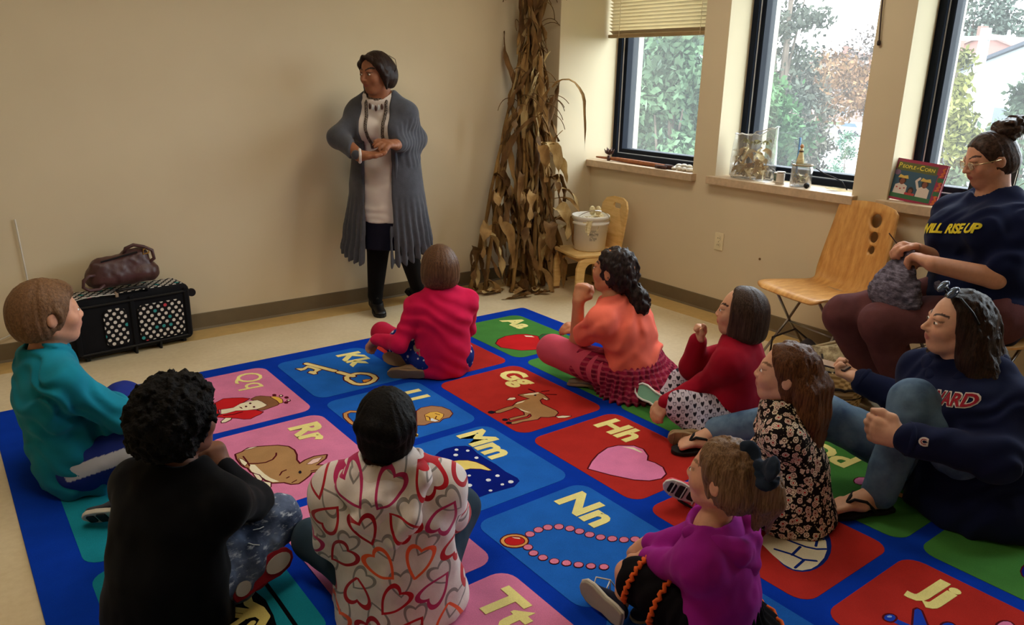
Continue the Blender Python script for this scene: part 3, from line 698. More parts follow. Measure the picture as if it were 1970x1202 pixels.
# ================================================================ furniture and things in the room
def frame_matrix(origin, xdir, up=(0, 0, 1)):
    x = Vector((*xdir[:2], 0)).normalized(); z = Vector(up); y = z.cross(x)
    return Matrix(((x.x, y.x, z.x, origin[0]), (x.y, y.y, z.y, origin[1]), (x.z, y.z, z.z, origin[2]), (0, 0, 0, 1)))
def disc_dots(m, u, v, pitch, rad, base, dots):
    """staggered polka dots on coordinates u, v (X expressions)"""
    pu = u / pitch; row = (v / (pitch * 0.62))
    ri = row.floor(); sh = (ri * 0.5).fract()
    cu = (pu + sh).fract() - 0.5; cv = (row.fract() - 0.5) * 0.62
    d = (cu * cu + cv * cv).sqrt()
    mask = d.lt(rad / pitch)
    cell = m.node('ShaderNodeCombineXYZ'); m.link((pu + sh).floor().s, cell.inputs[0]); m.link(ri.s, cell.inputs[1])
    wn = m.node('ShaderNodeTexWhiteNoise'); wn.noise_dimensions = '3D'; m.link(cell.outputs[0], wn.inputs['Vector'])
    r = m.node('ShaderNodeValToRGB'); r.color_ramp.interpolation = 'CONSTANT'; m.link(wn.outputs['Value'], r.inputs[0])
    e = r.color_ramp.elements
    while len(e) < len(dots): e.new(0.5)
    for k, (p, c) in enumerate(dots): e[k].position = p; e[k].color = (*c, 1)
    m.base(m.mix(mask, base, r.outputs[0]))

# ---------------------------------------------------------------- suitcase and handbag by the back wall
M_BLACKFAB = cloth('black_nylon', (22, 22, 25), 0.2)
M_BLACKPL = plain('black_plastic', (18, 18, 20), 0.45, amount=0.05)
M_CHROME = plain('polished_steel', (200, 200, 200), 0.25, 1.0, amount=0.0)
SM = frame_matrix((0.465, 4.385, 0.018), (0.626, 0.075))       # x along the front, y towards the wall
suit = thing('suitcase', 'black suitcase with white polka-dot pockets lying against the wall', 'suitcase', (0.78, 4.48, 0))
def dots_mat(name, ax, ay, pitch, rad):
    m = Mat(name, lin((24, 22, 24)), 0.85, spec=0.15)
    mp = m.node('ShaderNodeMapping'); mp.vector_type = 'POINT'; m.link(m.coord(), mp.inputs[0])
    mp.inputs['Rotation'].default_value = (0, 0, -math.atan2(0.075, 0.626))
    q = m.xyz(mp.outputs[0])
    disc_dots(m, q[ax], q[ay], pitch, rad, lin((22, 20, 22)), [(0, lin((215, 208, 200))), (0.84, lin((60, 150, 150))), (0.93, lin((205, 70, 80))), (0.96, lin((215, 208, 200)))])
    return m.m
M_DOTF = dots_mat('polka_dot_front', 0, 2, 0.038, 0.0092); M_DOTT = dots_mat('polka_dot_top', 0, 1, 0.040, 0.012)
put('case_body', box_mesh((0, 0, 0), (0.63, 0.19, 0.325), 0.035, SM, 4), M_BLACKFAB, suit, True)
put('dotted_top', box_mesh((0.03, 0.035, 0.318), (0.60, 0.185, 0.329), 0.005, SM), M_DOTT, suit)
def pocket(x0, x1, z0, z1):
    V, F = prism(rounded_rect(x0, z0, x1, z1, 0.03), -0.004, 0.012)
    R = Matrix(((1, 0, 0, 0), (0, 0, -1, 0.004), (0, 1, 0, 0), (0, 0, 0, 1)))
    me = MB().add([SM @ (R @ Vector(p)) for p in V], F).mesh('p')
    return put('dotted_pocket', me, M_DOTF, suit)
pocket(0.16, 0.275, 0.05, 0.255); pocket(0.335, 0.575, 0.045, 0.25)
for zz, nm in ((0.288, 'zip'), (0.03, 'piping')):
    put(nm, MB().tube([SM @ Vector(p) for p in ((0.03, -0.003, zz), (0.2, -0.006, zz), (0.45, -0.006, zz), (0.6, -0.003, zz))], 0.006, 6).mesh('z'), M_BLACKPL, suit)
for x in (0.03, 0.31, 0.6): put('edge_strap', box_mesh((x - 0.011, -0.008, 0.03), (x + 0.011, 0.004, 0.31), 0.003, SM), M_BLACKFAB, suit)
for x in (0.30, 0.43): put('foot', box_mesh((x, -0.006, -0.018), (x + 0.012, 0.05, 0.03), 0.003, SM), M_BLACKPL, suit)
for x in (0.06, 0.57): put('foot', box_mesh((x, 0.03, -0.018), (x + 0.02, 0.16, 0.012), 0.003, SM), M_BLACKPL, suit)
for y in (0.04, 0.15): put('wheel', MB().lathe([(0.0, -.011), (0.022, -.011), (0.024, 0), (0.022, .011), (0, .011)], 16, SM @ Vector((0.648, y, 0.262 if y < .1 else 0.06)), Matrix.Rotation(math.pi / 2, 3, 'X')).mesh('w'), M_BLACKPL, suit)
put('carry_handle', MB().tube([SM @ Vector(p) for p in ((0.24, 0.02, 0.322), (0.245, 0.005, 0.343), (0.28, -0.002, 0.352), (0.36, -0.002, 0.352), (0.395, 0.005, 0.343), (0.40, 0.02, 0.322))], 0.009, 8).mesh('h'), M_BLACKPL, suit, True)
put('name_tag', box_mesh((0.235, -0.002, 0.315), (0.25, 0.012, 0.345), 0.002, SM), plain('tag_card', (150, 130, 110)), suit)
put('tag_cord', MB().tube([SM @ Vector(p) for p in ((0.235, 0.0, 0.333), (0.15, 0.004, 0.338), (0.08, 0.012, 0.335), (0.03, 0.03, 0.32))], 0.0028, 6).mesh('c'), plain('grey_cord', (190, 188, 182)), suit)
_hm = Mat('maroon_leather', lin((74, 44, 42)), 0.42, spec=0.45); _hm.mottle(0.15, 12, 4); _hm.bump(_hm.noise(90, 4), 0.2, 0.004); M_LEATHER = _hm.m
bag = thing('handbag', 'dark maroon leather handbag slumped on the polka-dot suitcase', 'handbag', (0.77, 4.50, 0.347))
b0 = SM @ Vector((0.14, 0.10, 0.352)); b1 = SM @ Vector((0.49, 0.10, 0.352)); bx = unit(np.array(b1 - b0)); by = np.array([-bx[1], bx[0], 0])
s = Solid()
def bp(x, y, z): return np.array(b0) + bx * x + by * y + np.array([0, 0, z])
s.add(Cone(bp(.05, 0, .055), bp(.30, 0, .058), .062, .062, by, 1.1, 0.9), .02)
s.add(Cone(bp(.07, -.01, .12), bp(.27, 0, .145), .045, .04, by, 1.0, 1.0), .06)
s.add(Cone(bp(.21, .005, .17), bp(.29, 0, .165), .022, .018), .03)
s.add(Cone(bp(.04, -.02, .10), bp(.02, -.03, .13), .014, .010), .02)
s.keep(Half(bp(0, 0, 0.002), (0, 0, -1)))
soft('bag_body', s, M_LEATHER, bag, 0.006, lambda P: 0.006 * vnoise(P * np.array([1, 1, .6]), 17, 3) + .003 * vnoise(P, 45, 5), 1)
put('bag_handle', MB().tube([bp(.03, -.05, .085), bp(-.01, -.065, .09), bp(-.04, -.07, .07), bp(-.045, -.07, .035), bp(-.02, -.07, .014), bp(.03, -.068, .012), bp(.06, -.06, .03)], .009, 8).mesh('h'), M_LEATHER, bag, True)
put('bag_handle', MB().tube([bp(.29, -.03, .10), bp(.335, -.035, .13), bp(.33, -.03, .175), bp(.29, -.025, .20), bp(.24, -.02, .215), bp(.20, -.015, .20), bp(.19, -.01, .17)], .010, 8).mesh('h'), M_LEATHER, bag, True)
put('buckle', MB().tube([bp(.285, -.03, .185), bp(.315, -.03, .195), bp(.31, -.035, .165), bp(.28, -.035, .16)], .004, 6, True).mesh('b'), plain('brass', (190, 150, 80), 0.3, 0.9), bag)
put('bag_zip', MB().tube([bp(.06, -.045, .15), bp(.16, -.04, .165), bp(.25, -.035, .178)], .005, 6).mesh('z'), M_BLACKPL, bag)
# white cable hanging at the left edge of the back wall
cab = MB().tube([(0.322, 4.648, 0.75), (0.33, 4.648, 0.5), (0.335, 4.645, 0.33), (0.325, 4.64, 0.22), (0.27, 4.635, 0.17), (0.16, 4.635, 0.13), (0.05, 4.62, 0.04), (-.1, 4.60, 0.006), (-.5, 4.55, 0.006)], 0.004, 6).mesh('cable')
tag(put('cable', cab, plain('white_cable', (210, 205, 195)), None, True), 'white cable hanging down the wall behind the child in teal', 'cable')

# ---------------------------------------------------------------- wall outlet, small wall plug, blind
ivory = plain('ivory_plastic', (226, 212, 176), 0.4, amount=0.03)
ot = thing('wall_outlet', 'ivory electrical outlet on the window wall below the sill', 'outlet', (4.098, 3.165, 0.43))
put('cover_plate', box_mesh((4.092, 3.13, 0.43), (4.1005, 3.20, 0.545), 0.003), ivory, ot)
for z in (0.465, 0.51):
    soc = put('socket', MB().lathe([(0, 0), (0.016, 0), (0.016, 0.003), (0, 0.003)], 16, (4.091, 3.165, z), Matrix.Rotation(-math.pi / 2, 3, 'Y')).mesh('s'), ivory, ot)
    for dy in (-.006, .006): put('slot', box_mesh((4.0873, 3.165 + dy - .0012, z - .004), (4.0885, 3.165 + dy + .0012, z + .006)), M_BLACKPL, soc)
put('screw', MB().ball((4.0915, 3.165, 0.4875), .003, 8, 6).mesh('s'), M_CHROME, ot)
pl = thing('wall_anchor', 'tiny brown screw anchor in the window wall', 'screw', (4.098, 2.842, 0.433))
put('anchor_head', MB().lathe([(0, 0), (.008, 0), (.006, .006), (0, .007)], 12, (4.099, 2.842, .433), Matrix.Rotation(-math.pi / 2, 3, 'Y')).mesh('a'), plain('brown_plug', (120, 90, 60)), pl)
M_SLAT = plain('cream_slat', (222, 208, 176), 0.45, amount=0.03)
bl = thing('window_blind', 'cream horizontal slat blind lowered over the top of the first window', 'blind', (4.21, 3.94, 1.79))
me = MB()
_n = 7; V = []; F = []
for k in range(_n + 1):
    q = k / _n - 0.5; V += [(q * 0.046 , -0.475, 0.004 - 0.016 * q * q - q * .024), (q * 0.046, 0.475, 0.004 - 0.016 * q * q - q * .024)]
for k in range(_n): F.append((2 * k, 2 * k + 1, 2 * k + 3, 2 * k + 2))
slat_me = mesh_from(V, F); slat_me.materials.append(M_SLAT); slat_me.polygons.foreach_set('use_smooth', [True] * len(F))
for k in range(27):
    o = bpy.data.objects.new('slat', slat_me); COL.objects.link(o); o.parent = bl; o.location = (0, 0, 0.03 + k * 0.0235)
put('bottom_rail', box_mesh((4.19, 3.46, 1.782), (4.235, 4.422, 1.806), 0.005), plain('tan_rail', (160, 134, 96), .5), bl)
put('head_rail', box_mesh((4.185, 3.45, 2.42), (4.24, 4.43, 2.452), 0.004), M_SLAT, bl)
for y in (3.55, 4.30): put('ladder_cord', MB().tube([(4.184, y, 1.79), (4.184, y, 2.43)], 0.0018, 5).mesh('c'), M_SLAT, bl)
cd = thing('blind_cord', 'dark blind cord hanging against the pier between windows', 'cord', (4.085, 2.27, 1.68))
put('cord', MB().tube([(4.08, 2.29, 2.45), (4.082, 2.288, 2.1), (4.085, 2.278, 1.85), (4.086, 2.268, 1.72)], 0.004, 6).mesh('c'), plain('brown_cord', (66, 48, 40)), cd)
put('cord_knob', MB().lathe([(.003, .03), (.009, .02), (.010, .008), (.006, 0), (0, 0)], 10, (4.086, 2.267, 1.69)).mesh('k'), plain('brown_knob', (56, 40, 34)), cd)

# ---------------------------------------------------------------- children's wooden chair with bucket
_w = Mat('blond_maple', lin((228, 190, 122)), 0.42, spec=0.35)
_w.base(_w.ramp(_w.noise(6, 5, 0.6, _w.mapped((1, 1, 9))), [(0.3, lin((210, 168, 98))), (0.7, lin((236, 202, 140)))])); M_MAPLE = _w.m
CM = frame_matrix((3.745, 4.03, 0.0), (-0.977, 0.21))          # x = facing, y = to the chair's left... seat centred at the origin
def cm(x, y, z): return CM @ Vector((x, y, z))
ch = thing('child_chair', 'small blond wooden children\'s chair in the corner under the bucket', 'chair', (3.745, 4.03, 0))
sz = 0.30
def side_panel(y):
    """arched side: leg, arch, leg cut from one board"""
    out = [(-0.19, 0), (-0.145, 0), (-0.135, 0.12)]
    out += [(-0.135 + 0.05 * (1 - math.cos(a)), 0.19 + 0.06 * math.sin(a)) for a in np.linspace(0, math.pi / 2, 6)]
    out += [(0.13 - 0.05 * (1 - math.sin(a)) , 0.19 + 0.06 * math.cos(a)) for a in np.linspace(0, math.pi / 2, 6)]
    out += [(0.135, 0.12), (0.15, 0), (0.20, 0), (0.195, 0.22), (0.175, 0.275), (0.13, 0.297), (-0.15, 0.297), (-0.185, 0.26)]
    V, F = prism(out, y - 0.014, y + 0.014)
    return put('side_frame', MB().add([cm(p.x, p.z, p.y) for p in V], F).mesh('s', 0.006, 2), M_MAPLE, ch)
side_panel(0.165); side_panel(-0.165)
for y in (.165, -.165):
    for x in (-.168, .175): put('foot_cap', box_mesh((x - .024, y - .016, 0), (x + .026, y + .016, .018), .004, CM), plain('brown_rubber', (130, 96, 60)), ch)
V, F = prism(rounded_rect(-0.18, -0.185, 0.205, 0.185, 0.05), sz - 0.004, sz + 0.016)
put('seat', MB().add([CM @ Vector(p) for p in V], F).mesh('s', .006, 2), M_MAPLE, ch)
put('apron', box_mesh((-.15, -.15, .25), (-.13, .15, .297), .004, CM), M_MAPLE, ch)
put('apron', box_mesh((.12, -.15, .25), (.14, .15, .297), .004, CM), M_MAPLE, ch)
# backrest: rounded board with a hand slot
def slotted_board(outline, slot, t):
    bm = bmesh.new()
    rings = []
    for P in (outline, slot):
        vs = [bm.verts.new((x, y, 0)) for x, y in P]; rings.append([bm.edges.new((vs[i], vs[(i + 1) % len(vs)])) for i in range(len(vs))])
    bmesh.ops.triangle_fill(bm, use_beauty=True, edges=rings[0] + rings[1])
    r = bmesh.ops.extrude_face_region(bm, geom=list(bm.faces))
    bmesh.ops.translate(bm, verts=[g for g in r['geom'] if isinstance(g, bmesh.types.BMVert)], vec=(0, 0, t))
    return from_bm(bm)
ol = [(-0.13, 0.0), (0.13, 0.0), (0.15, 0.12), (0.17, 0.26), (0.165, 0.32), (0.13, 0.365), (0.06, 0.382), (-0.06, 0.382), (-0.13, 0.365), (-0.165, 0.32), (-0.17, 0.26), (-0.15, 0.12)]
me = slotted_board(ol, rounded_rect(-0.05, 0.30, 0.05, 0.34, 0.0195), 0.014)
for v in me.vertices:
    y, z, t = v.co.x, v.co.y, v.co.z
    v.co = cm(-0.185 - t - 0.10 * z + 0.9 * y * y, y, sz + z)
put('backrest', me, M_MAPLE, ch)
# white plastic bucket with husks
M_PAIL = plain('white_pail_plastic', (226, 222, 212), 0.4, amount=0.03)
bk = thing('bucket', 'white plastic pail of pale corn husks on the children\'s chair', 'bucket', (*cm(0.0, 0.0, sz + .017)[:2], sz + 0.017))
bc = cm(0.0, 0.0, sz + 0.018)
put('pail', MB().lathe([(0.0, 0), (0.105, 0), (0.112, 0.006), (0.126, 0.185), (0.134, 0.188), (0.134, 0.205), (0.128, 0.207), (0.129, 0.222), (0.136, 0.224), (0.137, 0.245), (0.133, 0.25), (0.124, 0.246), (0.110, 0.02), (0, 0.015)], 40, bc).mesh('p'), M_PAIL, bk, True)
put('wire_handle', MB().tube([bc + Vector((0.137 * math.cos(a), 0.137 * math.sin(a), 0.21 - 0.09 * math.sin((a - .3) / 2.6 * math.pi))) for a in np.linspace(3.3, 5.9, 16)], 0.0025, 6).mesh('h'), M_CHROME, bk)
_pr = Mat('pail_print', lin((120, 118, 112)), 0.6); M_PRINT = _pr.m
pm = MB()
for r_, (zz, w_) in enumerate([(0.150, .05), (0.142, .035), (0.130, .06), (0.124, .06), (0.118, .06), (0.108, .03), (0.098, .05), (0.090, .05), (0.082, .04)]):
    for k in range(6):
        a = 3.95 + k * w_ / 0.7; rr = 0.1135 + 0.0695 * zz + .0009
        if (k * 7 + r_ * 3) % 5 == 0: continue
        pts = [bc + Vector((rr * math.cos(q), rr * math.sin(q), zz + dz)) for q, dz in ((a, 0), (a + w_ / .75, 0), (a + w_ / .75, .0035), (a, .0035))]
        pm.add(pts, [(0, 1, 2, 3)])
tag(put('print_block', pm.mesh('p', merge=False), M_PRINT, bk), kind='stuff')
def ribbon(p0, d0, L, w, droop=0.6, twist=0.8, n=12, rnd=random, side=None, fold=0.35, curl=0.0, wave=0.0, tipw=0.05):
    """a long thin leaf: bends down under its own weight, folded along the midrib"""
    p, d = Vector(p0), Vector(d0).normalized(); st = L / n
    s = Vector(side) if side is not None else d.cross(Vector((0, 0, 1)))
    if s.length < 1e-3: s = Vector((1, 0, 0))
    s.normalize(); V, F = [], []; ph = rnd.uniform(0, 6)
    for i in range(n + 1):
        t = i / n
        ww = w * (min(1, 0.35 + 3.2 * t) * (1 - t ** 2.2) + tipw)
        nrm = s.cross(d).normalized()
        o = nrm * wave * math.sin(ph + t * 14)
        V += [p - s * ww + o, p - nrm * ww * fold, p + s * ww - o]
        if i < n:
            a = 3 * i; F += [(a, a + 1, a + 4, a + 3), (a + 1, a + 2, a + 5, a + 4)]
        p = p + d * st
        d = (d + Vector((0, 0, -1)) * droop * st / L * 2.0 + Vector((rnd.uniform(-1, 1), rnd.uniform(-1, 1), rnd.uniform(-.6, .6))) * 0.16 + nrm * curl * st / L * 3).normalized()
        s = (Matrix.Rotation(twist * st / L + rnd.uniform(-.12, .12), 3, d) @ s); s = (s - d * s.dot(d)).normalized()
    return V, F
_hk = Mat('pale_husk', lin((226, 212, 168)), 0.8, spec=0.2); _hk.base(_hk.ramp(_hk.noise(30, 4, .6, _hk.mapped((1, 1, 5))), [(0.3, lin((196, 172, 118))), (0.7, lin((238, 228, 190)))])); M_HUSK = _hk.m
rnd = random.Random(5)
for k in range(15):
    a = rnd.uniform(0, 6.28); r_ = rnd.uniform(0, .07)
    V, F = ribbon(bc + Vector((r_ * math.cos(a), r_ * math.sin(a), .19 + rnd.uniform(0, .05))), (math.cos(a) * .7, math.sin(a) * .7, .7), rnd.uniform(.12, .22), rnd.uniform(.018, .03), 2.4, 1.0, 9, rnd, wave=.006)
    put('husk', MB().add(V, F).mesh('h', merge=False), M_HUSK, bk, True)
for k, (dx, dy) in enumerate(((.02, .01), (.05, -.02))):
    put('corn_cob', MB().ball(bc + Vector((dx, dy, .275)), (.022, .022, .034), 14, 10).mesh('c'), M_HUSK, bk, True)

# ---------------------------------------------------------------- bundle of dried corn stalks in the corner
def dried(name, a, b):
    m = Mat(name, lin(a), 0.85, spec=0.15); m.base(m.ramp(m.noise(14, 5, .6, m.mapped((1, 1, .35))), [(0.3, lin(b)), (0.72, lin(a))])); m.bump(m.noise(120, 3, .5, m.mapped((1, 1, .15))), .3, .003); return m.m
M_DRY = [dried('dried_leaf_tan', (176, 140, 88), (112, 82, 48)), dried('dried_leaf_brown', (138, 104, 64), (78, 55, 33)), dried('dried_leaf_pale', (208, 184, 132), (150, 120, 74))]
M_STALK = dried('dried_stalk', (164, 128, 74), (96, 70, 40))
bundle = thing('corn_stalk_bundle', 'tall bundle of dried corn stalks leaning in the corner', 'corn stalks', (3.42, 4.36, 0))
rnd = random.Random(21)
STK = [  # base x, y, then a bend point and the top
    ((3.40, 4.36, 0), (3.45, 4.42, 1.0), (3.50, 4.50, 2.25)), ((3.50, 4.40, 0), (3.53, 4.46, 1.1), (3.53, 4.54, 2.3)), ((3.56, 4.33, 0), (3.57, 4.40, 1.0), (3.57, 4.50, 2.2)),
    ((3.34, 4.44, 0), (3.42, 4.48, 1.0), (3.47, 4.55, 2.2)), ((3.45, 4.30, 0), (3.50, 4.36, 1.0), (3.54, 4.46, 2.15)), ((3.62, 4.40, 0), (3.62, 4.44, .9), (3.60, 4.52, 2.25)),
    ((3.00, 4.47, 0), (3.20, 4.49, .72), (3.40, 4.52, 1.45)), ((3.08, 4.40, 0), (3.22, 4.45, .62), (3.36, 4.50, 1.2)), ((3.66, 4.28, 0), (3.62, 4.32, .5), (3.58, 4.40, 1.3)), ((3.25, 4.30, 0), (3.38, 4.38, .6), (3.47, 4.46, 1.5))]
for si, pts in enumerate(STK):
    P = []
    a, b, c = map(Vector, pts)
    for t in np.linspace(0, 1, 15):
        P.append(a * (1 - t) ** 2 + (b * 2 - (a + c) / 2) * 2 * t * (1 - t) + c * t * t + Vector((rnd.uniform(-.006, .006), rnd.uniform(-.006, .006), 0)))
    R = [(0.019 if i % 3 == 0 else 0.015) * (1 - 0.45 * i / 14) for i in range(15)]
    P[0].z = 0.004
    st = put('stalk', MB().tube(P, R, 8).mesh('s'), M_STALK, bundle, True)
    nl = 26 if si < 6 else 15
    for k in range(nl):
        i = rnd.randint(1, 13); p = P[i]; a = rnd.uniform(math.pi * 0.9, math.pi * 2.15)
        low = p.z < 0.85
        kind = rnd.random()
        if kind < 0.60 or not low:       # wrapped sheath and hanging strips close to the stalk
            d = Vector((math.cos(a) * .22, math.sin(a) * .22, 1 if rnd.random() < .3 else -1)); L = rnd.uniform(.25, .55); w = rnd.uniform(.014, .036)
            if d.z < 0: L = min(L, max(.12, p.z - .02))
            V, F = ribbon(p, d, L, w, .3, rnd.uniform(-3.5, 3.5), 11, rnd, wave=.010, fold=.8)
        else:
            d = Vector((math.cos(a), math.sin(a), rnd.uniform(.1, .9))); L = rnd.uniform(.25, .45); w = rnd.uniform(.018, .040)
            V, F = ribbon(p, d, L, w, rnd.uniform(2.2, 3.4), rnd.uniform(-4, 4), 12, rnd, wave=.014, fold=.7)
        V = [Vector((min(v.x, 3.735) if v.y > 4.42 else v.x, min(v.y, 4.645), max(v.z, 0.004))) for v in V]
        put('leaf', MB().add(V, F).mesh('l', merge=False), M_DRY[rnd.choice((0, 0, 1, 1, 1, 2))], st, True)
    if si < 6:
        for k in range(9):
            a = rnd.uniform(math.pi * .85, 2.2 * math.pi); i = rnd.randint(9, 13)
            V = []; p = P[i].copy(); d = Vector((math.cos(a), math.sin(a), rnd.uniform(.3, 1.2))).normalized()
            for q in range(9): V.append(p.copy()); p += d * .03; d = (d + Vector((0, 0, -.28)) + Vector((math.cos(a + 2), math.sin(a + 2), 0)) * .1).normalized()
            V = [Vector((v.x, min(v.y, 4.645), v.z)) for v in V]
            put('tassel', MB().tube(V, .0028, 5).mesh('t'), M_DRY[1], st, True)
def big_leaf(p, d, L, w, mat, seed, droop=1.5, twist=.6, wave=.012, side=None, fold=.5, n=14):
    V, F = ribbon(p, d, L, w, droop, twist, n, random.Random(seed), wave=wave, fold=fold, side=side)
    V = [Vector((v.x, min(v.y, 4.43 if v.x > 3.73 else 4.64), max(v.z, .005))) for v in V]
    put('leaf', MB().add(V, F).mesh('l', merge=False), mat, bundle, True)
# the leaves one can pick out: long arching strip to the right, two reaching to the bucket, pale husks, litter on the floor
big_leaf((3.62, 4.36, 1.43), (.75, -.1, .75), .72, .016, M_DRY[0], 3, 3.0, 2.4, .004)
big_leaf((3.60, 4.27, .72), (.9, -.25, .45), .50, .022, M_DRY[2], 4, 2.4, 1.5, .006)
big_leaf((3.60, 4.27, .66), (.9, -.28, .25), .46, .020, M_DRY[0], 9, 1.7, 2.0, .006)
for q, (x, y, z, dx, dy, dz, L, w, mi) in enumerate([(3.46, 4.27, 1.06, .35, -.5, .2, .34, .055, 2), (3.50, 4.27, 1.04, .5, -.4, .1, .33, .05, 2), (3.43, 4.28, 1.05, .1, -.5, .1, .30, .05, 0),
     (3.58, 4.23, .52, .3, -.7, .5, .36, .075, 0), (3.52, 4.23, .50, -.3, -.7, .4, .34, .07, 1), (3.62, 4.22, .46, .8, -.4, .3, .32, .06, 2), (3.55, 4.22, .60, .1, -.8, .6, .34, .06, 2),
     (3.13, 4.42, .48, -.5, -.5, .6, .34, .06, 0), (3.16, 4.42, .50, .6, -.6, .3, .40, .055, 0), (3.10, 4.41, .42, .2, -.8, .3, .38, .05, 2), (3.05, 4.42, .30, -.6, -.4, .5, .30, .045, 1), (3.2, 4.44, .70, -.3, -.5, .5, .3, .04, 0),
     (3.44, 4.27, .55, -.7, -.4, .4, .34, .05, 1), (3.40, 4.27, .72, -.5, -.5, .2, .30, .045, 0), (3.33, 4.35, 1.30, -.8, -.3, -.2, .22, .04, 1), (3.62, 4.36, .80, .3, -.5, .5, .26, .04, 1)]):
    big_leaf((x, y, z), (dx, dy, dz), L * 1.05, w * .72, M_DRY[mi], 40 + q, 2.6, (-1) ** q * 2.2, .018)
for q, (x, y, a, L) in enumerate([(3.20, 4.20, .4, .30), (3.30, 4.12, 2.6, .24), (3.36, 4.18, .9, .22), (3.12, 4.30, 2.0, .26), (3.42, 4.22, 3.0, .2), (3.02, 4.33, .2, .25), (3.28, 4.27, 1.2, .3), (3.45, 4.10, 2.2, .14)]):
    big_leaf((x, y, .03), (math.cos(a), math.sin(a) * .6, .12), L, .03, M_DRY[q % 3], 80 + q, .5, .6, .008)

# ---------------------------------------------------------------- bent plywood chairs
_w = Mat('honey_plywood', lin((206, 150, 82)), 0.38, spec=0.4)
_w.base(_w.ramp(_w.noise(5, 5, 0.6, _w.mapped((2, 8, 2))), [(0.3, lin((188, 130, 66))), (0.7, lin((222, 170, 100)))])); M_PLY = _w.m
M_PLYEDGE = plain('plywood_edge', (196, 158, 110), 0.6)
M_WIRE = plain('chrome_wire', (150, 146, 140), 0.3, 0.9, amount=0.0)
def plywood_chair(name, label, group, origin, face):
    T = frame_matrix(origin, face)                    # x = facing direction
    root = thing(name, label, 'chair', origin, group)
    # profile (x, z): seat front roll -> seat -> bend -> back
    ctrl = [(0.235, 0.425), (0.215, 0.444), (0.17, 0.452), (0.05, 0.445), (-0.08, 0.437), (-0.15, 0.440), (-0.185, 0.462), (-0.205, 0.51), (-0.232, 0.62), (-0.262, 0.75), (-0.285, 0.875)]
    prof = []
    for i in range(len(ctrl) - 1):
        p0, p1, p2, p3 = [Vector((*ctrl[min(max(i + q, 0), len(ctrl) - 1)], 0)) for q in (-1, 0, 1, 2)]
        for t in np.linspace(0, 1, 5)[:-1]:
            prof.append(0.5 * ((2 * p1) + (p2 - p0) * t + (2 * p0 - 5 * p1 + 4 * p2 - p3) * t * t + (-p0 + 3 * p1 - 3 * p2 + p3) * t ** 3))
    prof.append(Vector((*ctrl[-1], 0)))
    n = len(prof); NW = 14
    bm = bmesh.new(); top, bot = [], []
    for i, p in enumerate(prof):
        t = i / (n - 1)
        tg = (prof[min(i + 1, n - 1)] - prof[max(i - 1, 0)]).normalized(); nr = Vector((-tg.y, tg.x, 0))
        hw = 0.225 - 0.045 * max(0, 1 - t / 0.14) ** 2 - 0.03 * math.exp(-((t - 0.52) / 0.12) ** 2) - 0.035 * max(0, (t - .55) / .45) ** 2 + (-.02 if i == n - 1 else 0)
        rt, rb = [], []
        for k in range(NW + 1):
            y = (k / NW * 2 - 1) * hw; dish = (0.020 if t > .55 else 0.012) * (1 - (y / hw) ** 2)
            crown = 0.022 * (1 - (y / hw) ** 2) if i == n - 1 else 0
            c = p - nr * dish * -1 + tg * crown
            base = Vector((c.x, y, c.y)); nn = Vector((nr.x, 0, nr.y))
            rt.append(bm.verts.new(base)); rb.append(bm.verts.new(base + nn * 0.011))
        top.append(rt); bot.append(rb)
    for i in range(n - 1):
        for k in range(NW):
            bm.faces.new((top[i][k], top[i][k + 1], top[i + 1][k + 1], top[i + 1][k])); bm.faces.new((bot[i][k], bot[i + 1][k], bot[i + 1][k + 1], bot[i][k + 1]))
        bm.faces.new((top[i][0], top[i + 1][0], bot[i + 1][0], bot[i][0])); bm.faces.new((top[i][NW], bot[i][NW], bot[i + 1][NW], top[i + 1][NW]))
    for r, q in ((0, 1), (n - 1, -1)):
        for k in range(NW): bm.faces.new((top[r][k], bot[r][k], bot[r][k + 1], top[r][k + 1]))
    me = from_bm(bm)
    o = bpy.data.objects.new('tmp', me); COL.objects.link(o)
    cutter = MB()
    for yy, zz, rr in ((0.06, 0.800, 0.037), (0.075, 0.716, 0.029), (0.085, 0.650, 0.022)):
        cutter.lathe([(rr, -0.12), (rr, 0.12)], 28, (-0.258 + (0.815 - zz) * .22, yy, zz), Matrix.Rotation(math.pi / 2, 3, 'Y'))
    co = bpy.data.objects.new('tmpc', cutter.mesh('c')); COL.objects.link(co)
    bo = o.modifiers.new('b', 'BOOLEAN'); bo.operation = 'DIFFERENCE'; bo.object = co; bo.solver = 'EXACT'
    bpy.context.view_layer.update()
    m2 = bpy.data.meshes.new_from_object(o.evaluated_get(bpy.context.evaluated_depsgraph_get()))
    bpy.data.objects.remove(o); bpy.data.objects.remove(co)
    m2.transform(T)
    sh = put('shell', m2, M_PLY, root)
    for p in m2.polygons: p.use_smooth = p.area < 0.002 and abs((T.to_3x3().inverted() @ p.normal).y) < .8
    # crossed wire legs on each side, joined by a sled bar and rails under the seat
    for sgn in (-1, 1):
        y = 0.16 * sgn
        leg = [(0.15, y, 0.425), (0.0, y * 1.05, 0.21), (-0.17, y * 1.18, 0.012)]
        leg2 = [(-0.13, y, 0.42), (0.02, y * 1.05, 0.21), (0.17, y * 1.18, 0.012)]
        for L in (leg, leg2): put('leg', MB().tube([T @ Vector(p) for p in L], 0.0075, 8).mesh('l'), M_WIRE, root, True)
        for x in (-0.17, .17): put('glide', MB().ball(T @ Vector((x, y * 1.18, .009)), (.011, .011, .009), 8, 6).mesh('g'), M_BLACKPL, root)
        put('seat_rail', MB().tube([T @ Vector(p) for p in ((0.16, y, 0.425), (0.02, y, 0.418), (-0.14, y, 0.418))], 0.0075, 8).mesh('r'), M_WIRE, root, True)
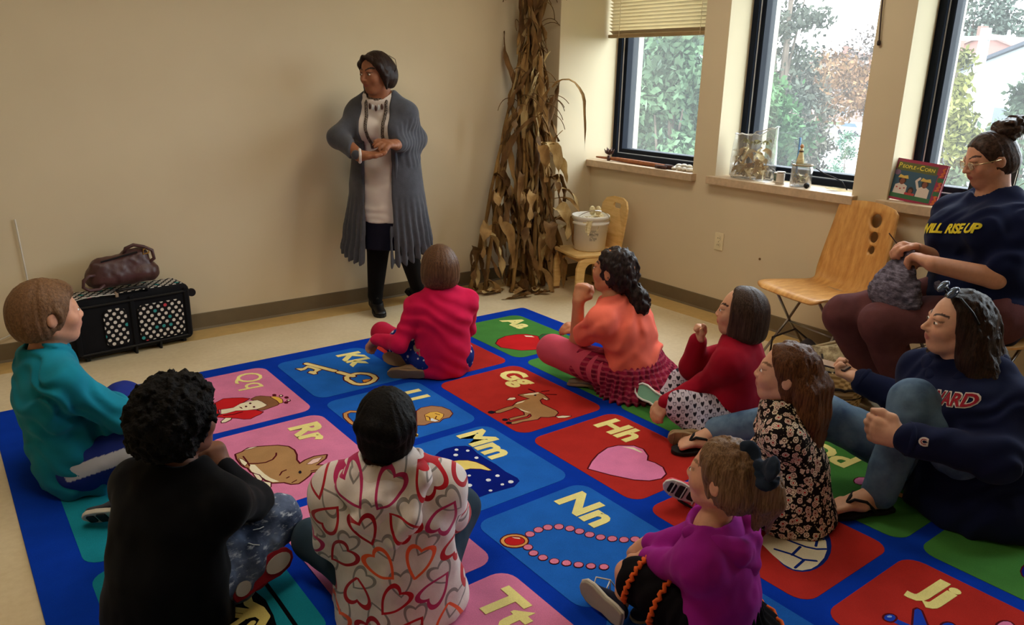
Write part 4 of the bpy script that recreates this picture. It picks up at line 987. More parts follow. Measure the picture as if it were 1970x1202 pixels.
    for x in (-.13, .14): put('cross_bar', MB().tube([T @ Vector((x, -.16, .42)), T @ Vector((x, .16, .42))], .0065, 8).mesh('c'), M_WIRE, root, True)
    put('stretcher', MB().tube([T @ Vector((0.01, -.168, .21)), T @ Vector((0.01, .168, .21))], .006, 8).mesh('c'), M_WIRE, root, True)
    return root, T
plywood_chair('plywood_chair', 'empty honey plywood chair with three round holes in its back', 'plywood chairs by the windows', (3.735, 2.21, 0), (-0.975, 0.22))
# ---------------------------------------------------------------- things on the window sills
SZ = SILL_Z
M_STICK = plain('reddish_wood', (150, 92, 58), 0.6, amount=0.25, scale=30)
M_DKWOOD = plain('dark_wood', (72, 46, 40), 0.65, amount=0.25, scale=30)
st = thing('wooden_stick', 'long reddish wooden stick lying along the first window sill', 'stick', (4.13, 4.07, SZ))
put('rod', MB().tube([(4.135, 4.42, SZ + .016), (4.14, 4.2, SZ + .017), (4.13, 3.95, SZ + .016), (4.12, 3.70, SZ + .015)], [.006, .015, .016, .014], 10).mesh('s'), M_STICK, st, True)
put('grip', MB().tube([(4.12, 3.70, SZ + .0155), (4.115, 3.63, SZ + .0155)], .0155, 10).mesh('s'), M_DKWOOD, st, True)
w = thing('wood_scrap', 'short dark bark-covered stick in front of the pebbles', 'stick', (4.09, 3.72, SZ))
put('bark', MB().tube([(4.085, 3.76, SZ + .013), (4.083, 3.66, SZ + .012)], [.012, .013], 9).mesh('s'), M_DKWOOD, w, True)
s_ = thing('seed_pod', 'spiky dark brown dried pod beside the left window frame', 'seed pod', (4.15, 4.27, SZ))
pm = MB().tube([(4.12, 4.27, SZ + .03), (4.12, 4.268, SZ + .055), (4.122, 4.265, SZ + .085)], [.013, .012, .018], 9)
put('pod_stem', MB().tube([(4.12, 4.27, SZ + .002), (4.12, 4.27, SZ + .04)], [.012, .010], 8).mesh('s'), M_DKWOOD, s_, True)
for k in range(8):
    a = k * .785
    put('spike', MB().tube([(4.12, 4.268, SZ + .05), (4.12 + .018 * math.cos(a), 4.268 + .03 * math.sin(a), SZ + .07 + .01 * math.sin(a * 2)), (4.12 + .024 * math.cos(a), 4.268 + .05 * math.sin(a), SZ + .088 + .014 * math.cos(a * 2))], [.009, .007, .002], 6).mesh('k'), M_DKWOOD, s_, True)
M_PEB = plain('white_pebble', (214, 208, 196), 0.55, amount=0.08, scale=30)
rnd = random.Random(3); tmpl = []
for k, (y, x, q) in enumerate([(3.66, 4.13, 0), (3.62, 4.12, 1), (3.575, 4.12, 0), (3.53, 4.12, 1), (3.485, 4.12, 0), (3.64, 4.17, 1), (3.59, 4.17, 0), (3.54, 4.17, 1), (3.49, 4.17, 0), (3.60, 4.145, 2), (3.555, 4.145, 2), (3.51, 4.145, 2)]):
    r = (.017 + rnd.random() * .006, .021 + rnd.random() * .006, .011 + rnd.random() * .004)
    z = SZ + r[2] + (.020 if q == 2 else 0)
    o = put('pebble', MB().ball((x, y, z), r, 12, 8, Matrix.Rotation(rnd.uniform(-.5, .5), 3, 'Z')).mesh('p'), M_PEB, None, True)
    tag(o, 'smooth white pebble in the small heap on the first sill', 'pebble', 'white pebbles on the first window sill')
# clear bag of husks
_g = Mat('clear_plastic', (1, 1, 1), 0.1); _tr = _g.node('ShaderNodeBsdfTransparent'); _gl = _g.node('ShaderNodeBsdfGlossy'); _df = _g.node('ShaderNodeBsdfDiffuse'); _gl.inputs[1].default_value = .12
_lw = _g.node('ShaderNodeLayerWeight'); _lw.inputs[0].default_value = .35
_ad = _g.node('ShaderNodeMixShader'); _a2 = _g.node('ShaderNodeMixShader'); _a2.inputs[0].default_value = .10
_g.link(_tr.outputs[0], _a2.inputs[1]); _g.link(_df.outputs[0], _a2.inputs[2]); _g.link(_lw.outputs['Facing'], _ad.inputs[0]); _g.link(_a2.outputs[0], _ad.inputs[1]); _g.link(_gl.outputs[0], _ad.inputs[2]); _g.link(_ad.outputs[0], _g.nt.nodes['Material Output'].inputs[0])
_tr.inputs[0].default_value = (.96, .96, .96, 1); M_CLEAR = _g.m
hb = thing('husk_bag', 'clear plastic bag stuffed with dried corn husks on the sill', 'plastic bag', (4.19, 3.03, SZ))
V, F = [], []
ring_n = 28
for i, (z, sx, sy) in enumerate([(0, .075, .13), (.02, .088, .145), (.10, .09, .148), (.18, .082, .146), (.24, .06, .148), (.27, .045, .15)]):
    for k in range(ring_n):
        a = 2 * math.pi * k / ring_n; rr = 1 / (abs(math.cos(a)) ** 3 + abs(math.sin(a)) ** 3) ** (1 / 3)
        zz = z + (i == 5) * (.06 * max(0, -math.sin(a)) ** .7) + (.004 * math.sin(k * 2.3 + i) if i else 0)
        V.append((4.19 + sx * rr * math.cos(a) + .004 * math.sin(k * 1.7 + i), 3.035 + sy * rr * math.sin(a), SZ + .002 + zz))
for i in range(5):
    for k in range(ring_n): F.append((i * ring_n + k, i * ring_n + (k + 1) % ring_n, (i + 1) * ring_n + (k + 1) % ring_n, (i + 1) * ring_n + k))
F.append(tuple(range(ring_n)))
put('plastic_film', mesh_from(V, F), M_CLEAR, hb, True)
put('film_rim', MB().tube([V[5 * ring_n + k] for k in range(ring_n)], .0028, 5, True).mesh('r'), plain('film_edge', (232, 234, 236), .2), hb)
for k in range(46):
    a = rnd.uniform(0, 6.28); z = rnd.uniform(.015, .20)
    p = (4.19 + rnd.uniform(-.05, .05), 3.035 + rnd.uniform(-.10, .10), SZ + z); L = rnd.uniform(.07, .13)
    V, F = ribbon(p, (math.cos(a) * .6, math.sin(a), rnd.uniform(-.3, .5)), L, rnd.uniform(.012, .024), 1.2, 2, 6, rnd, wave=.006)
    V = [Vector((min(max(v.x, 4.115), 4.262), min(max(v.y, 2.905), 3.165), min(max(v.z, SZ + .004), SZ + .245))) for v in V]
    put('husk', MB().add(V, F).mesh('h', merge=False), (M_HUSK, M_DRY[2], M_DRY[0])[k % 3], hb, True)
_ol = Mat('olive_dry_leaf', lin((120, 116, 62)), .8); M_OLIVE = _ol.m
for k in range(9):
    V, F = ribbon((4.18, 2.94 + k * .022, SZ + .22), (rnd.uniform(-.4, .4), rnd.uniform(-.6, .6), .7), .07, .014, 1.5, 1, 5, rnd)
    put('husk', MB().add(V, F).mesh('h', merge=False), M_OLIVE, hb, True)
def spool(label, y, x, r, h, thread):
    t = thing('thread_spool', label, 'spool', (x, y, SZ), 'thread spools on the second sill')
    put('spool_core', MB().lathe([(0, 0), (r, 0), (r, .006), (r * .6, .008), (r * .6, h - .008), (r, h - .006), (r, h), (0, h)], 20, (x, y, SZ + .001)).mesh('s'), plain('spool_card', (200, 190, 176)), t)
    prof = [(r * .6, .009)]
    for k in range(12): prof += [(r * .96, .010 + (h - .02) * k / 12), (r * .90, .010 + (h - .02) * (k + .5) / 12)]
    put('thread', MB().lathe(prof + [(r * .6, h - .009)], 20, (x, y, SZ + .001)).mesh('t'), thread, t, True)
spool('grey-green spool of thread next to the bag of husks', 2.855, 4.20, .022, .058, cloth('green_grey_thread', (96, 106, 96)))
spool('white spool of thread between the bag and the glass jar', 2.785, 4.13, .026, .075, cloth('white_thread', (222, 212, 200)))
jr = thing('glass_jar', 'glass jar with dried husks standing on the second sill', 'jar', (4.16, 2.665, SZ))
put('jar_glass', MB().lathe([(.0, 0), (.058, 0), (.062, .006), (.062, .105), (.056, .118), (.059, .122), (.059, .128), (.054, .128), (.052, .117), (.057, .104), (.057, .010), (0, .008)], 28, (4.16, 2.665, SZ + .001)).mesh('j'), M_CLEAR, jr, True)
put('jar_rim', MB().tube([(4.16 + .058 * math.cos(a), 2.665 + .058 * math.sin(a), SZ + .126) for a in np.linspace(0, 6.283, 25)[:-1]], .0045, 6, True).mesh('r'), plain('rope_twine', (150, 130, 90)), jr, True)
for k in range(14):
    a = rnd.uniform(0, 6.28)
    V, F = ribbon((4.16 + .025 * math.cos(a), 2.665 + .025 * math.sin(a), SZ + rnd.uniform(.015, .07)), (math.cos(a), math.sin(a), .8), .09, .016, 2, 2, 6, rnd)
    V = [Vector((4.16 + (v.x - 4.16) * min(1, .05 / max(1e-4, math.hypot(v.x - 4.16, v.y - 2.665))), 2.665 + (v.y - 2.665) * min(1, .05 / max(1e-4, math.hypot(v.x - 4.16, v.y - 2.665))), min(max(v.z, SZ + .012), SZ + .115))) for v in V]
    put('husk', MB().add(V, F).mesh('h', merge=False), (M_HUSK, M_OLIVE, M_DRY[0])[k % 3], jr, True)
dl = thing('husk_doll', 'small corn-husk doll with a round head standing in the jar', 'doll', (4.16, 2.68, SZ + .1))
put('doll_body', MB().lathe([(.0, 0), (.024, 0), (.020, .03), (.013, .06), (.010, .075), (.012, .08), (.008, .092)], 14, (4.16, 2.685, SZ + .128)).mesh('b'), M_HUSK, dl, True)
put('doll_head', MB().ball((4.16, 2.685, SZ + .232), (.011, .011, .013), 12, 10).mesh('h'), plain('tan_head', (190, 140, 100)), dl, True)
put('doll_belt', MB().tube([(4.16 + .011 * math.cos(a), 2.685 + .011 * math.sin(a), SZ + .204) for a in np.linspace(0, 6.283, 13)[:-1]], .004, 6, True).mesh('b'), M_DKWOOD, dl, True)
tag(put('blue_straw', MB().tube([(4.18, 2.715, SZ + .02), (4.185, 2.72, SZ + .28)], .006, 8).mesh('s'), plain('blue_plastic', (96, 140, 190)), None, True), 'slim blue stick standing upright in the jar', 'stick')
tag(put('black_ball', MB().ball((4.10, 2.585, SZ + .017), .017, 14, 10).mesh('b'), M_BLACKPL, None, True), 'small black ball on the sill beside the glass jar', 'ball')
cdm = box_mesh((4.09, 2.86, SZ), (4.15, 2.95, SZ + .004), .001); tag(put('paper_card', cdm, plain('white_card', (228, 224, 214))), 'small white card lying in front of the husk bag', 'card')
tag(put('husk_strip', MB().add(*ribbon((4.16, 2.50, SZ + .012), (.1, -1, .02), .18, .02, 0, .3, 8, random.Random(2), fold=.4)).mesh('h', merge=False), M_HUSK, None, True), 'flat pale corn husk at the right end of the second sill', 'husk')
wire = MB().tube([(4.20, 2.60, SZ + .11), (4.21, 2.55, SZ + .085), (4.22, 2.50, SZ + .07), (4.225, 2.44, SZ + .05), (4.22, 2.40, SZ + .006)], .0035, 6).mesh('w')
tag(put('wire_tool', wire, M_BLACKPL, None, True), 'thin black bent wire leaning by the jar against the window', 'wire')

# ---------------------------------------------------------------- picture book on the third sill
BK = Matrix(((0, 0, -1, 4.115), (-1, 0, 0, 2.150), (0, 1, 0, SZ + .001), (0, 0, 0, 1)))   # u to the right along the wall, v up, w out of the cover
BK = BK @ Matrix.Rotation(math.radians(-12), 4, 'X') @ Matrix.Rotation(math.radians(-4), 4, 'Z')
BKO = Matrix.Translation((0.0, 0, 0.012)) @ BK
bk = thing('picture_book', 'picture book titled People of Corn propped up on the sill', 'book', (4.13, 2.0, SZ))
def bq(u0, v0, u1, v1, w, mat, name, parent=None, th=.0006):
    o = put(name, MB().box((u0, v0, w), (u1, v1, w + th), BKO).mesh('q'), mat, parent or bk); return o
def bpoly(P, w, mat, name, parent):
    V, F = prism(P, w, w + .0005); return put(name, MB().add([BKO @ Vector(p) for p in V], F).mesh('q'), mat, parent)
BW, BH = 0.30, 0.215
put('page_block', box_mesh((.004, .004, -.016), (BW - .004, BH - .004, -.002), 0, BKO), plain('book_pages', (228, 220, 204)), bk)
put('back_cover', box_mesh((0, 0, -.018), (BW, BH, -.016), 0, BKO), plain('book_back', (150, 50, 80)), bk)
cov = put('front_cover', box_mesh((0, 0, -.002), (BW, BH, 0), 0, BKO), plain('book_magenta', (156, 44, 78), .35, spec=.5), bk)
bcol = {k: plain('book_' + k, c, .35, spec=.5, amount=.05) for k, c in dict(green=(52, 104, 70), olive=(92, 96, 52), orange=(214, 110, 56), yellow=(232, 214, 72), teal=(52, 86, 108), skin=(128, 74, 56), white=(214, 200, 190), hair=(52, 36, 34), hat=(214, 180, 90), red=(178, 60, 66), seal=(130, 100, 130)).items()}
bq(.036, .032, BW - .036, BH - .055, .0002, bcol['teal'], 'cover_picture', cov)
bq(.045, BH - .060, BW - .045, BH - .016, .0004, bcol['olive'], 'title_band', cov)
bq(.036, .012, BW - .036, .034, .0004, bcol['green'], 'author_band', cov)
for side in (.0, BW - .032):
    for v in (.055, .125): bq(side, v, side + .032, v + .022, .0005, bcol['green'], 'side_block', cov)
    for v in (.012, .082, .154):
        z = [(side + .008, v), (side + .022, v + .006), (side + .012, v + .014), (side + .024, v + .022), (side + .014, v + .036), (side + .022, v + .042)]
        for P in stroke_outline(z, .009, 4): bpoly(P, .0006, bcol['orange'], 'zigzag', cov)
def figure(x, sc, arm):
    bpoly([(x - .034 * sc, .034), (x + .034 * sc, .034), (x + .032 * sc, .078), (x + .012 * sc, .088), (x - .012 * sc, .088), (x - .032 * sc, .078)], .0007, bcol['white'], 'shirt_print', cov)
    bpoly([(x + .02 * math.cos(a) * sc, .104 + .02 * math.sin(a)) for a in np.linspace(0, 6.283, 13)[:-1]], .0008, bcol['hair'], 'hair_print', cov)
    bpoly([(x + .013 * math.cos(a) * sc, .099 + .017 * math.sin(a)) for a in np.linspace(0, 6.283, 13)[:-1]], .0010, bcol['skin'], 'face_print', cov)
    bpoly([(x - .028, .116), (x + .028, .116), (x + .024, .126), (x + .02, .134), (x, .128), (x - .02, .134), (x - .024, .126)], .0012, bcol['hat'], 'hat_print', cov)
    if arm:
        for P in stroke_outline([(x - .03, .076), (x - .048, .112), (x - .034, .128)], .012, 4): bpoly(P, .0009, bcol['white'], 'arm_print', cov)
figure(.095, 1.0, False); figure(.215, .95, True)
bpoly([(.152 + .016 * math.cos(a), .058 + .020 * math.sin(a)) for a in np.linspace(0, 6.283, 13)[:-1]], .0008, bcol['hair'], 'child_hair_print', cov)
bpoly([(.152 + .010 * math.cos(a), .055 + .012 * math.sin(a)) for a in np.linspace(0, 6.283, 13)[:-1]], .0010, bcol['skin'], 'child_face_print', cov)
bq(.125, .034, .178, .046, .0010, bcol['red'], 'child_shirt_print', cov)
for k, x in enumerate((.075, .095, .115)): bpoly([(x + .005 * math.cos(a), .066 - .006 * (k == 1) + .004 * math.sin(a)) for a in np.linspace(0, 6.283, 9)[:-1]], .0010, bcol['red'], 'flower_print', cov)
bpoly([(.055 + .017 * math.cos(a), .142 + .014 * math.sin(a)) for a in np.linspace(0, 6.283, 15)[:-1]], .0010, bcol['seal'], 'round_seal', cov)
def book_text(s, size, u, v, mat, bold=0):
    me = text_mesh(s, size, bold, 0, .0002)
    for vt in me.vertices: vt.co = BKO @ Vector((u + vt.co.x, v + vt.co.y, .0012 + vt.co.z))
    put('title_lettering', me, mat, cov)
book_text('P', .036, .058, BH - .036, bcol['yellow'], .0004); book_text('EOPLE', .025, .107, BH - .039, bcol['yellow'], .0003); book_text('of', .015, .152, BH - .038, bcol['yellow'])
book_text('C', .036, .174, BH - .036, bcol['yellow'], .0004); book_text('ORN', .025, .216, BH - .039, bcol['yellow'], .0003)
# second, dark book standing behind the seated knitter
b2 = thing('dark_book', 'dark-covered book standing on the sill behind the seated knitter', 'book', (4.16, 1.66, SZ))
B2 = Matrix.Translation((4.16, 1.735, SZ + .001)) @ Matrix.Rotation(math.radians(8), 4, 'Y')
put('book_cover', MB().box((0, -.20, 0), (.003, 0, .25), B2).box((.022, -.20, 0), (.025, 0, .25), B2).box((0, -.003, 0), (.025, 0, .25), B2).mesh('c', .001, merge=False), plain('black_cover', (26, 24, 30), .3, spec=.5), b2)
put('page_block', box_mesh((.003, -.196, .004), (.022, -.003, .246), 0, B2), plain('book_pages2', (220, 212, 196)), b2)
put('cover_print', box_mesh((-.0006, -.18, .06), (.0002, -.03, .16), 0, B2), plain('dim_portrait', (70, 48, 40), .4), b2)
# dried grass decoration at the right end
dg_ = thing('dried_grass', 'small vase of dried grass on the sill at the right edge', 'dried flowers', (4.17, 1.30, SZ))
put('vase', MB().lathe([(0, 0), (.03, 0), (.045, .05), (.04, .1), (.025, .13), (.028, .14), (.02, .14), (0, .1)], 20, (4.17, 1.33, SZ + .001)).mesh('v'), plain('green_glaze', (52, 74, 52), .3, spec=.5), dg_, True)
for k in range(26):
    a = rnd.uniform(0, 6.28); V, F = ribbon((4.17, 1.33, SZ + .12), (math.cos(a) * .5, math.sin(a) * .7, 1), rnd.uniform(.12, .24), .007, 1.2, 1, 7, rnd)
    put('grass_blade', MB().add(V, F).mesh('g', merge=False), (M_DRY[0], M_DRY[2], M_OLIVE)[k % 3], dg_, True)

# ---------------------------------------------------------------- bags on the floor between the chairs
_cv = Mat('speckled_canvas', lin((176, 160, 124)), .9); _cv.base(_cv.ramp(_cv.noise(26, 5, .7), [(0.38, lin((120, 104, 76))), (0.6, lin((190, 174, 136)))])); _cv.bump(_cv.noise(200, 2), .2, .002); M_CANVAS = _cv.m
tb = thing('tote_bag', 'slumped beige canvas tote bag beside the seated knitter\'s feet', 'bag', (3.55, 1.93, 0))
s = Solid()
s.add(Ell((3.56, 1.95, .10), (.13, .15, .105)), .02).add(Ell((3.60, 1.84, .12), (.09, .12, .12)), .05).add(Cone((3.50, 2.04, .16), (3.62, 1.80, .22), .045, .04), .05).keep(Half((0, 0, .004), (0, 0, -1)))
soft('bag_body', s, M_CANVAS, tb, .008, lambda P: .010 * vnoise(P, 14, 2) + .005 * vnoise(P, 34, 4), 1)
M_DKCORD = plain('dark_cord', (44, 36, 32), .8)
for P in ([(3.47, 1.98, .19), (3.43, 1.93, .12), (3.44, 1.87, .10), (3.50, 1.82, .17)], [(3.48, 1.80, .22), (3.44, 1.78, .12), (3.47, 1.72, .10), (3.52, 1.74, .20)]):
    put('cord_handle', MB().tube(P, .005, 6).mesh('c'), M_DKCORD, tb, True)
put('seam_welt', MB().tube([(3.49, 2.07, .19), (3.56, 1.97, .24), (3.63, 1.84, .262)], .008, 6).mesh('w'), plain('pale_welt', (190, 176, 140)), tb, True)
wb = thing('woven_basket', 'small round woven basket on the floor beside the tote bag', 'basket', (3.30, 1.78, 0))
_wv = Mat('woven_straw', lin((196, 168, 116)), .85); q = _wv.xyz(); chk = ((q[2] * 240).sin() * ((q[0] + q[1]) * 200).sin()); _wv.base(_wv.ramp((chk * .5 + .5).s, [(0.3, lin((150, 122, 78))), (0.7, lin((216, 190, 140)))])); M_STRAW = _wv.m
put('basket_wall', MB().lathe([(0, .003), (.085, .003), (.10, .03), (.112, .09), (.115, .14), (.118, .145), (.112, .148), (.106, .14), (.10, .08), (.08, .015), (0, .012)], 28, (3.30, 1.78, 0)).mesh('b'), M_STRAW, wb, True)
put('basket_rim', MB().tube([(3.30 + .116 * math.cos(a), 1.78 + .116 * math.sin(a), .146 + .004 * math.sin(a * 14)) for a in np.linspace(0, 6.283, 41)[:-1]], .007, 6, True).mesh('r'), M_DKCORD, wb, True)
put('stitch_band', MB().tube([(3.30 + .1135 * math.cos(a), 1.78 + .1135 * math.sin(a), .10) for a in np.linspace(0, 6.283, 41)[:-1]], .0025, 5, True).mesh('r'), M_DKCORD, wb, True)
yb = thing('mesh_pouch', 'grey mesh pouch hanging in a wire loop under the empty chair', 'pouch', (3.70, 2.28, 0))
s = Solid(); s.add(Ell((3.66, 2.24, .06), (.07, .085, .055)), .02).add(Ell((3.70, 2.20, .11), (.035, .05, .05)), .04).keep(Half((0, 0, .004), (0, 0, -1)))
soft('pouch_body', s, cloth('grey_mesh', (78, 80, 86), .3), yb, .007, lambda P: .008 * vnoise(P, 30, 7), 0)
put('wire_loop', MB().tube([(3.60, 2.36, .05), (3.62, 2.37, .14), (3.69, 2.28, .20), (3.71, 2.20, .15), (3.68, 2.14, .06)], .006, 6).mesh('w'), M_DKCORD, yb, True)

# ================================================================ outdoors: trees, houses, car, fence
leaf_tree('spruce_tree', 'dark green drooping conifer filling the first window', 14.0, 13.6, GZ, 11.5, 2.6, (96, 128, 104), 9000, .22, 1, 'trees outside the windows', .25, True, .32)
leaf_tree('maple_tree', 'bright green leafy tree low in the first window', 10.4, 9.35, GZ, 6.5, .95, (132, 172, 122), 7000, .15, 2, 'trees outside the windows', .15)
leaf_tree('maple_tree', 'bright green tree at the left of the second window', 13.2, 9.55, GZ, 6.3, 1.0, (112, 168, 100), 6500, .14, 3, 'trees outside the windows', .15)
leaf_tree('grey_tree', 'tall thin grey-green tree rising past the second window\'s top', 16.2, 11.25, GZ, 9.8, .85, (142, 150, 130), 3600, .14, 4, 'trees outside the windows', .16)
leaf_tree('grey_tree', 'loose brownish-green tree in the middle of the second window', 20.0, 13.0, GZ, 6.5, .85, (156, 148, 128), 2600, .15, 14, 'trees outside the windows', .12)
leaf_tree('sapling', 'small lone sapling on the pale lot outside', 24.0, 13.9, GZ, 4.3, .55, (140, 188, 150), 900, .10, 5, 'trees outside the windows', .04)
for k, (x, y, h, rx, rgb) in enumerate([(70, 43.5, 8.5, 4.0, (206, 150, 106)), (86, 47.5, 8.4, 3.2, (196, 140, 104)), (98, 61.5, 9.5, 4.4, (176, 150, 130)), (100, 56, 12.5, 4.5, (150, 130, 120))]):
    leaf_tree('autumn_tree', ['orange autumn tree beyond the pale lot, leftmost', 'orange autumn tree beyond the pale lot, rightmost', 'faded autumn tree behind the orange ones', 'bare brownish tree against the sky far away'][k], x, y, GZ, h, rx, rgb, 800, .5, 20 + k, 'autumn trees far outside', .25)
leaf_tree('dome_tree', 'big rounded grey-green tree behind the houses in the third window', 134, 59.5, GZ, 20.5, 7.5, (136, 152, 136), 3600, .8, 6, 'trees outside the windows', .5)
leaf_tree('yellow_tree', 'yellow-green tree at the left of the third window', 13.8, 6.3, GZ, 6.3, .55, (206, 206, 110), 5200, .12, 7, 'trees outside the windows', .12)
leaf_tree('hedge_bush', 'pale green bush low in the third window', 11.8, 5.2, GZ, 4.5, .5, (160, 190, 130), 3600, .12, 8, 'trees outside the windows', .1)
leaf_tree('green_tree', 'green tree at the right edge of the third window', 21.0, 7.7, GZ, 6.0, .8, (140, 170, 130), 3600, .16, 9, 'trees outside the windows', .14)
def house(label, x, y, w, d, h, roof_h, wall, roof, nwin, seed):
    """gabled house: wall box, pitched roof with eaves, windows with panes, chimney; ridge runs along x"""
    t = thing('house', label, 'house', (x, y, GZ), 'houses outside the windows')
    wall, roof = [tuple(255 * (v / 255) ** 1.0 * .62 for v in q) for q in (wall, roof)]
    mw, mr = plain('siding_%d' % seed, wall, .85, amount=.05, scale=2), plain('roof_%d' % seed, roof, .9, amount=.1, scale=3)
    put('house_wall', box_mesh((x, y - w / 2, GZ), (x + d, y + w / 2, GZ + h)), mw, t)
    e = .4
    V = [(x - .001, y - w / 2, GZ + h), (x - .001, y + w / 2, GZ + h), (x - .001, y, GZ + h + roof_h), (x + d, y - w / 2, GZ + h), (x + d, y + w / 2, GZ + h), (x + d, y, GZ + h + roof_h)]
    put('gable', mesh_from(V, [(0, 2, 1), (3, 4, 5), (0, 1, 4, 3)]), mw, t)
    for sg in (-1, 1):
        k = roof_h / (w / 2)
        P = [Vector((x - e, y, GZ + h + roof_h + .02)), Vector((x + d + e, y, GZ + h + roof_h + .02)), Vector((x + d + e, y + sg * (w / 2 + e), GZ + h - k * e)), Vector((x - e, y + sg * (w / 2 + e), GZ + h - k * e))]
        P2 = [p + Vector((0, 0, .18)) for p in P]
        put('roof_slope', mesh_from(P + P2, [(3, 2, 1, 0), (4, 5, 6, 7), (0, 1, 5, 4), (1, 2, 6, 5), (2, 3, 7, 6), (3, 0, 4, 7)]), mr, t)
    mp = plain('house_pane_%d' % seed, (60, 68, 76), .2, spec=.6, amount=0); mf = plain('house_trim_%d' % seed, (150, 150, 149), .7, amount=0)
    for k in range(nwin):
        yy = y - w / 2 + w * (k + .5) / nwin
        for zz in (GZ + h * .25, GZ + h * .68):
            f = put('house_window', box_mesh((x - .06, yy - .55, zz - .7), (x + .02, yy + .55, zz + .7)), mf, t)
            put('house_pane', box_mesh((x - .08, yy - .42, zz - .57), (x - .05, yy + .42, zz + .57)), mp, f)
    put('chimney', box_mesh((x + d * .4, y + w * .18, GZ + h), (x + d * .4 + .8, y + w * .18 + .7, GZ + h + roof_h + 1.2)), plain('brick_%d' % seed, (112, 84, 76), .9), t)
house('white gabled house with dark roof at the right of the third window', 44, 16.2, 9.0, 10, 6.0, 1.9, (236, 238, 240), (96, 100, 112), 4, 1)
house('pale cream house with tan roof behind the yellow-green tree', 56, 26.0, 6.5, 9, 5.0, 2.6, (240, 236, 226), (214, 190, 170), 3, 2)
house('far red-brick house with chimneys below the dome tree', 82, 35.0, 13, 12, 7.6, 2.6, (206, 150, 138), (196, 150, 140), 5, 3)
house('far house with a faded red roof in the second window', 112, 66, 24, 14, 7.2, 2.8, (214, 186, 178), (178, 138, 134), 7, 4)
cr = thing('parked_car', 'pale parked car far across the white lot', 'car', (84, 48.0, GZ))
CMX = Matrix.Translation((84, 48.0, GZ + .06)) @ Matrix.Rotation(math.radians(70), 4, 'Z')
V, F = prism([(-2.1, .3), (2.1, .3), (2.15, .75), (1.5, .92), (.9, 1.42), (-1.1, 1.45), (-1.7, .95), (-2.1, .85)], -.85, .85)
put('car_body', MB().add([CMX @ Vector((p.x, p.z, p.y)) for p in V], F).mesh('c', .08, 2), plain('car_paint', (150, 153, 158), .3, spec=.5), cr)
V, F = prism([(1.35, .95), (.85, 1.36), (-1.05, 1.38), (-1.5, .98)], -.86, .86)
put('car_windows', MB().add([CMX @ Vector((p.x, p.z, p.y)) for p in V], F).mesh('c'), plain('car_glass', (70, 84, 100), .15, spec=.6, amount=0), cr)
for x in (-1.3, 1.3):
    for y in (-.75, .75): put('wheel', MB().lathe([(0, -.1), (.3, -.1), (.32, 0), (.3, .1), (0, .1)], 16, CMX @ Vector((x, y, .31)), (CMX.to_3x3() @ Matrix.Rotation(math.pi / 2, 3, 'X'))).mesh('w'), M_BLACKPL, cr)
fn = thing('wire_fence', 'low wire fence along the near edge of the pale lot', 'fence', (25, 14, GZ))
M_FENCE = plain('galvanised', (150, 156, 160), .5, .5)
for k in range(9): put('post', MB().tube([(25.5, 9 + k * 1.6, GZ), (25.5, 9 + k * 1.6, GZ + 1.5)], .035, 6).mesh('p'), M_FENCE, fn)
for z in (.5, 1.0, 1.45): put('rail', MB().tube([(25.5, 9, GZ + z), (25.5, 21.8, GZ + z)], .02, 5).mesh('r'), M_FENCE, fn)
up = thing('utility_pole', 'pale utility pole standing between the houses outside', 'pole', (30, 13.0, GZ))
put('pole', MB().tube([(30, 12.95, GZ), (30, 12.85, 3.4)], [.22, .17], 10).mesh('p'), plain('pale_pole', (146, 145, 142), .8), up)
put('crossarm', box_mesh((29.9, 11.9, 3.0), (30.05, 13.8, 3.15)), plain('pole_arm', (130, 128, 124), .8), up)
for yy in (12.1, 13.6): put('insulator', MB().lathe([(0, 0), (.06, 0), (.05, .15), (0, .16)], 8, (29.97, yy, 3.15)).mesh('i'), M_BEAD, up)
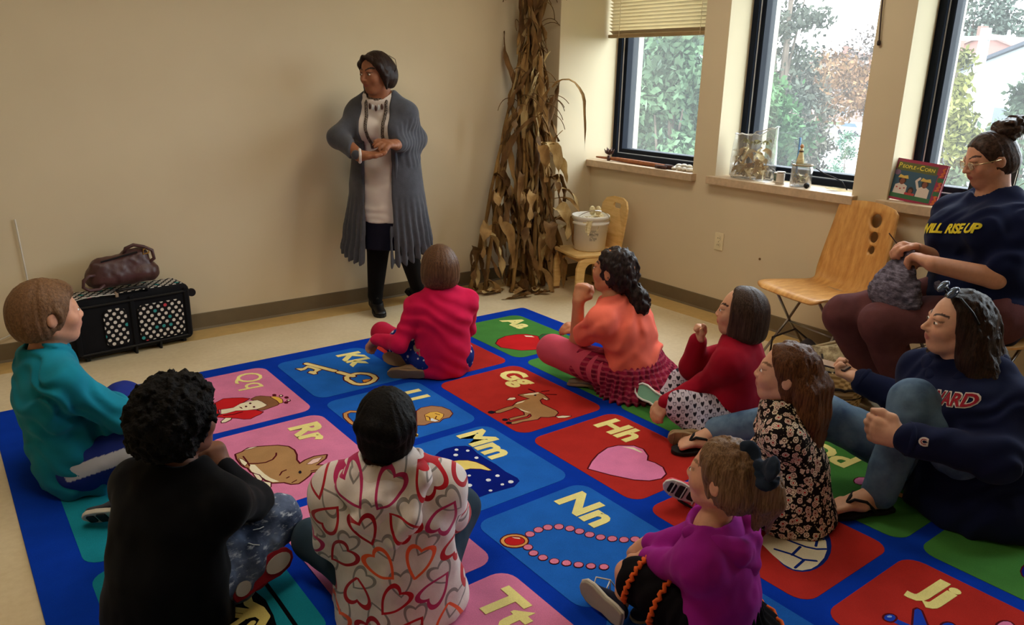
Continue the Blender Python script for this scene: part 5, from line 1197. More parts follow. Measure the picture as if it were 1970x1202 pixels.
# ================================================================ people
class Human:
    def __init__(self, J):
        self.J = {k: (_v(v) if isinstance(v, (list, tuple)) else v) for k, v in J.items()}
        J = self.J; self.h = J['h']; self.H = J['hh']
        self.up = unit(J['neck'] - J['pelvis']); f = J['fwd'] - self.up * (J['fwd'] @ self.up); self.f = unit(f); self.r = np.cross(self.f, self.up)
        self.hy = unit(J['hfwd']); z = J['hup'] - self.hy * (J['hup'] @ self.hy); self.hz = unit(z); self.hx = np.cross(self.hy, self.hz)
    def at(self, t, fwd=0, right=0):
        """point along the spine (0 pelvis .. 1 neck)"""
        J = self.J; sl = 0.028 * self.h * math.sin(math.pi * min(max(t, 0), 1))
        return J['pelvis'] * (1 - t) + J['neck'] * t + self.f * (fwd - sl) + self.r * right
    def hd(self, x, y, z): return self.J['head'] + (self.hx * x + self.hy * y + self.hz * z) * self.H
    def hell(self, c, r): return Ell(self.hd(*c), np.array(r) * self.H, (self.hx, self.hy, self.hz))
    def hcone(self, a, b, ra, rb=None): return Cone(self.hd(*a), self.hd(*b), ra * self.H, (ra if rb is None else rb) * self.H)
    def local(self, P): q = (P - self.J['head']) / self.H; return np.stack([q @ self.hx, q @ self.hy, q @ self.hz], 1)
    def torso(self, i=0.0, bust=0.0, lo=0.0, belly=1.0, w=1.0):
        h, J = self.h, self.J; L = []
        L.append(Cone(self.at(lo - .02), self.at(.28), .078 * h + i, .070 * h * belly + i, self.r, 1.32 * w, .98))
        L.append(Cone(self.at(.28), self.at(.62), .070 * h * belly + i, .074 * h + i, self.r, 1.28 * w, .92))
        L.append(Cone(self.at(.62), self.at(.86), .074 * h + i, .062 * h + i, self.r, 1.40 * w, .84))
        L.append(Cone(J['shr'], J['shl'], .034 * h + i, .034 * h + i))
        for s in 'rl': L.append(Cone(J['neck'] - self.up * .022 * h, J['sh' + s], .034 * h + i * .7, .033 * h + i))
        L.append(Cone(self.at(.86), J['neck'], .052 * h + i, .040 * h + i * .6, self.r, 1.2, .9))
        if bust:
            for s in (-1, 1): L.append(Ell(self.at(.66, .075 * h, s * .05 * h), np.array([.055, .055, .055]) * h * bust + i))
        return L
    def neckp(self, i=0.0): return [Cone(self.J['neck'] - self.up * .02 * self.h, self.hd(0, -.06, -.30), .041 * self.h + i, .038 * self.h + i)]
    def arm(self, s, i=0.0, j=None, which='both', end=1.0):
        h, J = self.h, self.J; j = i if j is None else j; L = []
        if which in ('both', 'upper'): L.append(Cone(J['sh' + s], J['el' + s],   .035 * h + i, .028 * h + (i + j) / 2))
        if which in ('both', 'fore'): L.append(Cone(J['el' + s], J['el' + s] * (1 - end) + J['wr' + s] * end, .028 * h + (i + j) / 2, .0205 * h + j))
        return L
    def leg(self, s, i=0.0, j=None, thick=1.0):
        h, J = self.h, self.J; j = i if j is None else j
        return [Cone(J['hip' + s], J['kn' + s], .062 * h * thick + i, .043 * h * thick + i), Cone(J['kn' + s], J['an' + s], .043 * h * thick + i, .027 * h + j)]
    def hand(self, s, pn, curl=(.5, .5, .5, .5), thumb=.5, spread=.12, size=1.0, tilt=0.0):
        """palm and five jointed fingers; pn = direction the palm faces"""
        h, J = self.h, self.J; w = J['wr' + s]; d = unit(J['ha' + s] - w); pn = _v(pn); pn = unit(pn - d * (pn @ d)); sd = np.cross(d, pn) * (1 if s == 'r' else -1)
        # sd points to the thumb side
        L = .052 * h * size; wd = .024 * h * size; th = .0105 * h * size
        P = [Cone(w, w + d * L * .35, .019 * h, .020 * h, sd, 1.1, .8), Cone(w + d * L * .35, w + d * L, th * 1.15, th, sd, wd / th * .95, 1.0)]
        fl = (.040, .046, .043, .034)
        for k in range(4):
            b = w + d * L * (1.0, 1.05, 1.02, .94)[k] + sd * wd * (.78, .26, -.26, -.78)[k]
            a = curl[k]; dirn = unit(d + sd * spread * (1.2, .4, -.4, -1.3)[k]); p = b; pts = [b - d * L * .3]; n = pn
            for q, sg in enumerate((.46, .31, .25)):
                ca, sa = math.cos(a), math.sin(a)
                dirn, n = dirn * ca + n * sa, n * ca - dirn * sa
                pts.append(p); p = p + dirn * fl[k] * h * size * sg
            pts.append(p)
            P += chain(pts, [.0066 * h * size, .0072 * h * size, .0066 * h * size, .006 * h * size, .0048 * h * size])
        b = w + d * L * .25 + sd * wd * .6; t1 = b + (d * .55 + sd * .75 + pn * .35 * thumb) * L * .5; t2 = t1 + unit(d * (.95 - .3 * thumb) + sd * (.35 - .5 * thumb) + pn * .55 * thumb) * L * .48; t3 = t2 + unit(d * (.9 - .3 * thumb) - sd * .3 * thumb + pn * .6 * thumb) * L * .38
        P += chain([b, t1, t2, t3], [.0095 * h * size, .0085 * h * size, .0072 * h * size, .0056 * h * size])
        return P
    def head_solid(self, S, adult=False, nose=1.0, jaw=1.0, chin=1.0):
        k = .06 * self.H
        S.add(self.hell((0, -.06, .10), (.355, .43, .40)), k)
        S.add(self.hell((0, .10, -.12), (.29 * jaw, .31, .36)), k * 1.4)
        S.add(self.hell((0, .20, -.37), (.15 * jaw, .16, .13 * chin)), k * 1.6)
        for s in (-1, 1):
            S.add(self.hcone((s * .24 * jaw, -.02, -.24), (s * .07, .24, -.40 * chin), .09, .08), k * 1.4)
            S.add(self.hell((s * .165, .25, -.12), (.12, .12, .12)), k * 1.4)
        S.add(self.hcone((-.15, .335, .075), (.15, .335, .075), .055), k)
        for s in (-1, 1): S.cut(self.hell((s * .145, .445, .005), (.085, .075, .052)), k * .8)
        for s in (-1, 1): S.add(self.hell((s * .145, .325, .0), (.085, .062, .060)), k * .35)
        S.add(self.hcone((0, .375, .03), (0, .430 + .040 * nose, -.115), .033, .040 * (.8 + .2 * nose)), k * .8)
        for s in (-1, 1): S.add(self.hell((s * .045, .400 + .02 * nose, -.135), (.035, .05, .032)), k * .5)
        S.add(self.hell((0, .345, -.235), (.11, .07, .09)), k)
        S.add(self.hell((0, .385, -.232), (.088, .045, .022)), k * .3).add(self.hell((0, .375, -.275), (.076, .045, .026)), k * .3)
        S.cut(self.hcone((-.075, .435, -.254), (.075, .435, -.254), .007), k * .2)
        for s in (-1, 1):
            S.add(Ell(self.hd(s * .365, -.03, -.03), np.array([.035, .085, .125]) * self.H, (unit(self.hx + self.hy * .25 * s), unit(self.hy - self.hx * .25 * s), self.hz)), k * .4)
            S.cut(self.hell((s * .41, .005, -.01), (.03, .045, .075)), k * .3)
        return S
    def paint(self, skin, lips, brow=None, blush=0.12):
        skin, lips = np.array(lin(skin)), np.array(lin(lips)); br = None if brow is None else np.array(lin(brow))
        def f(V):
            q = self.local(V); C = np.tile(skin, (len(V), 1))
            m = np.clip(1.35 - np.sqrt((q[:, 0] / .082) ** 2 + ((q[:, 2] + .253) / .042) ** 2), 0, .35) / .35 * (q[:, 1] > .30)
            C = C * (1 - m[:, None]) + lips * m[:, None]
            bl = np.exp(-((np.abs(q[:, 0]) - .19) ** 2 + (q[:, 2] + .12) ** 2) / .012) * (q[:, 1] > .1) * blush
            C = C * (1 - bl[:, None] * np.array([0, .8, .8]))
            if br is not None:
                ax = np.abs(q[:, 0]); m = (ax > .055) & (ax < .25) & (np.abs(q[:, 2] - .105 - .05 * np.sin((ax - .05) * 12)) < .019) & (q[:, 1] > .2)
                C[m] = br
                m2 = (ax > .075) & (ax < .225) & (np.abs(q[:, 2] - .048) < .012) & (q[:, 1] > .2); C[m2] = C[m2] * .35 + br * .65
            return C
        return f
    def eyes(self, root, iris=(60, 42, 30), closed=False):
        for s in (-1, 1):
            c = self.hd(s * .145, .352, .006); M = Matrix((tuple(self.hx), tuple(self.hy), tuple(self.hz))).transposed(); R = .058 * self.H
            e = put('eye', MB().ball(c, (R * 1.05, R * .85, R * (.26 if closed else .44)), 14, 10, M).mesh('e'), M_EYE, root, True)
            if not closed:
                c2 = self.hd(s * .145, .352 + .045, .006); put('iris', MB().ball(c2, (R * .44, R * .16, R * .42), 12, 8, M).mesh('i'), plain('iris_%d' % iris[0], iris, .2, spec=.6, amount=0) if ('iris_%d' % iris[0]) not in bpy.data.materials else bpy.data.materials['iris_%d' % iris[0]], e, True)
    def strands(self, amp=.018, n=11, seed=1, fine=.5):
        """ridges that run from the crown down"""
        def f(P):
            q = self.local(P); th = np.arctan2(q[:, 0], -q[:, 1]); r = np.hypot(q[:, 0], q[:, 1])
            A = np.stack([np.cos(th) * n * .5, np.sin(th) * n * .5, q[:, 2] * 1.2], 1)
            B = np.stack([np.cos(th) * n * 1.6, np.sin(th) * n * 1.6, q[:, 2] * 2.0 + r], 1)
            return self.H * amp * (vnoise(A, 1.0, seed) + fine * vnoise(B, 1.0, seed + 1))
        return f
    def cap(self, S, grow=.045, line=(.30, .27), slope=.62, low=-.30, sides=True):
        """skull-hugging hair, cut away at the hairline"""
        k = .05 * self.H
        S.add(self.hell((0, -.06, .10), (.355 + grow, .43 + grow, .40 + grow)), k)
        S.add(self.hell((0, -.17, -.14), (.31 + grow, .30 + grow, .30)), k * 2)
        n = self.hy * slope - self.hz * (1 - slope)
        S.cut(Half(self.hd(0, *line), -n), k * .6) if False else S.keep(Half(self.hd(0, *line), n), k * .6)
        return S
def wr(amp=.006, sc=16, seed=1, stretch=(1, 1, 1), fine=.4):
    st = np.array(stretch, float)
    return lambda P: amp * vnoise(P * st, sc, seed) + amp * fine * vnoise(P * st, sc * 2.3, seed + 5)
def folds(amp, dirn, n, seed=1, warp=.02):
    """parallel pull folds across direction dirn, n per metre"""
    d = unit(dirn)
    def f(P):
        u = P @ d + warp * vnoise(P, 9, seed); a = np.sin(u * n * 6.283); m = .5 + .5 * vnoise(P, 6, seed + 3)
        return amp * a * m + amp * .4 * vnoise(P, 22, seed + 7)
    return f
M_EYE = plain('eye_white', (222, 216, 210), .25, spec=.5, amount=0)
M_SKIN = tint_mat('skin', .55, .3, .07, 60, .05, 500, .12)
def hair_mat(name, a, b, rough=.5, sc=(110, 110, 5), spec=.15):
    m = Mat(name, lin(a), rough, spec=spec); m.base(m.ramp(m.noise(2.2, 5, .65, m.mapped(sc)), [(0.36, lin(a)), (0.78, lin(b))])); m.bump(m.noise(3, 3, .6, m.mapped(sc)), .6, .004); return m.m
def person(name, label, J, group=None):
    H = Human(J); p = H.J['pelvis']
    root = thing('person', label, 'person', (p[0], p[1], 0), group)
    return H, root
def footprint(L, w):
    return [(-.02 * L, -.18 * w), (0, -.33 * w), (.15 * L, -.40 * w), (.4 * L, -.36 * w), (.62 * L, -.46 * w), (.8 * L, -.45 * w), (.94 * L, -.30 * w), (1.0 * L, -.05 * w), (.98 * L, .18 * w), (.88 * L, .38 * w), (.7 * L, .44 * w), (.4 * L, .34 * w), (.15 * L, .36 * w), (0, .30 * w), (-.02 * L, .12 * w)]
def shoe(root, an, to, down, L, w, upper, sole, thick=.014, height=.055, name='shoe', label=None, open_top=True, tread=None):
    """shoe: padded upper with an opening, separate sole"""
    an, to = _v(an), _v(to); d = unit(to - an); dn = _v(down); dn = unit(dn - d * (dn @ d)); sd = np.cross(d, dn)
    heel = an - d * .24 * L + dn * height * .75
    S = Solid()
    S.add(Cone(heel + d * .14 * L - dn * height * .35, heel + d * .42 * L - dn * height * .38, w * .36, w * .37, sd, 1.0, 1.0), .02)
    S.add(Cone(heel + d * .42 * L - dn * height * .30, heel + d * .84 * L - dn * height * .18, w * .38, w * .36, sd, 1.12, .72), .03)
    if open_top: S.cut(Cone(an - dn * .10, an + dn * height * .1, w * .30, w * .26), .008)
    S.keep(Half(heel - dn * thick * .4, dn), .004)
    u = soft(name, S, upper, root, .005, None, 1)
    if label: u['label'] = label
    V, F = prism(footprint(L * 1.03, w * 1.05), 0, thick)
    M = lambda p: heel - d * .02 * L + d * p.x + sd * p.y + dn * (p.z - thick * .5)
    so = put('sole', MB().add([M(p) for p in V], F).mesh('s', min(.004, thick * .3), 2), sole, u)
    if tread is not None:
        for k, (x0, x1, y0, y1) in enumerate(((.05, .28, -.26, .26), (.34, .52, -.24, .22), (.58, .74, -.34, .32), (.78, .92, -.26, .26))):
            V, F = prism(rounded_rect(x0 * L, y0 * w, x1 * L, y1 * w, .006, 3), thick * .9, thick * 1.25)
            put('tread', MB().add([M(p) for p in V], F).mesh('t'), tread, u)
    return u, heel, d, sd, dn
def decal(root, body, text, size, bold, mat, centre, right, upv, normal, name='lettering', off=.0015, shear=0.0, spacing=1.0, sx=1.0, cuts=2, arc=0.0):
    """lay flat lettering onto a garment surface along -normal"""
    me = text_mesh(text, size, bold, shear, 0, 'CENTER', 3, spacing)
    bm = bmesh.new(); bm.from_mesh(me); bpy.data.meshes.remove(me)
    bmesh.ops.triangulate(bm, faces=bm.faces)
    bmesh.ops.subdivide_edges(bm, edges=[e for e in bm.edges if e.calc_length() > size * .12], cuts=cuts, use_grid_fill=True)
    b = body.data; tree = BVHTree.FromPolygons([v.co for v in b.vertices], [p.vertices[:] for p in b.polygons])
    c, r, u, n = Vector(centre), Vector(unit(right)), Vector(unit(upv)), Vector(unit(normal))
    for v in bm.verts:
        p = c + r * v.co.x * sx + u * (v.co.y - arc * v.co.x ** 2)
        hit, nn, idx, dist = tree.ray_cast(p + n * .2, -n)
        v.co = (hit + n * off + nn * off) if hit is not None else p
    return put(name, from_bm(bm), mat, root)
POSES = {
  'teal_boy': {'pelvis':[0.284,3.052,0.112],'neck':[0.235,3.036,0.533],'shr':[0.265,2.884,0.457],'shl':[0.222,3.194,0.457],'hipr':[0.297,2.96,0.112],'hipl':[0.271,3.144,0.112],'head':[0.261,3.038,0.674],'hfwd':[0.998,0.088,0.052],'hup':[-0.052,-0.005,0.999],'elr':[0.423,2.864,0.3],'wrr':[0.364,2.953,0.24],'har':[0.349,2.979,0.2],'ell':[0.316,3.247,0.257],'wrl':[0.469,3.168,0.227],'hal':[0.507,3.112,0.207],'knr':[0.526,2.795,0.2],'anr':[0.376,2.633,0.09],'tor':[0.274,2.705,0.07],'knl':[0.507,3.339,0.172],'anl':[0.441,3.087,0.072],'tol':[0.458,2.967,0.072],'fwd':[0.993,0.14,0.0],'h':1.32,'hh':0.231},
  'black_boy': {'pelvis':[0.364,2.055,0.099],'neck':[0.428,2.078,0.435],'shr':[0.502,1.95,0.369],'shl':[0.329,2.198,0.369],'hipr':[0.41,1.988,0.099],'hipl':[0.317,2.121,0.099],'head':[0.449,2.104,0.573],'hfwd':[0.976,0.225,0.052],'hup':[-0.051,-0.012,0.999],'elr':[0.634,2.114,0.25],'wrr':[0.567,2.169,0.36],'har':[0.555,2.191,0.42],'ell':[0.389,2.288,0.189],'wrl':[0.528,2.263,0.289],'hal':[0.59,2.245,0.339],'knr':[0.697,2.109,0.17],'anr':[0.536,1.983,0.08],'tor':[0.709,2.054,0.09],'knl':[0.395,2.395,0.129],'anl':[0.439,2.157,0.039],'tol':[0.496,2.075,0.039],'fwd':[0.822,0.573,0.0],'h':1.16,'hh':0.215},
  'heart_girl': {'pelvis':[0.91,1.722,0.1],'neck':[0.891,1.732,0.458],'shr':[1.016,1.647,0.39],'shl':[0.772,1.813,0.39],'hipr':[0.979,1.676,0.1],'hipl':[0.842,1.768,0.1],'head':[0.907,1.757,0.575],'hfwd':[0.556,0.819,0.139],'hup':[-0.078,-0.115,0.99],'ell':[0.759,1.826,0.23],'wrl':[0.893,1.917,0.25],'hal':[0.954,1.936,0.25],'elr':[1.093,1.723,0.24],'wrr':[1.122,1.872,0.26],'har':[1.117,1.936,0.26],'knl':[0.77,2.005,0.13],'anl':[0.957,1.854,0.05],'tol':[1.068,1.803,0.05],'knr':[1.184,1.813,0.19],'anr':[1.014,1.989,0.06],'tor':[0.937,2.09,0.06],'fwd':[0.562,0.827,0.0],'h':1.18,'hh':0.21},
  'pink_girl': {'pelvis':[1.989,3.22,0.099],'neck':[2.002,3.235,0.447],'shr':[2.128,3.197,0.379],'shl':[1.871,3.267,0.379],'hipr':[2.067,3.199,0.099],'hipl':[1.911,3.241,0.099],'head':[2.002,3.257,0.572],'hfwd':[0.375,0.921,0.087],'hup':[-0.033,-0.081,0.996],'ell':[1.763,3.259,0.2],'wrl':[1.727,3.449,0.18],'hal':[1.712,3.506,0.12],'elr':[2.193,3.283,0.199],'wrr':[2.149,3.429,0.199],'har':[2.133,3.485,0.199],'knl':[1.817,3.547,0.17],'anl':[1.859,3.316,0.07],'tol':[1.754,3.43,0.1],'knr':[2.111,3.476,0.159],'anr':[1.845,3.239,0.06],'tor':[1.721,3.354,0.05],'fwd':[0.26,0.963,0.0],'h':1.16,'hh':0.215},
  'coral_girl': {'pelvis':[2.657,2.497,0.116],'neck':[2.565,2.57,0.47],'shr':[2.735,2.595,0.395],'shl':[2.433,2.514,0.395],'hipr':[2.749,2.521,0.116],'hipl':[2.565,2.472,0.116],'head':[2.569,2.587,0.616],'hfwd':[-0.39,0.914,0.087],'hup':[0.034,-0.08,0.996],'ell':[2.482,2.727,0.235],'wrl':[2.463,2.709,0.449],'hal':[2.492,2.71,0.52],'elr':[2.737,2.74,0.215],'wrr':[2.624,2.855,0.255],'har':[2.563,2.89,0.255],'knl':[2.411,2.834,0.17],'anl':[2.522,2.605,0.07],'tol':[2.429,2.754,0.05],'knr':[2.874,2.823,0.166],'anr':[2.64,2.657,0.056],'tor':[2.505,2.621,0.056],'fwd':[-0.259,0.963,0.0],'h':1.36,'hh':0.224},
  'red_girl': {'pelvis':[2.701,1.931,0.098],'neck':[2.697,1.936,0.422],'shr':[2.82,1.987,0.355],'shl':[2.577,1.884,0.355],'hipr':[2.775,1.962,0.098],'hipl':[2.627,1.9,0.098],'head':[2.701,1.939,0.551],'hfwd':[-0.573,0.814,0.07],'hup':[0.04,-0.057,0.998],'ell':[2.589,2.011,0.22],'wrl':[2.404,2.05,0.16],'hal':[2.367,2.071,0.1],'elr':[2.648,2.131,0.25],'wrr':[2.624,2.085,0.396],'har':[2.623,2.064,0.463],'knl':[2.448,2.0,0.15],'anl':[2.468,1.897,0.055],'tol':[2.354,2.006,0.06],'knr':[2.67,2.185,0.15],'anr':[2.569,2.212,0.06],'tor':[2.574,2.307,0.07],'fwd':[-0.391,0.918,0.0],'h':1.15,'hh':0.213},
  'floral_girl': {'pelvis':[2.28,1.356,0.094],'neck':[2.246,1.405,0.423],'shr':[2.352,1.474,0.361],'shl':[2.153,1.318,0.361],'hipr':[2.341,1.404,0.094],'hipl':[2.22,1.309,0.094],'head':[2.248,1.402,0.544],'hfwd':[-0.542,0.831,0.105],'hup':[0.057,-0.087,0.995],'ell':[2.261,1.474,0.22],'wrl':[2.309,1.575,0.15],'hal':[2.302,1.633,0.13],'elr':[2.353,1.537,0.191],'wrr':[2.219,1.547,0.171],'har':[2.169,1.545,0.161],'knl':[1.987,1.379,0.134],'anl':[2.06,1.513,0.054],'tol':[2.057,1.613,0.054],'knr':[2.236,1.528,0.13],'anr':[2.075,1.58,0.055],'tor':[2.012,1.64,0.09],'fwd':[-0.617,0.785,0.0],'h':1.1,'hh':0.215},
  'purple_girl': {'pelvis':[1.564,1.101,0.083],'neck':[1.548,1.129,0.347],'shr':[1.658,1.173,0.291],'shl':[1.445,1.073,0.291],'hipr':[1.626,1.13,0.083],'hipl':[1.502,1.072,0.083],'head':[1.557,1.117,0.504],'hfwd':[-0.342,0.935,0.052],'hup':[0.018,-0.049,0.999],'ell':[1.482,1.209,0.2],'wrl':[1.491,1.304,0.17],'hal':[1.475,1.314,0.13],'elr':[1.572,1.28,0.19],'wrr':[1.561,1.359,0.16],'har':[1.531,1.369,0.13],'knl':[1.43,1.308,0.14],'anl':[1.403,1.301,0.045],'tol':[1.401,1.455,0.06],'knr':[1.695,1.36,0.113],'anr':[1.532,1.284,0.053],'tor':[1.433,1.26,0.053],'fwd':[-0.423,0.903,0.0],'h':0.98,'hh':0.201},
  'grey_hoodie': {'pelvis':[2.864,0.977,0.107],'neck':[2.889,1.096,0.531],'shr':[2.926,1.243,0.439],'shl':[2.841,0.898,0.439],'hipr':[2.891,1.089,0.107],'hipl':[2.836,0.865,0.107],'head':[2.848,1.132,0.69],'hfwd':[-0.708,0.704,0.052],'hup':[0.037,-0.037,0.999],'ell':[2.667,0.865,0.33],'wrl':[2.492,1.088,0.36],'hal':[2.476,1.157,0.36],'elr':[3.123,1.33,0.22],'wrr':[3.075,1.563,0.28],'har':[3.06,1.652,0.29],'knl':[2.684,1.159,0.42],'anl':[2.574,1.171,0.09],'tol':[2.383,1.255,0.03],'knr':[2.62,1.45,0.27],'anr':[2.494,1.834,0.09],'tor':[2.272,1.91,0.05],'fwd':[-0.973,0.241,-0.0],'h':1.64,'hh':0.23},
  'knitter': {'pelvis':[3.62,1.389,0.562],'neck':[3.74,1.438,1.019],'shr':[3.776,1.604,0.927],'shl':[3.655,1.252,0.927],'hipr':[3.658,1.499,0.562],'hipl':[3.582,1.279,0.562],'head':[3.7,1.476,1.198],'hfwd':[-0.741,0.596,-0.309],'hup':[-0.241,0.194,0.951],'ell':[3.5,1.28,0.733],'wrl':[3.32,1.459,0.78],'hal':[3.36,1.565,0.795],'elr':[3.62,1.547,0.731],'wrr':[3.48,1.606,0.791],'har':[3.42,1.648,0.805],'knl':[3.3,1.625,0.477],'anl':[3.49,1.538,0.09],'tol':[3.401,1.618,0.03],'knr':[3.34,1.828,0.459],'anr':[3.495,1.686,0.13],'tor':[3.538,1.829,0.03],'fwd':[-0.948,0.324,-0.0],'h':1.66,'hh':0.224},
  'teacher': {'pelvis':[2.293,4.36,0.867],'neck':[2.254,4.33,1.354],'shr':[2.162,4.435,1.26],'shl':[2.36,4.236,1.26],'hipr':[2.23,4.424,0.867],'hipl':[2.356,4.296,0.867],'head':[2.211,4.29,1.503],'hfwd':[-0.959,-0.256,-0.139],'hup':[-0.135,-0.036,0.99],'elr':[1.984,4.36,1.13],'wrr':[2.014,4.14,1.043],'har':[2.12,4.1,1.051],'ell':[2.487,4.3,1.111],'wrl':[2.252,4.14,1.099],'hal':[2.139,4.1,1.115],'knr':[2.228,4.36,0.46],'anr':[2.229,4.43,0.106],'tor':[2.199,4.311,0.02],'knl':[2.397,4.3,0.452],'anl':[2.555,4.45,0.125],'tol':[2.573,4.414,0.02],'fwd':[-0.71,-0.706,-0.0],'h':1.63,'hh':0.228}}
def body(H, root, prims, skin, lips, brow=None, vox=.005, nose=.45, jaw=1.0, chin=1.0, blush=.1):
    S = Solid(); S.add(H.torso(-.012), .04); S.add(H.neckp(), .03); S.add(prims, .012)
    H.head_solid(S, nose=nose, jaw=jaw, chin=chin)
    return soft('body', S, M_SKIN, root, vox, None, 1, H.paint(skin, lips, brow, blush))
def limbs(H, arms='rl', legs='rl', i=0.0): 
    L = []
    for s in arms: L += H.arm(s, i)
    for s in legs: L += H.leg(s, i - .006)
    return L

# ---------------------------------------------------------------- boy in teal
H, root = person('person', 'child in a teal long-sleeved shirt sitting beside the suitcase', POSES['teal_boy'])
J = H.J
body(H, root, limbs(H) + H.hand('r', H.up * -1, (.5, .5, .5, .5)) + H.hand('l', H.up * -1), (206, 150, 120), (190, 112, 100), None, .006)
H.eyes(root)
S = Solid(); S.add(H.torso(.014, w=1.06), .05); S.add(H.arm('r', .018, .014, end=.92) + H.arm('l', .018, .014, end=.92), .03)
S.add(Cone(H.at(.10), H.at(-.14), .098 * H.h, .108 * H.h, H.r, 1.32, 1.05), .05)
S.cut(Cone(J['neck'] + H.up * .01, J['neck'] + H.up * .1, .050, .075), .008).keep(Half((0, 0, .012), (0, 0, -1)))
M_TEAL = cloth('teal_cotton', (22, 122, 146), .14)
soft('shirt', S, M_TEAL, root, .007, folds(.010, H.up * .6 + H.f * .8, 14, 3, .07), 1)
put('collar', MB().tube([J['neck'] + H.up * .012 + (H.r * math.cos(a) * .052 + H.f * math.sin(a) * .052) for a in np.linspace(0, 6.283, 25)[:-1]], .007, 6, True).mesh('c'), M_TEAL, root, True)
S = Solid(); S.add(H.leg('r', .020, .016) + H.leg('l', .020, .016), .03); S.add(Cone(J['hipr'], J['hipl'], .10, .10), .05).keep(Half((0, 0, .012), (0, 0, -1)))
_m = Mat('royal_blue_track_pants', lin((24, 44, 130)), .7, spec=.2)
q = _m.node('ShaderNodeAttribute'); q.attribute_name = 'tint'; _m.base(q.outputs['Color']); _m.bump(_m.noise(200, 2), .1, .002); M_TRACK = _m.m
def stripe(V):
    a, b = J['hipr'], J['knr']; d = unit(b - a); n = unit(np.cross(d, np.array([0, 0, 1.]))); n = n if n @ (np.array([0, 0, 1.5]) - a) * 0 + (-a) @ n > 0 else -n
    c = a + (b - a) * .5; t = (V - a) @ d; rel = V - a - t[:, None] * d
    upc = np.cross(n, d); upc = upc if upc[2] > 0 else -upc
    m = (rel @ n > 0) & (np.abs(rel @ upc - .012) < .026) & (t > -.02) & (t < .33)
    C = np.tile(np.array(lin((22, 42, 128))), (len(V), 1)); C[m] = lin((186, 190, 204)); return C
soft('track_pants', S, M_TRACK, root, .005, wr(.006, 15, 8), 1, stripe)
shoe(root, J['anr'], J['tor'], (-.35, -.75, -.5), .20, .075, cloth('grey_sneaker', (60, 62, 70)), plain('white_sole', (196, 190, 178)), .018, tread=plain('black_tread', (30, 30, 32)))
shoe(root, J['anl'], J['tol'], (0, 0, -1), .20, .075, bpy.data.materials['grey_sneaker'], bpy.data.materials['white_sole'], .018)
S = Solid(); H.cap(S, .05, (.30, .24), .70)
S.add(H.hell((0, -.28, -.05), (.34, .22, .30)), .04).add(H.hcone((-.10, .22, .37), (.14, .30, .34), .06), .03)
for s in (-1, 1): S.add(H.hcone((s * .365, .08, .08), (s * .36, .10, -.08), .04, .02), .01)
for s in (-1, 1): S.cut(H.hell((s * .42, -.02, -.05), (.09, .09, .13)), .01)
S.cut(H.hell((0, -.12, -.52), (.6, .5, .17)), .02)
soft('hair', S, hair_mat('light_brown_hair', (92, 66, 46), (136, 102, 72), .5, (60, 60, 40)), root, .005, H.strands(.011, 26, 2, .8), 0)

# ---------------------------------------------------------------- boy in black with curly hair
H, root = person('person', 'child in a black jacket and ripped jeans, hand at cheek', POSES['black_boy'])
J = H.J
body(H, root, limbs(H) + H.hand('r', -H.hx, (.8, .8, .9, .9), .4) + H.hand('l', H.f), (112, 72, 52), (110, 62, 54), None, .006)
H.eyes(root)
M_BLK = cloth('black_jacket_cloth', (11, 11, 14), .3)
S = Solid(); S.add(H.torso(.018, w=1.12), .05); S.add(H.arm('r', .020, .016, end=.9) + H.arm('l', .020, .016, end=.9), .035)
S.add(Cone(H.at(.15), H.at(-.22), .105 * H.h, .120 * H.h, H.r, 1.35, 1.1), .05)
S.cut(Cone(J['neck'] + H.up * .0, J['neck'] + H.up * .1, .045, .08), .008).keep(Half((0, 0, .012), (0, 0, -1)))
jk = soft('jacket', S, M_BLK, root, .007, wr(.008, 13, 4, (1, 1, .7)), 1)
put('collar', MB().tube([J['neck'] + H.up * .018 + (H.r * math.cos(a) * .056 + H.f * math.sin(a) * .056) for a in np.linspace(0, 6.283, 25)[:-1]], .013, 8, True).mesh('c'), M_BLK, root, True)
_m = Mat('ripped_denim', lin((64, 76, 100)), .85, spec=.15)
_m.base(_m.mix(_m.ramp(_m.noise(30, 5, .65, _m.mapped((1, 1, 3))), [(0.55, (0, 0, 0)), (0.72, (.85, .85, .85))]), _m.ramp(_m.noise(11, 4), [(0.35, lin((34, 42, 62))), (0.65, lin((92, 104, 128)))]), lin((190, 196, 204)))); _m.bump(_m.noise(60, 4), .35, .005); M_RIP = _m.m
S = Solid(); S.add(H.leg('r', .018, .020) + H.leg('l', .018, .018), .03); S.add(Cone(J['hipr'], J['hipl'], .085, .085), .05).keep(Half((0, 0, .012), (0, 0, -1)))
jn = soft('jeans', S, M_RIP, root, .006, wr(.008, 22, 9), 1)
rr_ = random.Random(4)
for k in range(12):
    t = rr_.uniform(.3, 1); p = Vector(J['hipr'] * (1 - t) + J['knr'] * t) + Vector((rr_.uniform(-.02, .02), -.055 + rr_.uniform(-.01, .01), .03 + rr_.uniform(-.03, .035)))
    d = Vector((rr_.uniform(-1, 1), rr_.uniform(-.4, .1), rr_.uniform(-1, .6))).normalized()
    put('frayed_thread', MB().tube([p, p + d * .015 + Vector((0, -.004, 0)), p + d * .034], .0012, 4).mesh('t'), plain('white_fray', (214, 214, 210)) if 'white_fray' not in bpy.data.materials else bpy.data.materials['white_fray'], jn)
_rs = cloth('red_slipper', (132, 26, 36), .15); _ss = cloth('grey_slipper_sole', (160, 152, 144), .1)
u, heel, d, sd, dn = shoe(root, J['anr'], J['tor'], (-.25, -.86, .25), .215, .082, _rs, _rs, .012)
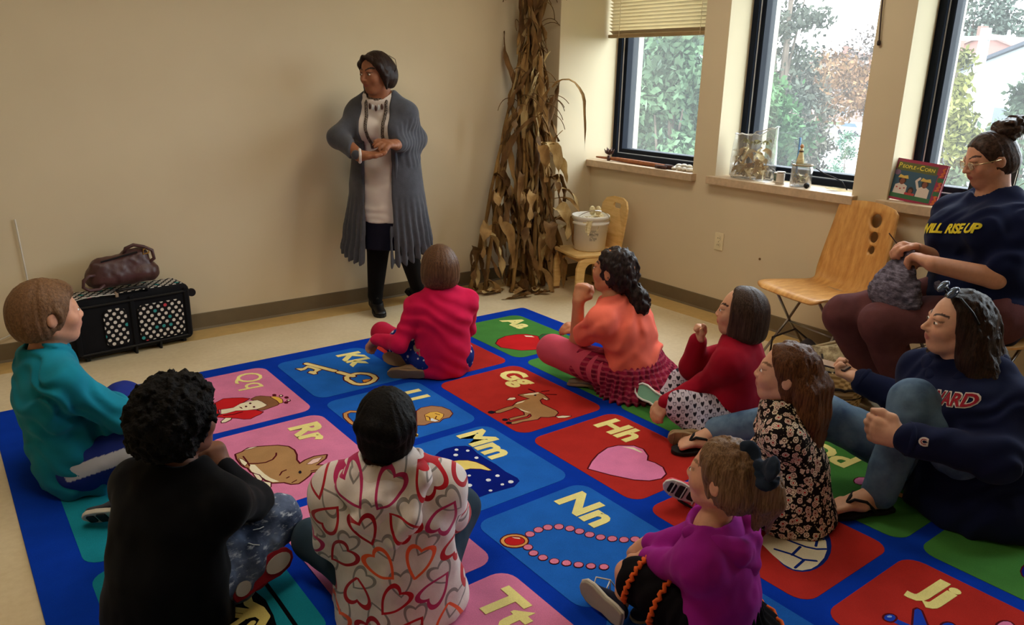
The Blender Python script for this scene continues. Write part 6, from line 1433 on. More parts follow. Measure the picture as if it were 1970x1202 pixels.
for x0, x1, wd in ((.52, .94, .30), (.0, .24, .24)):
    P = [(x0 * .215 + (x1 - x0) * .215 * (.5 + .5 * math.cos(a)), wd * .082 * math.sin(a)) for a in np.linspace(0, 6.283, 21)[:-1]]
    V, F = prism(P, 0, .004); put('grip_pad', MB().add([heel + d * p.x + sd * p.y + dn * (.0065 + p.z) for p in V], F).mesh('g'), _ss, u)
shoe(root, J['anl'], J['tol'], (0, 0, -1), .2, .078, _rs, _ss, .012)
S = Solid(); H.cap(S, .13, (.36, .22), .74)
S.add(H.hell((0, -.20, -.06), (.44, .36, .36)), .04).add(H.hell((0, -.06, .14), (.47, .52, .47)), .03)
S.keep(Half(H.hd(0, .33, .12), H.hy * .8 - H.hz * .45), .02)
for s in (-1, 1): S.cut(H.hell((s * .47, .02, -.12), (.10, .10, .14)), .01)
S.cut(H.hell((0, -.10, -.54), (.6, .6, .18)), .02)
M_CURL = Mat('curly_black_hair', lin((12, 9, 8)), .7, spec=.12); M_CURL.mottle(.4, 60, 4); M_CURL.bump(M_CURL.noise(110, 4), .8, .01)
soft('hair', S, M_CURL.m, root, .0045, lambda P: .010 * vnoise(P, 55, 2) + .007 * vnoise(P, 110, 3) + .006 * vnoise(P, 20, 9), 0)

# ---------------------------------------------------------------- girl in heart-print hoodie
H, root = person('person', 'child seen from behind in a heart-print hoodie', POSES['heart_girl'])
J = H.J
body(H, root, limbs(H) + H.hand('r', H.up * -1) + H.hand('l', H.up * -1), (88, 56, 42), (96, 54, 48), None, .007)
H.eyes(root)
_m = Mat('heart_print_fleece', lin((206, 186, 168)), .9, spec=.1, sheen=.2)
def heart_layer(m, co, cell, ox, oz, size, width, rotseed):
    """outlined hearts, one per cell, randomly turned"""
    v = (co[2] + oz) / cell; iv = v.floor(); u = (co[0] * float(H.r[0]) + co[1] * float(H.r[1]) + ox) / cell + iv * .37
    iu = u.floor()
    cx = m.node('ShaderNodeCombineXYZ'); m.link(iu.s, cx.inputs[0]); m.link(iv.s, cx.inputs[1]); cx.inputs[2].default_value = rotseed
    wn = m.node('ShaderNodeTexWhiteNoise'); wn.noise_dimensions = '3D'; m.link(cx.outputs[0], wn.inputs['Vector'])
    rnd_ = X(m.nt, wn.outputs['Value']); sep = m.node('ShaderNodeSeparateColor'); m.link(wn.outputs['Color'], sep.inputs[0])
    g2 = X(m.nt, sep.outputs[1])
    fx = (u.fract() - .5) * (cell / size); fy = (v.fract() - .5) * (cell / size)
    an = (g2 * 13.7).fract() * 1.5 + g2.gt(.6) * 3.14159 - .75
    ca, sa = an._m('COSINE'), an.sin()
    x = fx * ca - fy * sa; y = fx * sa + fy * ca + .12
    ax = x.abs()
    t = y - (ax * ax + .0001)._m('POWER', .40) * .78 + .12
    r = (x * x * 1.15 + t * t).sqrt()
    ring = (r - .62).abs().lt(width)
    return ring, rnd_
co = _m.xyz()
lay1, r1 = heart_layer(_m, co, .105, .013, .02, .062, .085, 1.0); lay2, r2 = heart_layer(_m, co, .105, .062, .075, .050, .075, 5.0)
base = _m.ramp(_m.noise(14, 4), [(0.3, lin((206, 194, 190))), (0.7, lin((232, 220, 216)))])
c1 = _m.mix(lay2, base, lin((142, 134, 132)))
rc = _m.node('ShaderNodeValToRGB'); rc.color_ramp.interpolation = 'CONSTANT'; _m.link(r1.s, rc.inputs[0])
e = rc.color_ramp.elements; e.new(.3); e.new(.55); e.new(.75)
for k, (p, c) in enumerate(((0, (186, 26, 40)), (.35, (242, 96, 54)), (.55, (168, 24, 40)), (.8, (180, 44, 96)))): e[k].position = p; e[k].color = (*lin(c), 1)
_m.base(_m.mix(lay1, c1, rc.outputs[0])); _m.bump(_m.noise(160, 3), .2, .003); M_HEARTS = _m.m
S = Solid(); S.add(H.torso(.020, w=1.08), .05); S.add(H.arm('r', .024, .016, end=.9) + H.arm('l', .024, .016, end=.9), .035)
S.add(Cone(H.at(.12), H.at(-.18), .100 * H.h, .128 * H.h, H.r, 1.30, 1.15), .06)
S.cut(Cone(J['neck'] - H.up * .01, J['neck'] + H.up * .1, .05, .08), .008).keep(Half((0, 0, .012), (0, 0, -1)))
for s in (-1, 1): S.add(Ell(H.at(-.02, .0, s * .125), (.055, .06, .075)), .03)
hd = soft('hoodie', S, M_HEARTS, root, .0065, wr(.007, 14, 6, (1, 1, .7)), 1)
S = Solid()      # hood lying on the back
b = lambda r_, u_, k_: J['neck'] + H.r * r_ + H.up * u_ - H.f * k_
S.add(chain([b(-.085, .02, -.01), b(-.095, -.01, .065), b(-.065, -.09, .120), b(.01, -.155, .125), b(.07, -.09, .120), b(.095, -.01, .065), b(.085, .02, -.01)], [.022, .027, .024, .020, .024, .027, .022]), .025)
S.add(Cone(b(-.04, -.03, .06), b(.04, -.03, .06), .03, .03), .05).add(Ell(b(.0, -.06, .085), (.065, .05, .06)), .04)
soft('hood', S, M_HEARTS, root, .0055, wr(.010, 20, 3), 1)
S = Solid(); S.add(H.leg('r', .008) + H.leg('l', .008), .03); S.add(Cone(J['hipr'], J['hipl'], .08, .08), .05).keep(Half((0, 0, .012), (0, 0, -1)))
soft('leggings', S, cloth('slate_leggings', (46, 62, 76), .15), root, .006, wr(.003, 20, 9), 1)
for s in 'rl': shoe(root, J['an' + s], J['to' + s], (0, 0, -1), .19, .075, M_BLK, M_BLACKPL, .014)
S = Solid(); H.cap(S, .035, (.34, .24), .70)
S.add(H.hell((.04, -.36, .14), (.28, .16, .17)), .04).add(H.hell((0, -.24, -.08), (.31, .24, .24)), .03)
for s in (-1, 1): S.cut(H.hell((s * .43, .0, -.08), (.10, .12, .16)), .012)
S.add(chain([H.hd(-.30, -.30, .16), H.hd(-.10, -.46, .20), H.hd(.12, -.47, .14), H.hd(.32, -.30, .20)], [.020, .026, .028, .020]), .015)
for k in range(5):
    a = .2 + k * .22; S.add(H.hcone((-.20 + .11 * k, -.33 - .04 * math.sin(k * 2.), .18 + .05 * math.cos(k * 1.7)), (.30 - .03 * k, -.34, .06 + .05 * k), .045, .025), .012)
S.cut(H.hell((0, -.12, -.50), (.6, .5, .15)), .02)
M_BLKHAIR = hair_mat('black_braided_hair', (7, 6, 6), (26, 21, 20), .6, (60, 60, 60), .08)
soft('hair', S, M_BLKHAIR, root, .005, H.strands(.010, 26, 4, 1.0), 0)
for s in (-1, 1): put('earring', MB().ball(H.hd(s * .385, -.02, -.17), .005, 8, 6).mesh('e'), plain('gold_stud', (210, 170, 90), .3, .9) if 'gold_stud' not in bpy.data.materials else bpy.data.materials['gold_stud'], root)

# ---------------------------------------------------------------- girl in magenta shirt
H, root = person('person', 'child in a hot pink shirt sitting with back turned', POSES['pink_girl'])
J = H.J
body(H, root, limbs(H) + H.hand('l', (.3, -.5, -.8), (.6, .6, .6, .6)) + H.hand('r', H.up * -1), (206, 152, 122), (190, 110, 100), None, .007)
H.eyes(root)
S = Solid(); S.add(H.torso(.010, w=1.02), .05); S.add(H.arm('r', .011, .008, end=.95) + H.arm('l', .011, .008, end=.95), .03)
S.add(Cone(H.at(.12), H.at(-.16), .088 * H.h, .094 * H.h, H.r, 1.28, 1.05), .05)
S.cut(Cone(J['neck'] + H.up * .0, J['neck'] + H.up * .1, .042, .07), .008).keep(Half((0, 0, .012), (0, 0, -1)))
M_HOT = cloth('hot_pink_jersey', (206, 26, 76), .12)
soft('shirt', S, M_HOT, root, .007, folds(.0045, H.up * .8 + H.r * .6, 15, 5, .05), 1)
_m = Mat('blue_print_skirt', lin((30, 50, 120)), .9, spec=.1); v = _m.node('ShaderNodeTexVoronoi'); v.inputs['Scale'].default_value = 34; _m.link(_m.coord(), v.inputs['Vector']); _m.base(_m.ramp(v.outputs['Distance'], [(0.22, lin((214, 216, 226))), (0.30, lin((26, 44, 118)))])); M_BLUEPR = _m.m
S = Solid(); S.add(Cone(J['hipr'], J['knr'] * .6 + J['hipr'] * .4, .092, .075), .03).add(Cone(J['hipl'], J['knl'] * .6 + J['hipl'] * .4, .092, .075), .03).keep(Half((0, 0, .012), (0, 0, -1)))
soft('skirt', S, M_BLUEPR, root, .007, wr(.005, 20, 2), 1)
S = Solid(); S.add(H.leg('r', .006) + H.leg('l', .006), .02).keep(Half((0, 0, .012), (0, 0, -1)))
soft('leggings', S, cloth('crimson_leggings', (184, 30, 66), .12), root, .006, None, 1)
_tan = cloth('tan_suede', (146, 120, 88), .15); _tsole = cloth('tan_sole', (140, 116, 88), .12)
shoe(root, J['anl'], J['tol'], (-.55, -.75, .1), .185, .072, _tan, _tsole, .012); shoe(root, J['anr'], J['tor'], (-.55, -.7, -.35), .185, .072, _tan, _tsole, .012)
pt = thing('paper_scrap', 'crumpled tan paper tucked at the pink shirt\'s waist', 'paper', tuple(H.at(.0, -.05, -.12))) if False else None
S = Solid(); S.add(Box(H.at(.10, -.02, -.125), (.020, .034, .045), .008, (unit(H.r + H.f * .3), unit(H.f - H.r * .3), H.up)), .01).add(Box(H.at(-.02, -.05, -.105), (.012, .02, .024), .006, (H.r, H.f, H.up)), .01)
soft('back_patch', S, cloth('tan_ribbon', (158, 132, 100), .2), root, .005, wr(.005, 40, 3), 0)
S = Solid(); H.cap(S, .05, (.34, .22), .72)
S.add(H.hell((0, -.14, -.10), (.41, .38, .40)), .05).add(H.hell((0, -.10, -.30), (.39, .32, .20)), .04)
S.keep(Half(H.hd(0, .26, -.1), H.hy), .02).cut(Half(H.hd(0, 0, -.45), H.hz), .015)
M_BROWN = hair_mat('brown_hair', (64, 42, 30), (128, 92, 64), .38)
soft('hair', S, M_BROWN, root, .005, H.strands(.009, 24, 6), 0)

# ---------------------------------------------------------------- girl in coral T-shirt
H, root = person('person', 'child in a coral T-shirt and plaid skirt, chin in hand', POSES['coral_girl'])
J = H.J
body(H, root, limbs(H) + H.hand('l', H.hx * .6 + H.hy * .2 - H.hz * .2, (1.0, 1.1, 1.2, 1.2), .7) + H.hand('r', H.up * -1), (196, 134, 98), (180, 100, 88), (50, 34, 28), vox=.0045)
H.eyes(root)
S = Solid(); S.add(H.torso(.012, w=1.06), .05)
for s in 'rl': S.add(Cone(J['sh' + s], J['sh' + s] * .35 + J['el' + s] * .65, .066, .060), .035)
S.add(Cone(H.at(.12), H.at(-.02), .088 * H.h, .090 * H.h, H.r, 1.30, 1.05), .05)
S.cut(Cone(J['neck'] + H.up * .0, J['neck'] + H.up * .1, .048, .08), .008)
for s in 'rl': d = unit(J['el' + s] - J['sh' + s]); S.cut(Cone(J['sh' + s] * .33 + J['el' + s] * .67 + d * .028, J['el' + s] + d * .05, .075, .08), .006) if False else None
M_CORAL = cloth('coral_cotton', (240, 116, 96), .08)
soft('t_shirt', S, M_CORAL, root, .0065, folds(.010, H.up * .75 + H.f * .65, 13, 2, .07), 1)
_m = Mat('red_plaid', lin((130, 30, 60)), .9, spec=.1); c = _m.xyz()
a = ((c[0] + c[1] * .35) * 190).sin().gt(.25); b_ = (c[2] * 260).sin().gt(.35)
_m.base(_m.mix(b_ * .5, _m.mix(a * .6, lin((150, 34, 66)), lin((66, 16, 34))), lin((196, 92, 108)))); M_PLAID = _m.m
S = Solid(); S.add(Cone(H.at(.04), H.at(-.16), .100 * H.h, .128 * H.h, H.r, 1.35, 1.15), .04).add(Cone(J['hipl'], J['knl'] * .55 + J['hipl'] * .45, .105, .085), .04).add(Cone(J['hipr'], J['knr'] * .5 + J['hipr'] * .5, .10, .085), .04).keep(Half((0, 0, .012), (0, 0, -1)))
def pleat(c, amp, n, seed=1):
    c = _v(c)
    return lambda P: amp * np.sin(np.arctan2(P[:, 1] - c[1], P[:, 0] - c[0]) * n + 2.0 * vnoise(P, 6, seed)) * np.clip((.24 - P[:, 2]) * 7, 0, 1)
soft('skirt', S, M_PLAID, root, .0065, pleat(J['pelvis'], .008, 34), 1)
S = Solid(); S.add(H.leg('r', .008, thick=1.1) + H.leg('l', .008, thick=1.1), .03).keep(Half((0, 0, .012), (0, 0, -1)))
soft('leggings', S, cloth('rose_leggings', (206, 84, 108), .08), root, .006, wr(.002, 20, 4), 1)
_gs = cloth('grey_canvas_shoe', (128, 116, 98), .15); 
shoe(root, J['anl'], J['tol'], (.1, -.5, -.85), .21, .08, _gs, _tsole, .014); shoe(root, J['anr'], J['tor'], (0, 0, -1), .21, .08, _gs, _tsole, .014)
S = Solid(); H.cap(S, .04, (.30, .26), .70)
S.add(H.hell((0, -.24, -.12), (.36, .28, .30)), .04)
S.keep(Half(H.hd(0, .24, .1), H.hy * .85 - H.hz * .35), .02)
for s in (-1, 1): S.cut(H.hell((s * .41, .06, -.08), (.08, .09, .12)), .01)
S.cut(H.hell((0, .02, -.50), (.6, .42, .18)), .02)
P0 = H.hd(.04, -.46, -.30); tail = [P0, P0 - H.hy * .035 - H.hz * .03, P0 - H.hy * .055 - H.hz * .075, P0 - H.hy * .06 - H.hz * .12]
S.add(chain(tail, [.030, .046, .044, .022]), .02)
for k in range(6): q_ = tail[1] + (H.hx * math.cos(k) - H.hy * .2 * math.sin(k)) * .025; S.add(Cone(q_, tail[3] + H.hx * math.cos(k * 1.1) * .035 - H.hz * (.01 + .006 * k), .018, .007), .012)
M_DKWAVE = hair_mat('dark_wavy_hair', (24, 18, 18), (62, 48, 46), .4, (34, 34, 20))
soft('hair', S, M_DKWAVE, root, .005, lambda P: .009 * vnoise(P * np.array([1, 1, .5]), 42, 3) + .007 * vnoise(P * np.array([1, 1, .5]), 95, 4), 0)
put('hair_tie', MB().tube([P0 + H.hy * .012 + (H.hx * math.cos(a) + H.hz * math.sin(a)) * .033 for a in np.linspace(0, 6.283, 17)[:-1]], .007, 8, True).mesh('t'), M_BLACKPL, root, True)

# ---------------------------------------------------------------- girl in red cardigan
H, root = person('person', 'child in a red cardigan and heart-print leggings, hand at mouth', POSES['red_girl'])
J = H.J
body(H, root, limbs(H) + H.hand('l', (.2, .2, -.9), (.35, .4, .45, .5), .3) + H.hand('r', H.hx * -.2 + H.hy * .3 - H.f * .0 + np.array([0, 0, .2]), (.3, 1.3, 1.4, 1.4), .6), (208, 158, 128), (190, 108, 100), (60, 40, 32), vox=.0045)
H.eyes(root)
S = Solid(); S.add(H.torso(.014, w=1.06), .05); S.add(H.arm('r', .020, .018, end=.9) + H.arm('l', .018, .012, end=.97), .035)
S.add(Cone(H.at(.12), H.at(-.20), .092 * H.h, .112 * H.h, H.r, 1.30, 1.1), .05)
S.cut(Cone(J['neck'] + H.up * .0, J['neck'] + H.up * .1, .046, .08), .008).keep(Half((0, 0, .012), (0, 0, -1)))
M_CRIM = cloth('crimson_knit', (150, 18, 40), .12)
soft('cardigan', S, M_CRIM, root, .0065, wr(.006, 15, 12, (1, 1, .6)), 1)
_m = Mat('heart_leggings', lin((176, 166, 176)), .85, spec=.12); c = _m.xyz()
def small_hearts(m, c, cell, sz, ox, oz):
    u = ((c[0] * .75 - c[1] * .66 + ox) / cell).fract() - .5; v = ((c[2] + oz + c[1] * .25) / cell).fract() - .5
    x = u * (cell / sz); y = v * (cell / sz) + .1; ax = x.abs(); t = y - (ax * ax + .0001)._m('POWER', .40) * .8 + .12
    return (x * x * 1.15 + t * t).sqrt()
r1_ = small_hearts(_m, c, .034, .0140, 0, 0); r2_ = small_hearts(_m, c, .034, .0115, .017, .017)
_m.base(_m.mix((r2_ - .55).abs().lt(.13), _m.mix(r1_.lt(.62), lin((196, 188, 204)), lin((38, 34, 44))), lin((96, 88, 102)))); M_HLEG = _m.m
S = Solid(); S.add(H.leg('r', .012, thick=1.05) + H.leg('l', .014, thick=1.08), .03).add(Cone(J['hipr'], J['hipl'], .085, .085), .05).keep(Half((0, 0, .012), (0, 0, -1)))
soft('leggings', S, M_HLEG, root, .006, wr(.003, 18, 4), 1)
_bs = cloth('beige_slipper', (156, 132, 100), .15)
u, heel, d, sd, dn = shoe(root, J['anl'], J['tol'], (-.45, -.85, -.25), .19, .085, _bs, _bs, .014)
for k in range(5): put('tread', MB().tube([heel + d * (.03 + .034 * k) - sd * .03 + dn * .0075, heel + d * (.03 + .034 * k) + sd * .03 + dn * .0075], .0022, 5).mesh('t'), _tsole, u)
_ps = cloth('pink_sneaker', (206, 96, 104), .15); _gsole = plain('mint_sole', (120, 176, 150), .6)
u, heel, d, sd, dn = shoe(root, J['anr'], J['tor'], (-.6, -.5, .3), .18, .072, _ps, _gsole, .010)
put('sole_rim', MB().tube([heel + d * p[0] + sd * p[1] + dn * .006 for p in footprint(.188, .078)], .005, 6, True).mesh('r'), plain('white_rim', (222, 222, 216)), u, True)
S = Solid(); H.cap(S, .05, (.32, .22), .70)
S.add(H.hell((0, -.14, -.16), (.42, .40, .44)), .05).add(H.hell((0, -.16, -.42), (.42, .38, .22)), .05)
S.keep(Half(H.hd(0, .21, -.1), H.hy), .02).cut(Half(H.hd(0, 0, -.62), H.hz * 1 + H.hy * .15), .015)
M_DKBR = hair_mat('dark_brown_hair', (38, 27, 23), (92, 70, 58), .33)
soft('hair', S, M_DKBR, root, .005, H.strands(.010, 22, 16), 0)

# ---------------------------------------------------------------- girl in floral dress
H, root = person('person', 'child in a black floral dress sitting on the rug', POSES['floral_girl'])
J = H.J
body(H, root, limbs(H) + H.hand('l', H.up * -1) + H.hand('r', H.up * -1), (210, 160, 132), (190, 110, 104), (120, 84, 60), vox=.0045)
H.eyes(root)
_m = Mat('floral_cotton', lin((30, 24, 24)), .85, spec=.12)
v1 = _m.node('ShaderNodeTexVoronoi'); v1.inputs['Scale'].default_value = 40; v1.inputs['Randomness'].default_value = .75; _m.link(_m.coord(), v1.inputs['Vector'])
v2 = _m.node('ShaderNodeTexVoronoi'); v2.inputs['Scale'].default_value = 85; _m.link(_m.coord(), v2.inputs['Vector'])
d1 = X(_m.nt, v1.outputs['Distance']); d2 = X(_m.nt, v2.outputs['Distance'])
sepc = _m.node('ShaderNodeSeparateColor'); _m.link(v1.outputs['Color'], sepc.inputs[0]); rc_ = X(_m.nt, sepc.outputs[0])
ptl = X(_m.nt, _m.noise(160, 1)); petal = (d1 + (ptl - .5) * .30).lt(.46); 
leafm = d2.lt(.30); flow = petal * d1.gt(.36).__mul__(0).__add__(1)
col = _m.mix(leafm, lin((26, 20, 20)), lin((196, 180, 150)))
col = _m.mix(petal, col, _m.ramp(rc_.s, [(0.2, lin((238, 226, 204))), (0.8, lin((226, 198, 184)))]))
col = _m.mix((d1 - .30).abs().lt(.03), col, lin((110, 60, 52)))
col = _m.mix(d1.lt(.17), col, _m.ramp(rc_.s, [(0.45, lin((190, 34, 36))), (0.55, lin((120, 60, 50)))])); _m.base(col); M_FLORAL = _m.m
S = Solid(); S.add(H.torso(.014, w=1.05), .05)
for s in 'rl': S.add(Cone(J['sh' + s], J['sh' + s] * .5 + J['el' + s] * .5, .060, .062), .03)
S.add(Cone(H.at(.30), H.at(-.20), .092 * H.h, .128 * H.h, H.r, 1.25, 1.2), .05)
S.add(Cone(J['hipl'], J['knl'], .085, .075), .05).add(Cone(J['hipr'], J['knr'], .085, .07), .05)
S.cut(Cone(J['neck'] + H.up * .0, J['neck'] + H.up * .1, .046, .07), .008).keep(Half((0, 0, .012), (0, 0, -1)))
soft('dress', S, M_FLORAL, root, .006, lambda P: .006 * vnoise(P * np.array([1, 1, .45]), 20, 4), 1)
S = Solid(); S.add(H.leg('r', .010, thick=.95) + H.leg('l', .008), .03).keep(Half((0, 0, .012), (0, 0, -1)))
soft('leggings', S, cloth('pale_leggings', (196, 176, 164), .1), root, .006, None, 1)
_pk = cloth('pink_running_shoe', (224, 90, 110), .12); _dsole = plain('dark_tread_sole', (40, 34, 36), .7)
u, heel, d, sd, dn = shoe(root, J['anr'], J['tor'], (-.62, -.62, -.05), .19, .075, _pk, plain('white_midsole', (220, 210, 204), .6), .012, tread=_dsole)
for x in (.10, .35, .6, .82): put('tread_groove', MB().tube([heel + d * x * .19 - sd * .028 + dn * .011, heel + d * x * .19 + sd * .028 + dn * .011], .0025, 5).mesh('t'), plain('pale_groove', (190, 184, 180)) if 'pale_groove' not in bpy.data.materials else bpy.data.materials['pale_groove'], u)
shoe(root, J['anl'], J['tol'], (0, 0, -1), .19, .075, _pk, _dsole, .014)
S = Solid(); H.cap(S, .04, (.31, .27), .68)
S.add(H.hell((0, -.22, -.14), (.37, .30, .32)), .04)
S.keep(Half(H.hd(0, .20, .1), H.hy * .86 - H.hz * .34), .02)
for s in (-1, 1): S.cut(H.hell((s * .42, .08, -.10), (.09, .11, .14)), .01)
T0 = H.hd(0, -.46, .05)
S.add(chain([T0, H.hd(0, -.56, -.10), H.hd(0, -.58, -.5), H.hd(.02, -.60, -.95), H.hd(.03, -.66, -1.35)], [.030, .036, .045, .042, .016]), .03)
for x in (-.24, -.12, .1, .22): S.add(chain([H.hd(x, -.36, -.15), H.hd(x * 1.2, -.47, -.55), H.hd(x * 1.1, -.56, -1.0), H.hd(x, -.60, -1.22)], [.05, .042, .036, .014]), .025)
M_AUB = hair_mat('auburn_hair', (58, 32, 18), (130, 84, 50), .36)
soft('hair', S, M_AUB, root, .005, lambda P: .005 * vnoise(P * np.array([1, 1, .07]), 55, 3) + .004 * vnoise(P * np.array([1, 1, .07]), 130, 5), 0)
put('hair_clip', MB().tube([H.hd(-.10, -.47, .10), H.hd(0, -.52, .10), H.hd(.09, -.49, .02)], [.012, .016, .011], 8).mesh('c'), cloth('navy_ribbon', (30, 30, 62), .1), root, True)

# ---------------------------------------------------------------- toddler in purple hoodie
H, root = person('person', 'small child in a purple hoodie and black ruffled skirt', POSES['purple_girl'])
J = H.J
body(H, root, limbs(H) + H.hand('l', (0, .4, -.9), (.5, .6, .6, .7), .4) + H.hand('r', (0, .4, -.9), (.5, .6, .6, .7), .4), (214, 158, 128), (196, 116, 106), (140, 104, 76), vox=.0045)
H.eyes(root)
S = Solid(); S.add(H.torso(.016, w=1.12), .05); S.add(H.arm('r', .018, .014, end=.75) + H.arm('l', .020, .015, end=.80), .03)
S.add(Cone(H.at(.2), H.at(-.20), .096 * H.h, .118 * H.h, H.r, 1.30, 1.1), .05)
S.cut(Cone(J['neck'] + H.up * .0, J['neck'] + H.up * .1, .05, .085), .008).keep(Half((0, 0, .012), (0, 0, -1)))
M_PURP = cloth('magenta_purple_fleece', (148, 30, 132), .12)
soft('hoodie', S, M_PURP, root, .006, wr(.006, 17, 12, (1, 1, .7)), 1)
S = Solid()
b = lambda r_, u_, k_: J['neck'] + H.r * r_ + H.up * u_ - H.f * k_
S.add(chain([b(-.075, .01, -.035), b(-.085, -.01, .03), b(-.05, -.03, .085), b(.02, -.035, .105), b(.075, -.02, .075), b(.085, .0, .01), b(.07, .01, -.04)], [.022, .026, .024, .020, .024, .026, .022]), .03)
S.add(chain([b(-.06, -.05, .06), b(.0, -.10, .085), b(.06, -.05, .07)], [.03, .03, .03]), .05)
soft('hood', S, M_PURP, root, .005, wr(.006, 24, 3), 1)
_m = Mat('black_tulle', lin((16, 13, 16)), .9, spec=.1); M_TULLE = _m.m
S = Solid(); S.add(Cone(H.at(.0), H.at(-.22), .11 * H.h, .155 * H.h, H.r, 1.3, 1.2), .04).add(Cone(J['hipl'], J['knl'] * .86 + J['hipl'] * .14, .088, .066), .04).add(Cone(J['hipr'], J['knr'] * .8 + J['hipr'] * .2, .088, .07), .04).keep(Half((0, 0, .012), (0, 0, -1)))
sk = soft('skirt', S, M_TULLE, root, .006, pleat(J['pelvis'], .006, 26, 5), 1)
M_ORF = cloth('orange_ruffle', (222, 96, 40), .2)
def ruffle(a, b, t, rad, arc=(0, 6.283)):
    c = a * (1 - t) + b * t; d = unit(b - a); e1 = unit(np.cross(d, (0, 0, 1.))); e2 = np.cross(e1, d)
    P = []
    for k, q in enumerate(np.linspace(arc[0], arc[1], 70)):
        w = rad + .004 * math.sin(k * 1.9); p = c + (e1 * math.cos(q) + e2 * math.sin(q)) * w + d * .005 * math.cos(k * 1.9)
        p[2] = max(p[2], .018); P.append(p)
    put('ruffle', MB().tube(P, .0065, 6).mesh('r'), M_ORF, sk, True)
ruffle(J['hipl'], J['knl'], .88, .070); ruffle(J['hipl'], J['knl'], .52, .084); ruffle(J['hipr'], J['knr'], .80, .076)
ruffle(H.at(.1), H.at(-.22), .80, .185)
_ns = cloth('navy_canvas_shoe', (34, 36, 54), .12); _gsl = plain('grey_rubber_sole', (150, 140, 124), .7)
u, heel, d, sd, dn = shoe(root, J['anl'], J['tol'], (-.75, -.5, .0), .165, .070, _ns, _gsl, .016)
put('sole_rim', MB().tube([heel + d * p[0] * 1.0 + sd * p[1] - dn * .004 for p in footprint(.168, .073)], .005, 6, True).mesh('r'), plain('pale_foxing', (206, 200, 188)), u, True)
lc = Vector(heel + d * .10 - dn * .055); put('shoelace', MB().tube([lc, lc + Vector((.01, .01, .03)), lc + Vector((-.03, .03, .045)), lc + Vector((-.05, .02, .025)), lc + Vector((-.02, .0, .005)), lc + Vector((.02, .02, .02)), lc + Vector((.03, .0, -.005))], .0025, 6).mesh('l'), plain('white_lace', (226, 222, 214)), u, True)
shoe(root, J['anr'], J['tor'], (0, 0, -1), .16, .068, _ns, _gsl, .014)
S = Solid(); H.cap(S, .035, (.32, .26), .68)
S.add(H.hell((0, -.20, -.16), (.36, .30, .28)), .04)
S.keep(Half(H.hd(0, .24, .08), H.hy * .86 - H.hz * .34), .02)
for s in (-1, 1): S.cut(H.hell((s * .42, .07, -.09), (.09, .10, .13)), .01)
S.cut(H.hell((0, .0, -.52), (.6, .5, .17)), .02)
T0 = H.hd(-.04, -.44, .24)
S.add(chain([T0, H.hd(.03, -.56, .06), H.hd(.05, -.62, -.18), H.hd(.05, -.62, -.46)], [.026, .038, .040, .014]), .02)
for k in range(6): S.add(chain([H.hd(.03, -.52, .06), H.hd(.03 + .10 * math.cos(k * 1.05), -.60 + .05 * math.sin(k * 1.05), -.2), H.hd(.05 + .12 * math.cos(k * 1.05 + .4), -.60 + .09 * math.sin(k), -.50 - .03 * k)], [.022, .020, .006]), .012)
M_SANDY = hair_mat('sandy_brown_hair', (88, 62, 42), (156, 122, 90), .4)
soft('hair', S, M_SANDY, root, .0045, lambda P: .004 * vnoise(P * np.array([1, 1, .12]), 70, 3) + .004 * vnoise(P * np.array([1, 1, .12]), 140, 5), 0)
bw = Solid(); bc_ = H.hd(-.10, -.44, .34); ba = unit(-H.hy * .75 - H.hx * .55); bo_ = unit(-H.hx * .6 - H.hy * .3 + H.hz * .35)
for sx_, sz_ in ((-1, .55), (1, .45), (-.75, -.75), (.85, -.7)):
    bw.add(Cone(bc_, bc_ + ba * .044 * sx_ + H.hz * .036 * sz_ + bo_ * .016, .009, .025, bo_, .5, 1.2), .004)
bw.add(Ell(bc_ + bo_ * .014, (.014, .014, .014)), .004)
soft('hair_bow', bw, cloth('slate_satin', (30, 38, 52), .25), root, .0035, wr(.003, 60, 3), 0)

# ---------------------------------------------------------------- woman in university hoodie on the floor
H, root = person('person', 'adult in a navy hoodie and jeans on the rug holding a phone', POSES['grey_hoodie'])
J = H.J
# bare feet in flip-flops are part of the body
def bare_foot(an, to, down, L=.225, w=.082):
    an, to = _v(an), _v(to); d = unit((to - an) * np.array([1, 1, 0])); dn = _v(down); dn = unit(dn - d * (dn @ d)); sd = np.cross(d, dn)
    heel = an - d * .035 + dn * .036; P = [Cone(an, heel + d * .02, .034, .032), Cone(heel + d * .03, heel + d * .12, .032, .034, sd, 1.0, .9), Cone(an + d * .03 + dn * .005, heel + d * .16, .034, .030, sd, 1.0, .8), Cone(heel + d * .12, heel + d * .162, .034, .021, sd, 1.5, .7)]
    for k, (x, y, r, l) in enumerate(((.185, .026, .0125, .036), (.188, .006, .0092, .030), (.184, -.010, .0085, .026), (.176, -.024, .008, .022), (.166, -.036, .0078, .018))):
        P.append(Cone(heel + d * x + sd * y, heel + d * (x + l) + sd * y * 1.05 + dn * .006, r, r * .9))
    return P, heel, d, sd, dn
fl, hl, dl_, sl, dnl = bare_foot(J['anl'], J['tol'], (0, 0, -1)); fr, hr, dr, sr, dnr = bare_foot(J['anr'], J['tor'], (0, 0, -1))
body(H, root, limbs(H) + fl + fr + H.hand('l', unit(J['knl'] - J['hal']) * .2 + np.array([.5, .5, -.2]), (.5, .55, .6, .6), .3) + H.hand('r', (.1, .3, .9), (.9, .9, .9, 1.0), .5), (214, 164, 136), (186, 112, 104), (60, 40, 34), vox=.0038, nose=1.25, jaw=.95, blush=.1)
H.eyes(root, (70, 50, 36))
M_NAVY = cloth('navy_fleece', (22, 28, 58), .16)
S = Solid(); S.add(H.torso(.030, bust=1.0), .05); S.add(H.arm('r', .030, .022, end=.93) + H.arm('l', .032, .022, end=.93), .04)
